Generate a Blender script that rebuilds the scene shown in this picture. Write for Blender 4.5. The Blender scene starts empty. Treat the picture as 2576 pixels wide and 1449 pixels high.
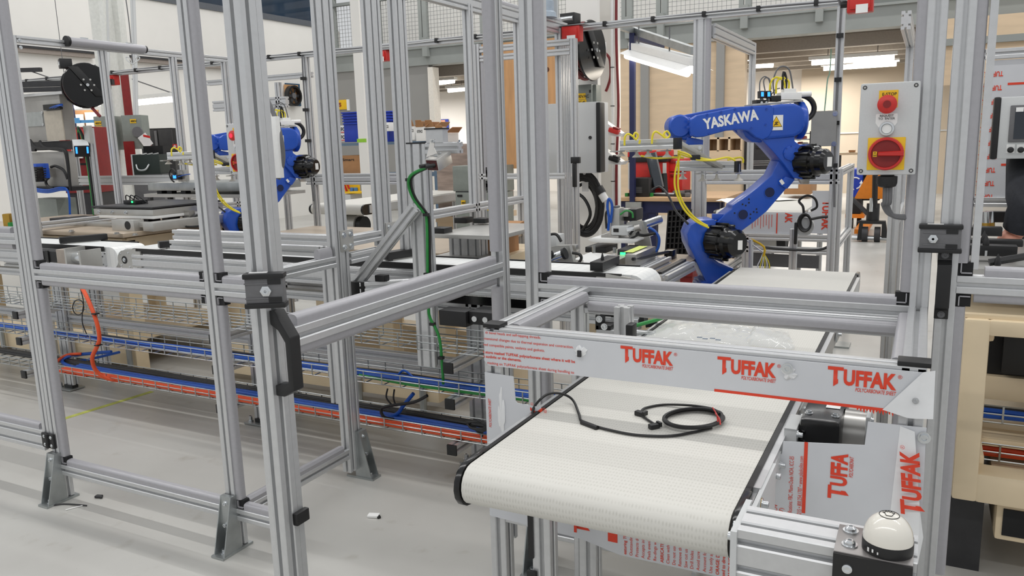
import bpy, bmesh, math, random
from mathutils import Vector, Matrix
random.seed(7)
S = bpy.context.scene
COL = S.collection

# ------------------------------------------------------------------ camera
CAMH = 1.45
FPX = 2002.5
RW = Matrix(((0.88859807, 0.45779218, -0.02863197),
             (0.05817595, -0.17440003, -0.98295482),
             (-0.45498245, 0.87178607, -0.18160403)))   # rows: image right, image down, forward
cam_d = bpy.data.cameras.new('camera')
cam_d.sensor_width = 36.0
cam_d.lens = FPX / 2576 * 36.0
cam_d.clip_start = 0.02
cam = bpy.data.objects.new('camera', cam_d)
COL.objects.link(cam)
r, d, f = RW[0], RW[1], RW[2]
cam.matrix_world = Matrix(((r[0], -d[0], -f[0], 0), (r[1], -d[1], -f[1], 0), (r[2], -d[2], -f[2], CAMH), (0, 0, 0, 1)))
S.camera = cam
IR = Vector((0.889, 0.458, 0)).normalized()     # horizontal directions, used for things standing square to the view
IF = Vector((-0.458, 0.889, 0)).normalized()


def at(px, py, x=None, y=None, z=None, d=None):
    v = RW.transposed() @ Vector(((px - 1288) / FPX, (py - 724.5) / FPX, 1.0))
    if x is not None: t = x / v[0]
    elif y is not None: t = y / v[1]
    elif z is not None: t = (z - CAMH) / v[2]
    else: t = d
    return Vector((0, 0, CAMH)) + v * t


# ------------------------------------------------------------------ world, lamps, exposure
S.view_settings.view_transform = 'Standard'
S.view_settings.look = 'None'
S.view_settings.gamma = 1.0
S.view_settings.use_curve_mapping = False
S.view_settings.exposure = 0.0
W = bpy.data.worlds.new('world')
S.world = W
W.use_nodes = True
W.node_tree.nodes['Background'].inputs[0].default_value = (0.96, 0.98, 1.0, 1)
W.node_tree.nodes['Background'].inputs[1].default_value = 0.62


def area(name, loc, sx, sy, power, col=(1, .975, .945), rot=(0, 0, 0)):
    l = bpy.data.lights.new(name, 'AREA')
    l.shape = 'RECTANGLE'; l.size = sx; l.size_y = sy; l.energy = power; l.color = col
    o = bpy.data.objects.new(name, l)
    o.location = loc; o.rotation_euler = rot
    COL.objects.link(o)
    return o


# rows of linear hall luminaires under the roof, running along the fence line
for i, yy in enumerate((-2.6, 2.8, 8.2, 13.6)):
    area('hall_lamp', (-3.5, yy, 6.2), 17, 0.14, 245, (1, .985, .965))

# ------------------------------------------------------------------ materials
MATS = {}


def srgb(c):
    out = []
    for v in c[:3]:
        v /= 255.0
        out.append(v / 12.92 if v <= .04045 else ((v + .055) / 1.055) ** 2.4)
    return (*out, 1)


def mat(name, rgb, rough=.5, metal=0.0, var=.06, scale=30, emit=0, alpha=1, trans=0, coat=0, stretch=None, bump=0):
    m = bpy.data.materials.new(name)
    m.use_nodes = True
    nt = m.node_tree
    b = nt.nodes['Principled BSDF']
    c = srgb(rgb)
    b.inputs['Base Color'].default_value = c
    b.inputs['Roughness'].default_value = rough
    b.inputs['Metallic'].default_value = metal
    if coat:
        b.inputs['Coat Weight'].default_value = coat
        b.inputs['Coat Roughness'].default_value = .1
    if trans: b.inputs['Transmission Weight'].default_value = trans
    if alpha < 1: b.inputs['Alpha'].default_value = alpha
    if emit:
        b.inputs['Emission Color'].default_value = c
        b.inputs['Emission Strength'].default_value = emit
    if var:
        tc = nt.nodes.new('ShaderNodeTexCoord')
        src = tc.outputs['Object']
        if stretch:
            mp = nt.nodes.new('ShaderNodeMapping')
            mp.inputs['Scale'].default_value = stretch
            nt.links.new(src, mp.inputs[0]); src = mp.outputs[0]
        n = nt.nodes.new('ShaderNodeTexNoise')
        n.inputs['Scale'].default_value = scale
        n.inputs['Detail'].default_value = 4
        nt.links.new(src, n.inputs['Vector'])
        rp = nt.nodes.new('ShaderNodeValToRGB')
        rp.color_ramp.elements[0].position = .3
        rp.color_ramp.elements[1].position = .7
        rp.color_ramp.elements[0].color = (*[x * (1 - var) for x in c[:3]], 1)
        rp.color_ramp.elements[1].color = (*[min(1, x * (1 + var)) for x in c[:3]], 1)
        nt.links.new(n.outputs['Fac'], rp.inputs[0])
        nt.links.new(rp.outputs[0], b.inputs['Base Color'])
        if bump:
            bp = nt.nodes.new('ShaderNodeBump')
            bp.inputs['Strength'].default_value = bump
            bp.inputs['Distance'].default_value = .002
            nt.links.new(n.outputs['Fac'], bp.inputs['Height'])
            nt.links.new(bp.outputs[0], b.inputs['Normal'])
    MATS[name] = m
    return m


ALU = mat('anodised_aluminium', (206, 207, 208), .36, .62, .03, 60)
ALUD = mat('aluminium_far', (190, 191, 191), .42, .5, .04, 40)
STRIP = mat('grey_cover_strip', (170, 169, 173), .38, .25, .03, 90)
PLATE = mat('milled_plate', (188, 187, 183), .38, .6, .06, 12)
GALV = mat('galvanised_steel', (170, 174, 174), .34, .75, .12, 14)
STEEL = mat('stainless_steel', (186, 184, 180), .3, .8, .05, 25)
CHROME = mat('bright_zinc', (215, 218, 220), .18, .9, .03, 20)
BLACK = mat('black_plastic', (24, 24, 25), .45, 0, .1, 60)
BLACKG = mat('gloss_black', (14, 14, 15), .18, 0, .1, 40)
DARK = mat('dark_grey_metal', (58, 58, 60), .5, .3, .1, 20)
GREYP = mat('mid_grey_plastic', (104, 104, 106), .55, 0, .05, 80)
GREYL = mat('light_grey_paint', (201, 203, 203), .42, 0, .02, 200)
GREYG = mat('grey_green_paint', (132, 138, 132), .45, 0, .05, 20)
BEIGE = mat('cream_machine_paint', (232, 213, 180), .35, 0, .05, 6)
BEIGEP = mat('tan_plate', (186, 170, 150), .32, .15, .06, 8)
BLUE = mat('robot_blue', (22, 78, 182), .34, 0, .05, 10, coat=.25)
BLUEB = mat('bin_blue', (26, 58, 170), .45, 0, .06, 10)
BLUEC = mat('blue_cable', (20, 82, 176), .4, 0, .08, 30)
BLUEK = mat('dark_blue_steel', (28, 34, 74), .45, .1, .08, 20)
ORANGE = mat('orange_cable', (226, 84, 38), .42, 0, .06, 30)
GREEN = mat('green_cable', (38, 136, 60), .42, 0, .08, 30)
YELLOW = mat('yellow_hose', (232, 214, 50), .4, 0, .05, 30)
YEL = mat('yellow_label', (236, 190, 30), .5, 0, .03, 40)
RED = mat('safety_red', (198, 44, 38), .4, 0, .05, 30)
REDD = mat('dark_red', (132, 26, 26), .5, 0, .1, 20)
REDT = mat('print_red', (222, 66, 40), .6, 0, .03, 60)
WHITE = mat('white_plastic', (236, 236, 234), .4, 0, .02, 60)
WPAINT = mat('white_wall_paint', (236, 234, 229), .75, 0, .015, 3)
GPAINT = mat('grey_wall_paint', (150, 149, 146), .7, 0, .02, 3)
GBEAM = mat('grey_green_beam', (147, 151, 148), .6, 0, .05, 3)
FILM = mat('masking_film', (206, 208, 212), .3, 0, .03, 9, coat=.2)
FILMW = mat('lifted_film', (232, 233, 234), .28, 0, .04, 20)
CARD = mat('cardboard', (172, 128, 88), .8, 0, .06, 12)
PLY = mat('birch_plywood', (218, 194, 163), .6, 0, .06, 5, stretch=(.5, .5, 3))
PINE = mat('pine_plywood', (202, 154, 106), .6, 0, .16, 6, stretch=(3, 3, .35))
BENCH = mat('bench_top', (192, 158, 120), .5, 0, .08, 5, stretch=(.4, 3, 3))
DARKIN = mat('dark_interior', (20, 20, 22), .7, 0, .2, 20)
GLASS = mat('dark_window_glass', (40, 56, 74), .08, 0, .25, 1.2)
LAMPM = mat('lamp_tube', (255, 246, 232), .4, 0, 0, emit=9)
BRIGHT = mat('lit_room_wall', (250, 245, 238), .7, 0, .01, 3)
BELT = None
CLEAR = mat('clear_plastic', (235, 240, 245), .08, 0, 0, alpha=.28, coat=.6)
SKIN = mat('skin', (214, 150, 128), .5, 0, .06, 30)
CLOTH = mat('dark_fleece', (30, 32, 38), .9, 0, .2, 60)
BRASS = mat('brass', (176, 140, 60), .35, .7, .05, 20)
PURPLE = mat('paper', (238, 238, 236), .8, 0, .02, 30)
LEDB = mat('blue_led', (40, 120, 255), .4, 0, 0, emit=3)
LEDG = mat('green_led', (40, 255, 120), .4, 0, 0, emit=3)
LEDR = mat('red_led', (255, 30, 50), .4, 0, 0, emit=2.5)
MAROON = mat('maroon_hose', (120, 34, 38), .45, 0, .1, 20)
ORAM = mat('orange_paint', (226, 130, 30), .4, 0, .06, 20)
SCREEN = mat('dark_screen', (44, 50, 58), .15, 0, .1, 3)
WIRE = mat('tray_wire', (176, 180, 180), .3, .8, .06, 40)


def belt_mat():
    m = mat('belt_fabric', (228, 226, 216), .6, 0, .02, 8)
    nt = m.node_tree
    b = nt.nodes['Principled BSDF']
    tc = nt.nodes.new('ShaderNodeTexCoord')
    mp = nt.nodes.new('ShaderNodeMapping')
    mp.inputs['Scale'].default_value = (150, 70, 70)
    v = nt.nodes.new('ShaderNodeTexVoronoi')
    v.inputs['Scale'].default_value = 1.0
    v.inputs['Randomness'].default_value = .15
    nt.links.new(tc.outputs['Object'], mp.inputs[0]); nt.links.new(mp.outputs[0], v.inputs['Vector'])
    rp = nt.nodes.new('ShaderNodeValToRGB')
    rp.color_ramp.elements[0].position = .05; rp.color_ramp.elements[0].color = srgb((197, 195, 187))
    rp.color_ramp.elements[1].position = .42; rp.color_ramp.elements[1].color = srgb((213, 211, 204))
    nt.links.new(v.outputs['Distance'], rp.inputs[0]); nt.links.new(rp.outputs[0], b.inputs['Base Color'])
    bp = nt.nodes.new('ShaderNodeBump'); bp.inputs['Strength'].default_value = .3; bp.inputs['Distance'].default_value = .001
    nt.links.new(v.outputs['Distance'], bp.inputs['Height']); nt.links.new(bp.outputs[0], b.inputs['Normal'])
    return m


BELT = belt_mat()


def floor_mat():
    m = bpy.data.materials.new('painted_concrete')
    m.use_nodes = True
    nt = m.node_tree
    b = nt.nodes['Principled BSDF']
    tc = nt.nodes.new('ShaderNodeTexCoord')

    def noise(sc, det, lo, hi, c0, c1):
        n = nt.nodes.new('ShaderNodeTexNoise'); n.inputs['Scale'].default_value = sc; n.inputs['Detail'].default_value = det
        nt.links.new(tc.outputs['Object'], n.inputs['Vector'])
        rp = nt.nodes.new('ShaderNodeValToRGB')
        rp.color_ramp.elements[0].position = lo; rp.color_ramp.elements[1].position = hi
        rp.color_ramp.elements[0].color = c0; rp.color_ramp.elements[1].color = c1
        nt.links.new(n.outputs['Fac'], rp.inputs[0])
        return rp.outputs[0]
    a = noise(1.3, 6, .3, .7, srgb((180, 178, 173)), srgb((196, 195, 190)))
    s = noise(7, 8, .62, .75, (1, 1, 1, 1), (.82, .80, .77, 1))
    k = noise(90, 2, .74, .80, (1, 1, 1, 1), (.7, .69, .67, 1))
    for o in (s, k):
        mx = nt.nodes.new('ShaderNodeMix'); mx.data_type = 'RGBA'; mx.blend_type = 'MULTIPLY'
        mx.inputs[0].default_value = 1
        nt.links.new(a, mx.inputs[6]); nt.links.new(o, mx.inputs[7]); a = mx.outputs[2]
    nt.links.new(a, b.inputs['Base Color'])
    b.inputs['Roughness'].default_value = .34
    return m


FLOOR = floor_mat()

# ------------------------------------------------------------------ mesh building
OFF = {}


def V3(*a): return Vector(a[0] if len(a) == 1 else a)


def smoothpts(pts, k=6):
    pts = [Vector(p) for p in pts]
    if len(pts) < 3: return pts
    out = []
    n = len(pts)
    for i in range(n - 1):
        p0 = pts[max(i - 1, 0)]; p1 = pts[i]; p2 = pts[i + 1]; p3 = pts[min(i + 2, n - 1)]
        for j in range(k):
            t = j / k
            out.append(.5 * ((2 * p1) + (p2 - p0) * t + (2 * p0 - 5 * p1 + 4 * p2 - p3) * t * t + (3 * p1 - p0 - 3 * p2 + p3) * t ** 3))
    out.append(pts[-1])
    return out


class MB:
    def __init__(s, xf=None):
        s.v = []; s.f = []; s.xf = xf

    def add(s, vs, fs):
        o = len(s.v)
        s.v += [(s.xf @ Vector(v)) if s.xf else Vector(v) for v in vs]
        s.f += [[i + o for i in f] for f in fs]
        return s

    def box(s, c, sz, ax=None):
        c = Vector(c); h = [x / 2 for x in sz]
        ax = [Vector(a) for a in ax] if ax else [Vector((1, 0, 0)), Vector((0, 1, 0)), Vector((0, 0, 1))]
        vs = [c + ax[0] * (h[0] * i) + ax[1] * (h[1] * j) + ax[2] * (h[2] * k) for k in (-1, 1) for j in (-1, 1) for i in (-1, 1)]
        return s.add(vs, [(0, 2, 3, 1), (4, 5, 7, 6), (0, 1, 5, 4), (2, 6, 7, 3), (0, 4, 6, 2), (1, 3, 7, 5)])

    def b2(s, a, b):
        a, b = Vector(a), Vector(b)
        return s.box((a + b) / 2, [abs(x) for x in (b - a)])

    def prism(s, poly, o, ex, ey, t):
        o, ex, ey = Vector(o), Vector(ex), Vector(ey)
        n = ex.cross(ey).normalized() * t
        k = len(poly)
        vs = [o + ex * p[0] + ey * p[1] for p in poly] + [o + ex * p[0] + ey * p[1] + n for p in poly]
        fs = [tuple(range(k))[::-1], tuple(range(k, 2 * k))] + [(i, (i + 1) % k, (i + 1) % k + k, i + k) for i in range(k)]
        return s.add(vs, fs)

    def frame(s, ax):
        ax = Vector(ax).normalized()
        u = ax.cross(Vector((0, 0, 1)))
        if u.length < .01: u = ax.cross(Vector((0, 1, 0)))
        u.normalize()
        return u, ax.cross(u).normalized()

    def cyl(s, p0, p1, r, n=16, r1=None):
        p0, p1 = Vector(p0), Vector(p1)
        r1 = r if r1 is None else r1
        u, w = s.frame(p1 - p0)
        vs = []
        for p, rr in ((p0, r), (p1, r1)):
            vs += [p + (u * math.cos(a) + w * math.sin(a)) * rr for a in [2 * math.pi * i / n for i in range(n)]]
        fs = [(i, i + n, (i + 1) % n + n, (i + 1) % n) for i in range(n)] + [tuple(range(n)), tuple(range(2 * n - 1, n - 1, -1))]
        return s.add(vs, fs)

    def lathe(s, prof, o, ax, n=24, caps=True):
        o, ax = Vector(o), Vector(ax).normalized()
        u, w = s.frame(ax)
        vs = []; m = len(prof)
        for r, h in prof:
            vs += [o + ax * h + (u * math.cos(2 * math.pi * i / n) + w * math.sin(2 * math.pi * i / n)) * r for i in range(n)]
        fs = [(k * n + i, k * n + n + i, k * n + n + (i + 1) % n, k * n + (i + 1) % n) for k in range(m - 1) for i in range(n)]
        if caps: fs += [tuple(range(n)), tuple(range(m * n - 1, (m - 1) * n - 1, -1))]
        return s.add(vs, fs)

    def tube(s, pts, r, n=8, k=6, closed=False):
        p = smoothpts(pts, k)
        m = len(p)
        if m < 2: return s
        t0 = (p[1] - p[0]).normalized()
        u, w = s.frame(t0)
        vs = []
        for i in range(m):
            t = (p[min(i + 1, m - 1)] - p[max(i - 1, 0)])
            if t.length > 1e-9:
                t.normalize()
                u = (u - t * u.dot(t))
                if u.length < 1e-6: u, _ = s.frame(t)
                u.normalize()
            w = t.cross(u)
            vs += [p[i] + (u * math.cos(2 * math.pi * j / n) + w * math.sin(2 * math.pi * j / n)) * r for j in range(n)]
        fs = [(i * n + j, i * n + (j + 1) % n, (i + 1) * n + (j + 1) % n, (i + 1) * n + j) for i in range(m - 1) for j in range(n)]
        fs += [tuple(range(n))[::-1], tuple(range((m - 1) * n, m * n))]
        return s.add(vs, fs)

    def prof(s, p0, p1, side, nx=1, ny=1, P=.045):
        """slotted aluminium profile; side = direction of the section's x axis"""
        p0, p1 = Vector(p0), Vector(p1)
        ax = (p1 - p0).normalized()
        ex = Vector(side); ex = (ex - ax * ex.dot(ax)).normalized()
        ey = ax.cross(ex)
        A, B = nx * P / 2, ny * P / 2
        c = P * .035
        a, b2, dp, d2 = P * .165, P * .105, P * .05, P * .26

        def side_pts(L, n):    # along one side from -L to L: (pos, depth)
            out = [(-L + c, 0)]
            for i in range(n):
                m = -L + P * (i + .5)
                out += [(m - a, 0), (m - b2, dp), (m - b2, d2), (m + b2, d2), (m + b2, dp), (m + a, 0)]
            out += [(L - c, 0)]
            return out
        sec = [(q, -B + e) for q, e in side_pts(A, nx)] + [(A - e, q) for q, e in side_pts(B, ny)]
        sec += [(-q, B - e) for q, e in side_pts(A, nx)] + [(-A + e, -q) for q, e in side_pts(B, ny)]
        k = len(sec)
        vs = [p0 + ex * x + ey * y for x, y in sec] + [p1 + ex * x + ey * y for x, y in sec]
        fs = [(i, (i + 1) % k, (i + 1) % k + k, i + k) for i in range(k)] + [tuple(range(k))[::-1], tuple(range(k, 2 * k))]
        return s.add(vs, fs)

    def build(s, name, m, parent=None, bev=0, seg=2, sharp=32):
        me = bpy.data.meshes.new(name)
        off = OFF.get(parent.name, Vector((0, 0, 0))) if parent else Vector((0, 0, 0))
        me.from_pydata([tuple(v - off) for v in s.v], [], s.f)
        if bev:
            bm = bmesh.new(); bm.from_mesh(me)
            es = [e for e in bm.edges if len(e.link_faces) == 2 and e.calc_face_angle(0) > .5]
            bmesh.ops.bevel(bm, geom=es, offset=bev, segments=seg, affect='EDGES', profile=.6, clamp_overlap=True)
            bm.to_mesh(me); bm.free()
        me.polygons.foreach_set('use_smooth', [True] * len(me.polygons))
        me.set_sharp_from_angle(angle=math.radians(sharp))
        me.materials.append(m)
        o = bpy.data.objects.new(name, me)
        COL.objects.link(o)
        if parent: o.parent = parent
        OFF[o.name] = off
        return o


def thing(name, label, cat, loc=(0, 0, 0), group=None, kind=None):
    o = bpy.data.objects.new(name, None)
    COL.objects.link(o)
    o.empty_display_size = .05
    o.location = loc
    OFF[o.name] = Vector(loc)
    o['label'] = label; o['category'] = cat
    if group: o['group'] = group
    if kind: o['kind'] = kind
    return o


def tag(o, label, cat=None, group=None, kind=None):
    o['label'] = label
    if cat: o['category'] = cat
    if group: o['group'] = group
    if kind: o['kind'] = kind
    return o


def bx(p, name, m, a, b, bev=0):
    return MB().b2(a, b).build(name, m, p, bev)


def bc(p, name, m, c, sz, ax=None, bev=0):
    return MB().box(c, sz, ax).build(name, m, p, bev)


def cy(p, name, m, p0, p1, r, n=16, r1=None, bev=0):
    return MB().cyl(p0, p1, r, n, r1).build(name, m, p, bev)


def tb(p, name, m, pts, r, n=8, k=6):
    return MB().tube(pts, r, n, k).build(name, m, p)


def pf(p, name, p0, p1, side=(1, 0, 0), nx=1, ny=1, P=.045, m=None):
    return MB().prof(p0, p1, side, nx, ny, P).build(name, m or ALU, p)


def pz(p, name, x0, y0, z0, z1, nx=1, ny=1, P=.045, m=None):
    """upright profile with its left front corner at x0, y0"""
    return pf(p, name, (x0 + nx * P / 2, y0 + ny * P / 2, z0), (x0 + nx * P / 2, y0 + ny * P / 2, z1), (1, 0, 0), nx, ny, P, m)


def px_(p, name, x0, x1, y0, ztop, nx=1, ny=1, P=.045, m=None):
    """profile running along x: front face at y0, top at ztop; ny = profiles high, nx = deep"""
    return pf(p, name, (x0, y0 + nx * P / 2, ztop - ny * P / 2), (x1, y0 + nx * P / 2, ztop - ny * P / 2), (0, 1, 0), nx, ny, P, m)


def py_(p, name, x0, y0, y1, ztop, nx=1, ny=1, P=.045, m=None):
    """profile running along y: left face at x0"""
    return pf(p, name, (x0 + nx * P / 2, y0, ztop - ny * P / 2), (x0 + nx * P / 2, y1, ztop - ny * P / 2), (1, 0, 0), nx, ny, P, m)


def strip(p, p0, p1, out, back, w=.024, dpt=.034):
    """rounded grey panel-clamping strip laid along a profile face; out = away from the face, back = across it"""
    p0, p1, out, back = Vector(p0), Vector(p1), Vector(out), Vector(back)
    sec = [(0, 0), (w * .55, 0), (w * .8, dpt * .05), (w * .95, dpt * .2), (w, dpt * .42), (w, dpt * .75), (w * .6, dpt), (0, dpt)]
    k = len(sec)
    vs = [p0 + out * a + back * b for a, b in sec] + [p1 + out * a + back * b for a, b in sec]
    fs = [(i, (i + 1) % k, (i + 1) % k + k, i + k) for i in range(k)] + [tuple(range(k))[::-1], tuple(range(k, 2 * k))]
    return MB().add(vs, fs).build('cover_strip', STRIP, p, sharp=40)


def bolt(p, c, ax, r=.007, h=.006, m=None, name='bolt'):
    c, ax = Vector(c), Vector(ax).normalized()
    b = MB().lathe([(r * 1.5, 0), (r * 1.5, h * .25), (r, h * .25), (r, h), (r * .6, h), (r * .55, h * .5)], c, ax, 12)
    return b.build(name, m or CHROME, p)


def txt(p, name, m, s, o, ex, ey, h, width=None, bold=0, shear=0, align='LEFT', space=1.0, push=.0006, line=1.0):
    """lettering as thin flat shapes: h = capital height, ex = reading direction, ey = up"""
    cu = bpy.data.curves.new('lettering', 'FONT')
    cu.body = s; cu.size = 1; cu.offset = bold; cu.shear = shear; cu.align_x = align; cu.space_character = space; cu.space_line = line
    cu.resolution_u = 3; cu.extrude = 0
    to = bpy.data.objects.new('lettering', cu)
    COL.objects.link(to)
    me = bpy.data.meshes.new_from_object(to.evaluated_get(bpy.context.evaluated_depsgraph_get()))
    bpy.data.objects.remove(to); bpy.data.curves.remove(cu)
    ex, ey, o = Vector(ex).normalized(), Vector(ey).normalized(), Vector(o)
    n = ex.cross(ey).normalized()
    sy = h / .69
    sx = sy
    if width and len(me.vertices):
        xs = [v.co.x for v in me.vertices]
        sx = width / max(1e-6, max(xs) - min(xs))
    off = OFF.get(p.name, Vector((0, 0, 0))) if p else Vector((0, 0, 0))
    for v in me.vertices:
        v.co = o + ex * (v.co.x * sx) + ey * (v.co.y * sy) + n * push - off
    me.name = name
    me.materials.clear(); me.materials.append(m)
    ob = bpy.data.objects.new(name, me)
    COL.objects.link(ob)
    if p: ob.parent = p
    OFF[ob.name] = off
    return ob


def copy_tree(o, parent=None):
    c = o.copy()
    COL.objects.link(c)
    c.parent = parent
    for ch in list(o.children): copy_tree(ch, c)
    return c


X, Y, Z = Vector((1, 0, 0)), Vector((0, 1, 0)), Vector((0, 0, 1))
P = .045

# ================================================================== the hall
def struct(o, label):
    o['kind'] = 'structure'; o['label'] = label
    return o


YB, XW = 14.5, -11.9
fl = struct(bx(None, 'floor', FLOOR, (-24, -4, -.2), (7, 24, 0)), 'pale grey painted concrete hall floor with scuffs')
# low joint and tape on the floor
a, b = at(20, 1097, z=0), at(383, 985, z=0)
TAPE = mat('floor_tape', (186, 192, 96), .6, 0, .2, 20)
dv = (b - a).normalized(); sd = Vector((-dv.y, dv.x, 0)) * .018
tape = MB().add([a - sd, a + sd, b + sd, b - sd, a - sd + Z * .0015, a + sd + Z * .0015, b + sd + Z * .0015, b - sd + Z * .0015],
                [(4, 5, 6, 7), (0, 4, 7, 3), (1, 2, 6, 5), (0, 1, 5, 4), (3, 7, 6, 2)]).build('trim_1', TAPE)
struct(tape, 'worn yellow-green tape line on the floor inside the fence')

zw = at(555, 30, x=XW).z
wl = bx(None, 'wall_left', WPAINT, (XW - .3, 1, 0), (XW, YB + .3, zw)); struct(wl, 'tall plain white side wall below the dark windows')
bx(wl, 'upper_wall', WPAINT, (XW - .3, 1, zw + 2.1), (XW, YB + .3, 7.5))
for i in range(6):
    y0, y1 = 2.2 + i * 2.05, 2.2 + i * 2.05 + 2.05
    wn = struct(bx(None, 'window_%d' % (i + 1), GLASS, (XW - .18, y0 + .06, zw + .1), (XW - .14, y1 - .06, zw + 2.1)), 'dark blue-grey upper window in the white side wall, pane %d from the near end' % (i + 1))
    m = MB()
    m.b2((XW - .25, y0, zw), (XW + .03, y1, zw + .11)).b2((XW - .2, y0, zw + .1), (XW - .08, y0 + .06, zw + 2.1)).b2((XW - .2, y1 - .06, zw + .1), (XW - .08, y1, zw + 2.1)).b2((XW - .2, y0, zw + 2.05), (XW - .08, y1, zw + 2.12))
    m.build('window_frame', mat('window_frame_grey', (92, 96, 102), .5) if i == 0 else MATS['window_frame_grey'], wn)
# conduit channel on the side wall
c0, c1 = at(36, 120, x=XW + .1), at(427, 157, x=XW + .1)
ch = thing('cable_channel', 'long grey cable channel running along the white side wall', 'cable channel', (XW, c0.y, c0.z))
for y0, y1 in ((c0.y - 1.5, at(240, 138, x=XW + .1).y), (at(318, 146, x=XW + .1).y, c1.y + 2.2)):
    bx(ch, 'channel', mat('brown_channel', (150, 140, 132), .6) if 'brown_channel' not in MATS else MATS['brown_channel'], (XW + .002, y0, c0.z - .05), (XW + .10, y1, c0.z + .01))
    bx(ch, 'lid', DARK, (XW + .002, y0, c0.z + .01), (XW + .12, y1, c0.z + .045))

# back of the hall: mezzanine beam, walls below it, room behind
zb0 = at(1500, 128, y=YB).z
zb1 = at(1500, 66, y=YB).z


def xb(px, py, y=YB): return at(px, py, y=y).x


bm_ = bx(None, 'beam_mezzanine', GBEAM, (XW, YB, zb0), (4, YB + .35, zb0 + .33)); struct(bm_, 'grey steel mezzanine edge beam across the back of the hall')
bx(bm_, 'flange', GBEAM, (XW, YB - .05, zb0 + .33), (4, YB + .4, zb0 + .37))
bx(bm_, 'channel', GBEAM, (XW, YB - .02, zb0 + .37), (4, YB + .3, zb1))
bx(bm_, 'flange', GBEAM, (XW, YB - .06, zb1), (4, YB + .4, zb1 + .04))
for px in (830, 1075, 1475, 1585, 1665, 1873, 2060):
    xx = xb(px, 110)
    bx(bm_, 'stiffener', GBEAM, (xx - .06, YB - .12, zb0 + .16), (xx + .06, YB, zb1 + .1))
# mezzanine guard mesh
mat('mesh_wire', (140, 141, 140), .5)


def meshpanel(p, x0, x1, z0, z1, y, step=.08, w=.003, m=None):
    k = MB()
    nx, nz = int((x1 - x0) / step), int((z1 - z0) / step)
    for i in range(1, nx): k.b2((x0 + i * step - w, y - w, z0), (x0 + i * step + w, y + w, z1))
    for j in range(1, nz): k.b2((x0, y - w, z0 + j * step - w), (x1, y + w, z0 + j * step + w))
    o = k.build('wire_mesh', m or MATS['mesh_wire'], p)
    o['kind'] = 'stuff'
    return o


mz1 = zb1 + 1.25
edges = [756, 836, 948, 1066, 1222, 1394, 1490, 1582, 1670, 1880, 2110, 2300]
gd = thing('mezzanine_guard', 'grey wire mesh guard railing along the mezzanine edge', 'railing', (-6, YB, zb1 + .04))
for i, px in enumerate(edges):
    xx = xb(px, 60)
    bx(gd, 'post', GBEAM, (xx - .05, YB + .02, zb1 + .04), (xx + .05, YB + .12, mz1))
    if i: bx(gd, 'post', GBEAM, (xx - .16, YB + .04, zb1 + .04), (xx - .08, YB + .1, mz1))
    if i + 1 < len(edges):
        x2 = xb(edges[i + 1], 60)
        meshpanel(gd, xx + .05, x2 - .16, zb1 + .06, mz1 - .25, YB + .07)
bx(gd, 'top_rail', GBEAM, (xb(750, 60), YB, mz1 - .06), (3, YB + .12, mz1))
bx(gd, 'mid_rail', GBEAM, (xb(750, 60), YB, mz1 - .3), (3, YB + .1, mz1 - .24))
# white ducting behind the mesh and wall of the mezzanine
mw = struct(bx(None, 'wall_mezzanine', WPAINT, (XW, YB + 1.6, zb1 - .3), (4, YB + 1.8, 7.5)), 'white wall behind the mezzanine mesh')

gw = struct(bx(None, 'wall_back', GPAINT, (XW, YB + .05, 0), (xb(1081, 300), YB + .2, zb0)), 'plain grey partition wall under the mezzanine beam')
bx(gw, 'jamb', mat('cream_trim', (234, 228, 218), .6), (xb(1081, 300), YB, 0), (xb(1093, 300), YB + .25, zb0 - .05))
pw = struct(bx(None, 'wall_plywood', PLY, (xb(1545, 250), YB + .05, 0), (xb(1872, 200), YB + .25, zb0)), 'birch plywood partition wall behind the robot')
for px in (1612, 1800):
    bx(pw, 'post', GPAINT, (xb(px, 300), YB - .03, 0), (xb(px + 20, 300), YB + .06, zb0))
p2 = struct(bx(None, 'wall_plywood_upper', PLY, (xb(2330, 100), YB - .4, at(2530, 210, y=YB).z), (4, YB - .2, zb0)), 'birch plywood boarding high up beside the operator panel')
bx(p2, 'rail', GBEAM, (xb(2330, 100), YB - .5, at(2530, 112, y=YB).z), (4, YB - .4, at(2530, 95, y=YB).z))
# room behind the openings
rb = YB + 6.5
r1 = struct(bx(None, 'wall_room', BRIGHT, (-22, rb, 0), (xb(2022, 250, rb), rb + .2, 4)), 'brightly lit white wall of the room behind the openings')
TANW = mat('tan_wall', (194, 180, 160), .7, 0, .02, 2)
r2 = struct(bx(None, 'wall_room_tan', TANW, (xb(2022, 250, rb), rb - .5, 0), (4, rb - .3, 4)), 'tan wall of the back room beyond the wide opening')
bx(r2, 'rail', GREYL, (xb(2110, 330, rb), rb - .53, at(2200, 334, y=rb).z), (3, rb - .5, at(2200, 331, y=rb).z))
cl = struct(bx(None, 'ceiling_room', mat('room_ceiling', (112, 104, 94), .8), (-22, YB + .4, zb0 + .05), (4, rb, zb0 + .2)), 'low brown ceiling of the back room with beams and lamps')
for i in range(5):
    yy = YB + 1.0 + i * 1.15
    bx(cl, 'ceiling_beam', mat('ceiling_beam', (168, 160, 150), .7) if i == 0 else MATS['ceiling_beam'], (-22, yy, zb0 - .16), (4, yy + .22, zb0 + .06))
part_ = struct(bx(None, 'wall_room_divider', BRIGHT, (xb(1545, 250), YB + .3, 0), (xb(1560, 250), rb, zb0)), 'white dividing wall inside the back room')


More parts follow.
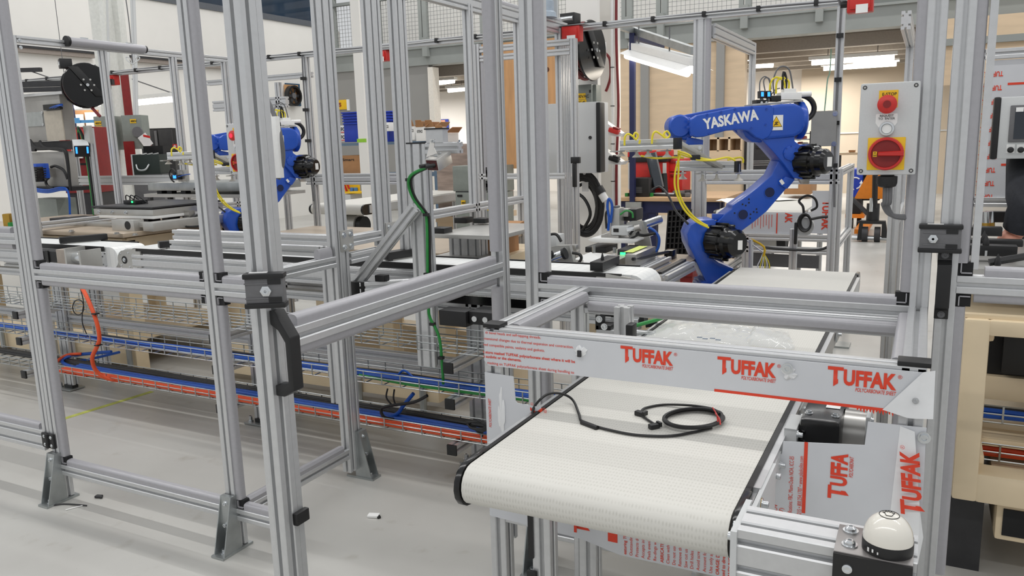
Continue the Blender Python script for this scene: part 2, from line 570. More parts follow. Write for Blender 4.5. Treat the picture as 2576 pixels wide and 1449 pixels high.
def tube_lamp(px0, py0, px1, py1, y, label, g=None):
    a, b = at(px0, py0, y=y), at(px1, py1, y=y)
    L = thing('tube_lamp', label, 'lamp', (a + b) / 2, g)
    bc(L, 'housing', WHITE, (a + b) / 2 + Z * .07, ((b - a).length + .1, .16, .06))
    cy(L, 'tube', LAMPM, a, b, .05, 10)
    m_ = (a + b) / 2
    for q in (a + (b - a) * .2, a + (b - a) * .8):
        cy(L, 'hanger', GREYP, q + Z * .1, (q.x, q.y, max(zb0 + .05, q.z + .15)), .006, 6)
    return L


G = 'fluorescent lamps in the back room'
tube_lamp(1880, 147, 1897, 146, YB + 2.4, 'short end of tube lamp beside the plywood wall edge', G)
tube_lamp(1886, 166, 1945, 164, YB + 4.0, 'tube lamp behind the robot gripper valve block', G)
tube_lamp(2042, 158, 2250, 143, YB + 1.6, 'nearer of the two long tube lamps above the control box', G)
tube_lamp(2072, 172, 2255, 160, YB + 3.0, 'farther of the two long tube lamps above the control box', G)
tube_lamp(1091, 210, 1142, 204, YB + 1.8, 'upper tube lamp seen through the narrow opening', G)
tube_lamp(1128, 228, 1170, 224, YB + 3.2, 'lower tube lamp seen through the narrow opening', G)
area('room_lamp', (-13.4, YB + 4.2, zb0 - .3), 2.5, 1.5, 170)
area('room_lamp', (-6.5, YB + 4.5, zb0 - .3), 2.5, 1.5, 130)
area('room_lamp', (-2.6, YB + 4.5, zb0 - .3), 2.0, 1.5, 150)
area('room_lamp', (-.4, YB + 3, zb0 - .3), 2.0, 1.0, 40)

# ================================================================== near fence, left bay
YL = 1.925
xa = at(67.6, 565, y=YL).x                 # right face of the fence post at the door hinge
xbp = at(531, 651, y=YL).x                 # right face of the next post
ZT = 2.25


def foot(p, xc, yf, flip=1, ax=0):
    """triangular floor foot at a post face: xc centre, yf face; the foot reaches out along -y (or +x when ax)"""
    f = lambda a, b, c: (xc + a, yf - b * flip, c) if not ax else (xc + b * flip, yf + a, c)
    m = MB()
    m.b2(f(-.030, .085, 0), f(.030, -.06, .009))
    o = m.build('foot_bracket', GALV, p)
    for s in (-1, 1):
        vs = [f(s * .026, q, z) for q, z in ((.075, .009), (.022, .215), (-.01, .215), (-.01, .009))]
        vs += [f(s * .022, q, z) for q, z in ((.075, .009), (.022, .215), (-.01, .215), (-.01, .009))]
        MB().add(vs, [(0, 1, 2, 3), (7, 6, 5, 4), (0, 4, 5, 1), (1, 5, 6, 2), (2, 6, 7, 3), (3, 7, 4, 0)]).build('gusset', GALV, o)
    for q in (.05,): bolt(o, f(0, q, .009), Z, .009, .016)
    vs = [f(s, q, z) for s in (-.022, .022) for q, z in ((.022, .215), (.004, .215), (.004, .03), (.035, .12))]
    MB().add(vs, [(0, 1, 2, 3), (7, 6, 5, 4), (0, 4, 5, 1), (1, 5, 6, 2), (2, 6, 7, 3), (3, 7, 4, 0)]).build('web', GALV, o)
    nrm = (0, -flip, 0) if not ax else (flip, 0, 0)
    bolt(o, f(0, .024, .19), nrm, .007, .008); bolt(o, f(0, .03, .11), nrm, .007, .01)
    return o


F1 = thing('safety_fence', 'aluminium fence bay with floor feet standing in front of the wire cable trays', 'fence', (xbp, YL, 0))
x2 = xa - P; x3 = xbp - P
pz(F1, 'post', x2, YL, .012, ZT)
pz(F1, 'post', x3, YL, .012, ZT)
ZR = .998
px_(F1, 'rail', xa, x3, YL, ZR)
px_(F1, 'rail', xa, x3, YL, .162)
XB2 = -1.95
px_(F1, 'rail', xbp, XB2, YL, ZR)
px_(F1, 'rail', xbp, XB2, YL, .162)
pz(F1, 'post', XB2, YL, .012, ZT)
for q0, q1 in ((xa, x3), (xbp, XB2)):
    strip(F1, (q0 + .035, YL + .006, ZR), (q1 - .03, YL + .006, ZR), Z, Y)
    strip(F1, (q0 + .035, YL + .006, ZR - P), (q1 - .03, YL + .006, ZR - P), -Z, Y)
    strip(F1, (q0 + .035, YL + .006, .162), (q1 - .03, YL + .006, .162), Z, Y)
for q in (xa, xbp):
    strip(F1, (q, YL + .006, .162 + .035), (q, YL + .006, ZR - P - .035), X, Y)
    strip(F1, (q, YL + .006, ZR + .035), (q, YL + .006, ZT), X, Y)
foot(F1, x2 + P / 2, YL); foot(F1, x3 + P / 2, YL)
# side return of that bay, running back to the double post
XD = xbp - P
YD = 2.575
py_(F1, 'rail', XD, YL + P, YD, ZR)
py_(F1, 'rail', XD, YL + P, YD, .15)
pz(F1, 'post', XD, YD, .04, ZT)
pz(F1, 'post', XD + .002, YD + .047, .04, ZT, 1, 1, .041)
strip(F1, (XD + .008, YL + P + .03, .15), (XD + .008, YD - .03, .15), Z, X)
foot(F1, XD + P, YD + .07, 1, 1)
# stub of clamp strip lifted at the double post
strip(F1, (XD + .006, YD - .09, ZR), (XD + .006, YD - .01, ZR), Z, X, .04, .03)

def corner(p, x, z, y, sx, sz):
    o = bx(p, 'corner_gap_shade', DARKIN, (x, y + .010, z), (x + sx * .034, y + .036, z + sz * .034))  # dark block standing in for the shade inside the open corner gap
    bx(o, 'corner_lip', STRIP, (x + sx * .008, y + .004, z + sz * .006), (x + sx * .032, y + .010, z + sz * .009))
    bx(o, 'corner_lip', STRIP, (x + sx * .006, y + .004, z + sz * .008), (x + sx * .009, y + .010, z + sz * .032))
for q0, q1 in ((xa, x3), (xbp, XB2)):
    corner(F1, q0, ZR, YL, 1, 1); corner(F1, q0, ZR - P, YL, 1, -1); corner(F1, q1, ZR, YL, -1, 1); corner(F1, q1, ZR - P, YL, -1, -1); corner(F1, q0, .162, YL, 1, 1)
# closed door to the left of that bay
D0 = thing('fence_door', 'aluminium fence door hinged on the post at the far left edge', 'door', (x2 - .5, YL, 0))
xd = x2 - .004 - P
pz(D0, 'post', xd, YL, .24, ZT)
zdr = 1.139
px_(D0, 'rail', xd - 1.0, xd, YL, zdr)
px_(D0, 'rail', xd - 1.0, xd, YL, .3, 1, 2)
strip(D0, (xd - 1.0, YL + .006, zdr), (xd - .035, YL + .006, zdr), Z, Y)
strip(D0, (xd - 1.0, YL + .006, zdr - P), (xd - .035, YL + .006, zdr - P), -Z, Y)
strip(D0, (xd - 1.0, YL + .006, .3), (xd - .03, YL + .006, .3), Z, Y)
hg = thing('butt_fitting', 'black plastic butt hinge low on the far left fence posts', 'hinge', (x2, YL, .36))
hz = at(118, 1105, y=YL).z
for s in (-1, 1):
    bx(hg, 'leaf', BLACK, (x2 - .002 + s * .003, YL - .012, hz - .032), (x2 - .002 + s * .04, YL, hz + .032), .004)
    for q in (-.018, .018): bolt(hg, (x2 + s * .022, YL - .012, hz + q), -Y, .005, .003)
cy(hg, 'barrel', BLACK, (x2 - .002, YL - .012, hz - .03), (x2 - .002, YL - .012, hz + .03), .009, 10)


# ================================================================== open fence door
def latch(label, o, ex, ey, n, w=.046, nut=-.016):
    """two-part grey ball latch; o centre on the face, ex along, ey up, n outward"""
    o, ex, ey, n = Vector(o), Vector(ex), Vector(ey), Vector(n)
    T = thing('door_latch', label, 'latch', o)
    f = lambda a, b, c: o + ex * a + ey * b + n * c
    h = .034
    MB().box(f(0, 0, .013), (2 * w, 2 * h - .016, .026), (ex, ey, n)).build('body', GREYP, T, .002)
    for s in (-1, 1):
        MB().box(f(0, s * (h - .004), .015), (2 * w + .006, .011, .032), (ex, ey, n)).build('cap', BLACK, T, .003)
        MB().box(f(w * .55, s * .018, .0262), (.026, .010, .003), (ex, ey, n)).build('recess', BLACK, T)
        MB().box(f(-.008, s * .015, .0265), (.062, .003, .002), (ex, ey, n)).build('rib', GREYP, T)
    MB().lathe([(.0115, 0), (.0115, .006), (.009, .007), (.006, .007), (.005, .002)], f(nut, 0, .026), n, 6).build('hex_nut', CHROME, T)
    MB().lathe([(.006, .006), (.006, .009), (.003, .009), (.003, .006)], f(nut, 0, .026), n, 12).build('screw', CHROME, T)
    MB().box(f(-.012, h + .002, .015), (.036, .0014, .010), (ex, ey, n)).build('label_plate', WHITE, T)
    return T


XDR = -1.19
YC = at(659, 672, x=XDR).y
D1 = thing('fence_door', 'aluminium fence door standing open towards the viewer with a black bow handle', 'door', (XDR, 1.8, 0))
pz(D1, 'post', XDR - P, YC, .10, ZT, 1, 1)
bx(D1, 'edge_strip', ALU, (XDR - P + .006, YC + P, .10), (XDR - .001, YC + P + .016, ZT))
yh = 2.27
py_(D1, 'rail', XDR - P, YC + P + .016, yh - P, 1.069, 1, 1, .045)
strip(D1, (XDR - .006, YC + P + .05, 1.069), (XDR - .006, yh - P - .035, 1.069), Z, -X)
strip(D1, (XDR - .006, YC + P + .05, 1.069 - P), (XDR - .006, yh - P - .035, 1.069 - P), -Z, -X)
pz(D1, 'post', XDR - P, yh - P, .10, ZT)
for z0, z1 in ((1.105, ZT), (.25, 1.069 - P - .035)):
    strip(D1, (XDR - .006, yh - P, z0), (XDR - .006, yh - P, z1), -Y, -X)
# black stop block low on the door edge
zq = at(765, 1301, y=YC + P).z
bx(D1, 'stop_block', BLACK, (XDR, YC + P - .02, zq - .014), (XDR + .014, YC + P + .02, zq + .014), .003)
lz = at(672, 727, x=XDR).z
latch('grey and black ball latch on the open door edge', (XDR + .006, YC + .004, lz + .002), Vector((.86, .50, 0)).normalized(), Z, Vector((.50, -.86, 0)).normalized(), .038, .004)
# bow handle on the +x face of the door edge
hd = thing('pull_handle', 'black plastic bow handle on the open door, below its latch', 'handle', (XDR, YC, lz - .1))
hx, hy = XDR, YC + .024
z1, z0 = lz - .045, at(712, 975, x=XDR).z
W_ = .028
def bow(T, o, n, s, z0, z1, out=.055, w=.030, th=.014):
    """o: foot centre line (x,y); n outward, s sideways"""
    n, s = Vector(n), Vector(s)
    pts = [(0, z1), (0, z1 - .030), (out * .55, z1 - .042), (out, z1 - .066), (out, z0 + .020), (out * .2, z0 + .012), (0, z0 + .012), (0, z0 - .012), (out * .6, z0 - .012), (out + th, z0 + .004), (out + th, z1 - .055), (out * .75, z1 - .02), (out * .4, z1)]
    k = len(pts)
    vs = [Vector((o[0], o[1], 0)) + n * a + Z * z + s * (w / 2) for a, z in pts] + [Vector((o[0], o[1], 0)) + n * a + Z * z - s * (w / 2) for a, z in pts]
    m = MB().add(vs, [tuple(range(k)), tuple(range(2 * k - 1, k - 1, -1))] + [(i, i + k, (i + 1) % k + k, (i + 1) % k) for i in range(k)])
    bm = m.build('grip', BLACK, T, .003)
    return bm
bow(hd, (hx, hy), (1, 0, 0), (0, 1, 0), z0, z1, .036, .030, .015)
bolt(hd, (hx + .014, hy - .006, z1 - .022), (1, 0, 0), .006, .004)

# ================================================================== fence to the right of the open door
YF = 2.27
F2 = thing('safety_fence', 'aluminium fence bay between the open door and the control box', 'fence', (-.55, YF, 0))
xp = -1.135
pz(F2, 'post', xp, YF, .012, ZT)
XE = -.022
pz(F2, 'post', XE, YF, .012, ZT)
px_(F2, 'rail', xp + P, XE, YF, ZR)
px_(F2, 'rail', xp + P, XE, YF, .162)
q0, q1 = xp + P, XE
strip(F2, (q0 + .03, YF + .006, ZR), (q1 - .03, YF + .006, ZR), Z, Y)
for q, s in ((q0, X), (q1, -X)):
    strip(F2, (q, YF + .006, ZR + .035), (q, YF + .006, ZT), s, Y)
    strip(F2, (q, YF + .006, .2), (q, YF + .006, ZR - P - .035), s, Y)
foot(F2, xp + P / 2, YF); foot(F2, XE + P / 2, YF)
corner(F2, xp + P, ZR, YF, 1, 1); corner(F2, XE, ZR, YF, -1, 1); corner(F2, xp + P, ZR - P, YF, 1, -1)
pz(F2, 'post', xp + .004, YF + P + .008, .012, ZT)   # second post behind, towards the line

# latched door right of the control box
D2 = thing('fence_door', 'aluminium fence door latched beside the control box, with a black handle', 'door', (.5, YF, 0))
xr = at(2350, 768, y=YF).x + .002
pz(D2, 'post', xr, YF, .10, ZT)
px_(D2, 'rail', xr + P, xr + 1.1, YF, 1.083, 1, 1)
px_(D2, 'rail', xr + P, xr + 1.1, YF, .22)
strip(D2, (xr + P + .06, YF + .006, 1.083), (xr + 1.1, YF + .006, 1.083), Z, Y)
strip(D2, (xr + P + .04, YF + .006, 1.083 - P), (xr + 1.1, YF + .006, 1.083 - P), -Z, Y)
strip(D2, (xr + P, YF + .006, 1.115), (xr + P, YF + .006, ZT), X, Y)
strip(D2, (xr + P, YF + .006, .26), (xr + P, YF + .006, 1.083 - P - .035), X, Y)
corner(D2, xr + P, 1.083, YF, 1, 1); corner(D2, xr + P, 1.083 - P, YF, 1, -1)
bx(D2, 'edge_strip', ALU, (xr + P + .028, YF + .012, 1.1), (xr + P + .045, YF + .03, ZT))
lo = at(2365, 598, y=YF)
latch('grey and black ball latch joining the control box post and the closed door', (lo.x, YF, lo.z), X, Z, -Y)
hd2 = thing('pull_handle', 'black plastic bow handle on the closed door beside the control box', 'handle', (lo.x, YF, lo.z - .15))
hxc = at(2372, 720, y=YF).x
za_, zc_h = at(2362, 800, y=YF).z, at(2376, 628, y=YF).z
MB().prism([(0, za_), (.012, za_), (.014, za_ + .024), (.036, za_ + .034), (.036, zc_h - .034), (.014, zc_h - .024), (.012, zc_h), (0, zc_h), (0, zc_h - .03), (.022, zc_h - .042), (.022, za_ + .042), (0, za_ + .03)], (hxc - .016, YF, 0), -Y, Z, -.032).build('grip', BLACK, hd2, .002)
for q in (za_ + .012, zc_h - .012): bolt(hd2, (hxc, YF - .013, q), -Y, .006, .004, GREYP)

# ================================================================== guard frame over the conveyor
G1 = thing('tunnel_guard', 'low aluminium guard frame built round the near conveyor in front of the fence', 'guard frame', (-.46, 1.9, 0))
xg0, xg1 = -.957, .022
YG = 1.672
ZG = .998
px_(G1, 'rail', xg0 + P, xg1, YG, ZG)
py_(G1, 'rail', xg0, YG + P, YF, ZG)
py_(G1, 'rail', xg1 - P, YG + P, YF, ZG)
px_(G1, 'rail', xg0 + P, xg1 - P, YF - P - .002, ZG - .03)
for q, s in ((xg0, 1), (xg1 - P, -1)):
    pz(G1, 'post', q, YG, .03, ZG - .004)
    pz(G1, 'post', q, YF - P - .006, .03, ZG - P)
    c = (q + P / 2, YG + P / 2, ZG + .004)
    bc(G1, 'end_cap', BLACK, c, (P + .014 if s < 0 else P + .002, P, .010), None, .002)
strip(G1, (xg0 + P, YG + P + .03, ZG - .004), (xg0 + P, YF - P - .02, ZG - .004), X, -Z, .022, .036)
strip(G1, (xg0 + P + .02, YF - P - .002, ZG - .034), (xg1 - P - .02, YF - P - .002, ZG - .034), -Y, -Z, .022, .034)
strip(G1, (xg1 - P, YG + P + .03, ZG - .004), (xg1 - P, YF - P - .02, ZG - .004), -X, -Z, .022, .034)
strip(G1, (xg1 - P, YF - P - .006, .4), (xg1 - P, YF - P - .006, ZG - .06), -X, Y, .022, .034)
px_(G1, 'rail', xg0 + P, -.82, YG + .002, .53)
# inner cross members behind
px_(G1, 'rail', xg0 + .22, xg0 + .46, 2.05, .90)
pz(G1, 'post', xg0 + .2, 2.06, .3, .985, 1, 1)
px_(G1, 'rail', -.20, xg1 - P, 1.98, .868)
bc(G1, 'corner_bracket', BLACK, (xg0 + .262, 2.03, .925), (.02, .04, .05), None, .004)
bc(G1, 'corner_bracket', BLACK, (xg1 - P - .012, 1.97, .885), (.03, .03, .03), None, .004)

# masking film printed sheets -------------------------------------------------
def logo(p, o, ex, ey, h, m=REDT, sub=True, word='UFFAK'):
    """the sheet maker's wordmark with a small line under it"""
    o, ex, ey = Vector(o), Vector(ex), Vector(ey)
    w = h * 4.05
    txt(p, 'lettering', m, 'T', o + ey * (h * .02), ex, ey, h * 1.12, h * 1.0, .03)
    n = ex.cross(ey)
    # hooked foot of the T
    pts = [(h * .36, 0), (h * .58, 0), (h * .58, h * .4), (h * .36, h * .4)]
    MB().prism([(h * .36, h * .3), (h * .36, -h * .22), (h * .66, h * .02), (h * .66, h * .3)], o, ex, ey, .0005).build('lettering', m, p)
    txt(p, 'lettering', m, word, o + ex * (h * .98), ex, ey, h, h * (3.25 if len(word) > 4 else 2.45), .045)
    if sub: txt(p, 'lettering', m, 'POLYCARBONATE SHEET' if len(word) > 4 else 'POLYCARBONAT', o + ex * (h * 1.75) - ey * (h * .42), ex, ey, h * .26, h * (2.5 if len(word) > 4 else 1.55), .01, .25)
    if len(word) > 4: txt(p, 'lettering', m, '\u00ae', o + ex * (h * 4.3) + ey * (h * .75), ex, ey, h * .25, None, .0)


ys = YG - .004
def sx(px, py): return at(px, py, y=ys).x
def sz_(px, py): return at(px, py, y=ys).z
TS = thing('masked_sheet', 'narrow film-masked polycarbonate strip across the top of the guard frame', 'plastic sheet', (-.46, ys, .95))
zt_, zb_ = ZG - .008, .903
x0_, x1_ = xg0 + .004, xg1 + .012
poly = [(x0_, zb_ + .012), (x0_ + .012, zb_), (x1_ - .01, zb_ + .002), (x1_, zb_ + .004), (x1_ - .004, zt_ - .03), (x1_ - .002, zt_), (x0_ + .004, zt_)]
MB().prism(poly, (0, ys, 0), X, Z, .003).build('sheet', FILM, TS)
fy = ys - .0034
# front side of the sheet faces -y: reading direction +x, up z, normal = x cross z = -y
def fp(px, py): return at(px, py, y=fy)
logo(TS, fp(1562, 905), X, Z, .0285)
logo(TS, fp(1805, 934), X, Z, .0285)
logo(TS, fp(2082, 962), X, Z, .0295)
for (px, py, s, bo) in ((1221, 838, 'th bevel heads and self-tapping threads.', .004), (1218, 853, 'mensional changes due to thermal expansion and contraction.', .004), (1216, 868, 'ved compatible paints, sealants and gaskets.', .004),
                        (1216, 887, 't store masked TUFFAK polycarbonate sheet where it will be', .02), (1217, 898, 't sunlight or the elements.', .02), (1226, 914, 'masking on TUFFAK polycarbonate sheet during handling to', .004)):
    txt(TS, 'lettering', REDT, s, fp(px, py + 1), X, Z, .0066 if bo < .01 else .0068, None, bo)
a_, b_ = fp(1797, 981), fp(2268, 1038)
MB().b2((a_.x, fy - .0005, zb_ + .001), (b_.x, fy, zb_ + .007)).build('printed_line', REDT, TS)
# torn, lifted film
def blob(p, name, m, c, rx, rz, y, seed, n=18, lift=.004):
    rnd = random.Random(seed)
    ring = []
    for i in range(n):
        a = 2 * math.pi * i / n
        q = .7 + .5 * rnd.random()
        ring.append((c.x + math.cos(a) * rx * q, y - lift * rnd.random(), c.z + math.sin(a) * rz * q))
    vs = ring + [(c.x, y - lift * 1.6, c.z)] + [(v[0], y + .0004, v[2]) for v in ring]
    return MB().add(vs, [(i, (i + 1) % n, n) for i in range(n)] + [(i, n + 1 + i, n + 1 + (i + 1) % n, (i + 1) % n) for i in range(n)]).build(name, m, p, sharp=60)
blob(TS, 'torn_film', FILMW, fp(1462, 884), .016, .014, fy, 1)
blob(TS, 'torn_film', FILMW, fp(1985, 940), .014, .014, fy, 2)
cA, cB = fp(1460, 886), fp(1982, 925)
bx(TS, 'slot_hole', DARK, (cA.x - .005, fy - .0095, cA.z - .010), (cA.x + .005, fy - .004, cA.z + .006), .002)
bolt(TS, (cB.x, fy - .006, cB.z), -Y, .0075, .006)
c_ = fp(2300, 1010)
MB().add([(c_.x - .055, fy - .0005, zb_ + .004), (c_.x + .012, fy - .006, c_.z + .062), (x1_ + .002, fy - .002, c_.z + .066), (x1_ + .004, fy - .004, c_.z - .03), (c_.x + .004, fy - .008, c_.z - .032), (c_.x - .01, fy - .003, zb_ - .006)],
         [(0, 1, 5), (1, 4, 5), (1, 2, 3, 4)]).build('torn_film', FILMW, TS, sharp=60)
bolt(TS, (c_.x + .002, fy - .008, c_.z + .004), -Y, .004, .003)
for i in range(14):
    px = 2155 + i * 8
    q = fp(px, 1022 + i * 1.0)
    MB().prism([(0, 0), (.004, .0), (.003, -.004 - .003 * (i % 3)), (.0005, -.005)], (q.x, fy + .001, zb_ + .002), X, Z, .0006).build('torn_film', REDT, TS)

# lower sheet with the conveyor cut-out
LS = thing('masked_sheet', 'large film-masked polycarbonate sheet with a conveyor cut-out below the top strip', 'plastic sheet', (-.46, ys, .7))
lz0, lz1 = .50, .884
xcl, xcr = at(1297, 980, y=ys).x, -.205
poly = [(x0_, lz0), (-.70, lz0 - .01), (-.60, .47), (x1_ - .02, .47), (x1_ - .004, .7), (x1_ - .006, lz1 - .004), (-.076, lz1 - .006), (-.080, .828), (-.236, .812), (-.238, .783), (-.262, .783), (-.262, .70), (-.80, .70), (-.80, .812), (xcl + .006, .814), (xcl, .82), (xcl - .004, lz1 - .002), (x0_, lz1)]
MB().prism(poly, (0, ys, 0), X, Z, .003).build('sheet', FILM, LS)
UP = Z
logo(LS, fp(2126, 1258), Z, -X, .029, word='UFFA')
logo(LS, fp(2318, 1292) - Y * .014, Vector((-.10, 0, 1)), -X, .031, sub=False)
for (px, py, s, b_, w_) in ((2015, 1303, '43215 \u2022 800.254.1707 \u2022 www.plaskolite.com', .0, .138), (1992, 1292, 'ifications: FBC, Miami-Dade NOA, ICC-ES', 0, .128), (1970, 1300, '(07)', 0, None), (1955, 1296, 'S UV', 0, None)):
    txt(LS, 'lettering', REDT, s, fp(px, py), Z, -X, .0085, w_, b_)
q = fp(2026, 1120)
MB().b2((q.x - .002, fy - .0005, .66), (q.x + .005, fy, .818)).build('printed_line', REDT, LS)
logo(LS, fp(1366, 1150), Z, -X, .030)
for px, s in ((1237, 'POLYCARBONATE SHEET'),):
    txt(LS, 'lettering', REDT, s, fp(px, 1075), Z, -X, .007, .075, .01, .2)
for px, s, bo in ((1570, 'eaturing TUFF', .015), (1585, 'Outstanding fi', 0), (1600, 'Protects durin', 0), (1615, 'Accepts ink -', 0), (1630, 'Peels evenly a', 0), (1645, 'Re-dings whe', 0), (1663, 'ABRICATION A', .015), (1678, 'Clean with ne', 0), (1693, 'Do not use raz', 0), (1708, 'Remove the p', 0), (1723, 'Saw cut using', 0), (1738, 'Drill holes tha', 0), (1754, 'Avoid screws', 0), (1770, 'Account for d', 0), (1786, 'Use only appr', 0), (1803, 'ORAGE: Do n', .015), (1818, 'sed to dire', .015), (1834, 'ANDLING: Le', .015)):
    qq = fp(px, 1395)
    txt(LS, 'lettering', REDT, s, (qq.x + .006, fy, .475), Z, -X, .0075, None, bo)
qq = fp(1541, 1320)
MB().b2((qq.x - .012, fy - .0005, .5), (qq.x + .012, fy, .56)).build('printed_block', REDT, LS)
qq = fp(1472, 1340)
logo(LS, (qq.x + .006, fy, .505), Z, -X, .030)
# curled film along the right side
q0_, q1_ = fp(2270, 1075), fp(2330, 1449)
MB().add([(q0_.x - .004, fy, lz1 - .006), (q0_.x + .022, fy - .006, lz1 - .012), (q1_.x - .020, fy - .012, .72), (q1_.x - .010, fy - .004, .655), (q1_.x - .016, fy - .008, .60), (q1_.x - .050, fy, .52), (q0_.x - .012, fy, .7)],
         [(0, 1, 2, 6), (6, 2, 3, 4, 5)]).build('torn_film', FILMW, LS, sharp=60)
bl = fp(2325, 1100)
bolt(LS, (bl.x, fy - .002, bl.z), -Y, .008, .008)
bl = fp(1444, 1308)
bolt(LS, (bl.x, fy - .002, bl.z), -Y, .008, .006)
blob(LS, 'torn_film', FILMW, fp(1262, 1040), .010, .06, fy, 5, 20, .003)

# ================================================================== near conveyor
ZC = .80
XC0, XC1 = -.800, -.268
YC0, YC1 = 1.285, 4.03


def belt_loop(p, x0, x1, y0, y1, ztop, r, m=None, ax='y', name='belt', n=10):
    prof = [(y0 + r - math.sin(math.pi * i / n) * r, ztop - r + math.cos(math.pi * i / n) * r) for i in range(n + 1)]
    prof += [(y1 - r + math.sin(math.pi * i / n) * r, ztop - r - math.cos(math.pi * i / n) * r) for i in range(n + 1)]
    k = len(prof)
    if ax == 'y': vs = [(x0, a, b) for a, b in prof] + [(x1, a, b) for a, b in prof]
    else: vs = [(a, x0, b) for a, b in prof] + [(a, x1, b) for a, b in prof]
    return MB().add(vs, [tuple(range(k)), tuple(range(2 * k - 1, k - 1, -1))] + [(i, i + k, (i + 1) % k + k, (i + 1) % k) for i in range(k)]).build(name, m or BELT, p, sharp=30)


CV = thing('belt_conveyor', 'wide cream belt conveyor running from the foreground to the robot', 'conveyor', (-.53, 2.6, 0))
belt_loop(CV, XC0, XC1, YC0, YC1, ZC, .042)
for s, x in ((-1, XC0), (1, XC1)):
    m = MB().b2((x + s * .002, YC0 + .10, ZC - .010), (x + s * .012, YC1 - .1, ZC + .002))
    m.build('edge_guide', BLACK, CV)
    bx(CV, 'side_rail', ALU, (x + s * .004, YC0 + .10, ZC - .075), (x + s * .020, YC1 - .1, ZC - .012))
    bx(CV, 'side_rail', ALU, (x + s * .012, YC0 + .16, ZC - .014), (x + s * .026, YC1 - .16, ZC - .002))
    n = 8
    for ye, sg in ((YC0, 1), (YC1, -1)):
        pts = [(.13, .004), (.13, -.092)] + [(.046 - math.sin(math.pi * i / n) * .05, -.044 - math.cos(math.pi * i / n) * .048) for i in range(n + 1)]
        k = len(pts)
        vs = [(x + s * .003, ye + sg * a, ZC + b) for a, b in pts] + [(x + s * .017, ye + sg * a, ZC + b) for a, b in pts]
        MB().add(vs, [tuple(range(k))[::-1], tuple(range(k, 2 * k))] + [(i, (i + 1) % k, (i + 1) % k + k, i + k) for i in range(k)]).build('end_cap', BLACKG, CV, .003)
for yy in (1.62, 2.0, 2.4, 2.9, 3.4):
    bx(CV, 'splice_plate', GREYL, (XC1 + .022, yy - .05, ZC - .06), (XC1 + .028, yy + .05, ZC - .012))
    for q in (-.03, .03): bolt(CV, (XC1 + .028, yy + q, ZC - .035), X, .006, .012)
# gusset plate at the near end, with screws
gx = XC1 + .03
MB().prism([(0, 0), (.30, 0), (.30, -.12), (.12, -.20), (0, -.34)], (gx - .006, 1.28, ZC - .004), Y, Z, .008).build('side_plate', GREYL, CV)
for yy, zz in ((1.31, ZC - .02), (1.36, ZC - .02), (1.42, ZC - .02)):
    bolt(CV, (gx + .001, yy, zz), X, .007, .014)
    cy(CV, 'washer', BRASS, (gx, yy, zz), (gx + .003, yy, zz), .011, 12)
for yy in (1.75, 3.6):
    for xx in (XC0 + .06, XC1 - .1):
        pz(CV, 'leg', xx, yy, .012, ZC - .09)
px_(CV, 'cross_bar', XC0, XC1 + .02, 1.75, ZC - .092)
# near leg with black cap strip
lx = at(1337, 1300, y=1.52).x
pz(CV, 'leg', lx, 1.52, .012, .70, 1, 1)
bx(CV, 'leg_cap', BLACK, (lx - .008, 1.515, .50), (lx + .004, 1.53, .715))
bx(CV, 'hinge', BLACK, (lx - .012, 1.51, .42), (lx + .012, 1.52, .47), .003)
# drive motor, right side
MT = thing('gear_motor', 'black gear motor with flange under the belt edge inside the guard', 'motor', (-.17, 1.85, .75))
bx(MT, 'bracket', GREYL, (XC1 + .022, 1.74, .73), (XC1 + .048, 1.84, .815), .002)
for zz in (.80, .775): 
    for yy in (1.75, 1.80): bolt(MT, (XC1 + .048, yy, zz), X, .006, .012)
mo = bx(MT, 'gearbox', BLACKG, (XC1 + .05, 1.76, .735), (XC1 + .135, 1.98, .835), .012)
bx(mo, 'rating_plate', WHITE, (XC1 + .095, 1.85, .836), (XC1 + .125, 1.91, .8365))
for xx, yy in ((.065, 1.80), (.12, 1.80), (.065, 1.95)): bolt(mo, (XC1 + xx, yy, .835), Z, .006, .006)
cy(MT, 'motor_body', STEEL, (XC1 + .135, 1.87, .78), (XC1 + .18, 1.87, .78), .05, 24)
bx(MT, 'flange', GREYL, (XC1 + .18, 1.82, .735), (XC1 + .19, 1.93, .835), .004)
for zz in (.745, .825): bolt(MT, (XC1 + .19, 1.832, zz), X, .005, .006)
# cable on the belt
def bp_(px, py, h=.004): return at(px, py, z=ZC + h)
CB = thing('coiled_cable', 'black cable with a coil and plugs lying on the near conveyor belt', 'cable', bp_(1740, 1055, 0))
pts = [at(1338, 1050, z=.79), bp_(1345, 1022, .012), bp_(1375, 993, .03), bp_(1410, 990, .03), bp_(1440, 1005, .012), bp_(1456, 1040), bp_(1462, 1058), bp_(1485, 1068), bp_(1530, 1081), bp_(1600, 1094), bp_(1680, 1097), bp_(1740, 1088), bp_(1790, 1076)]
tb(CB, 'cord', BLACK, pts, .0032, 7)
a, b = bp_(1463, 1062), bp_(1503, 1077)
cy(CB, 'ferrite_sleeve', BLACK, a, b, .0062, 10, None, .002)
ring = []
for t in range(3):
    for i in range(16):
        an = 2 * math.pi * i / 16
        ring.append(bp_(1745 + math.cos(an) * (70 + t * 3), 1052 + math.sin(an) * (22 + t * 1.5) - math.cos(an) * 2, .004 + t * .004))
ring.append(ring[32 + 1])
tb(CB, 'coil', BLACK, ring, .0036, 7, 3)
tb(CB, 'cord', BLACK, [bp_(1812, 1040, .012), bp_(1790, 1028, .014), bp_(1740, 1020, .010), bp_(1670, 1018), bp_(1625, 1026), bp_(1612, 1036)], .003, 7)
tb(CB, 'cord', BLACK, [bp_(1612, 1044), bp_(1630, 1056), bp_(1645, 1066)], .003, 7)
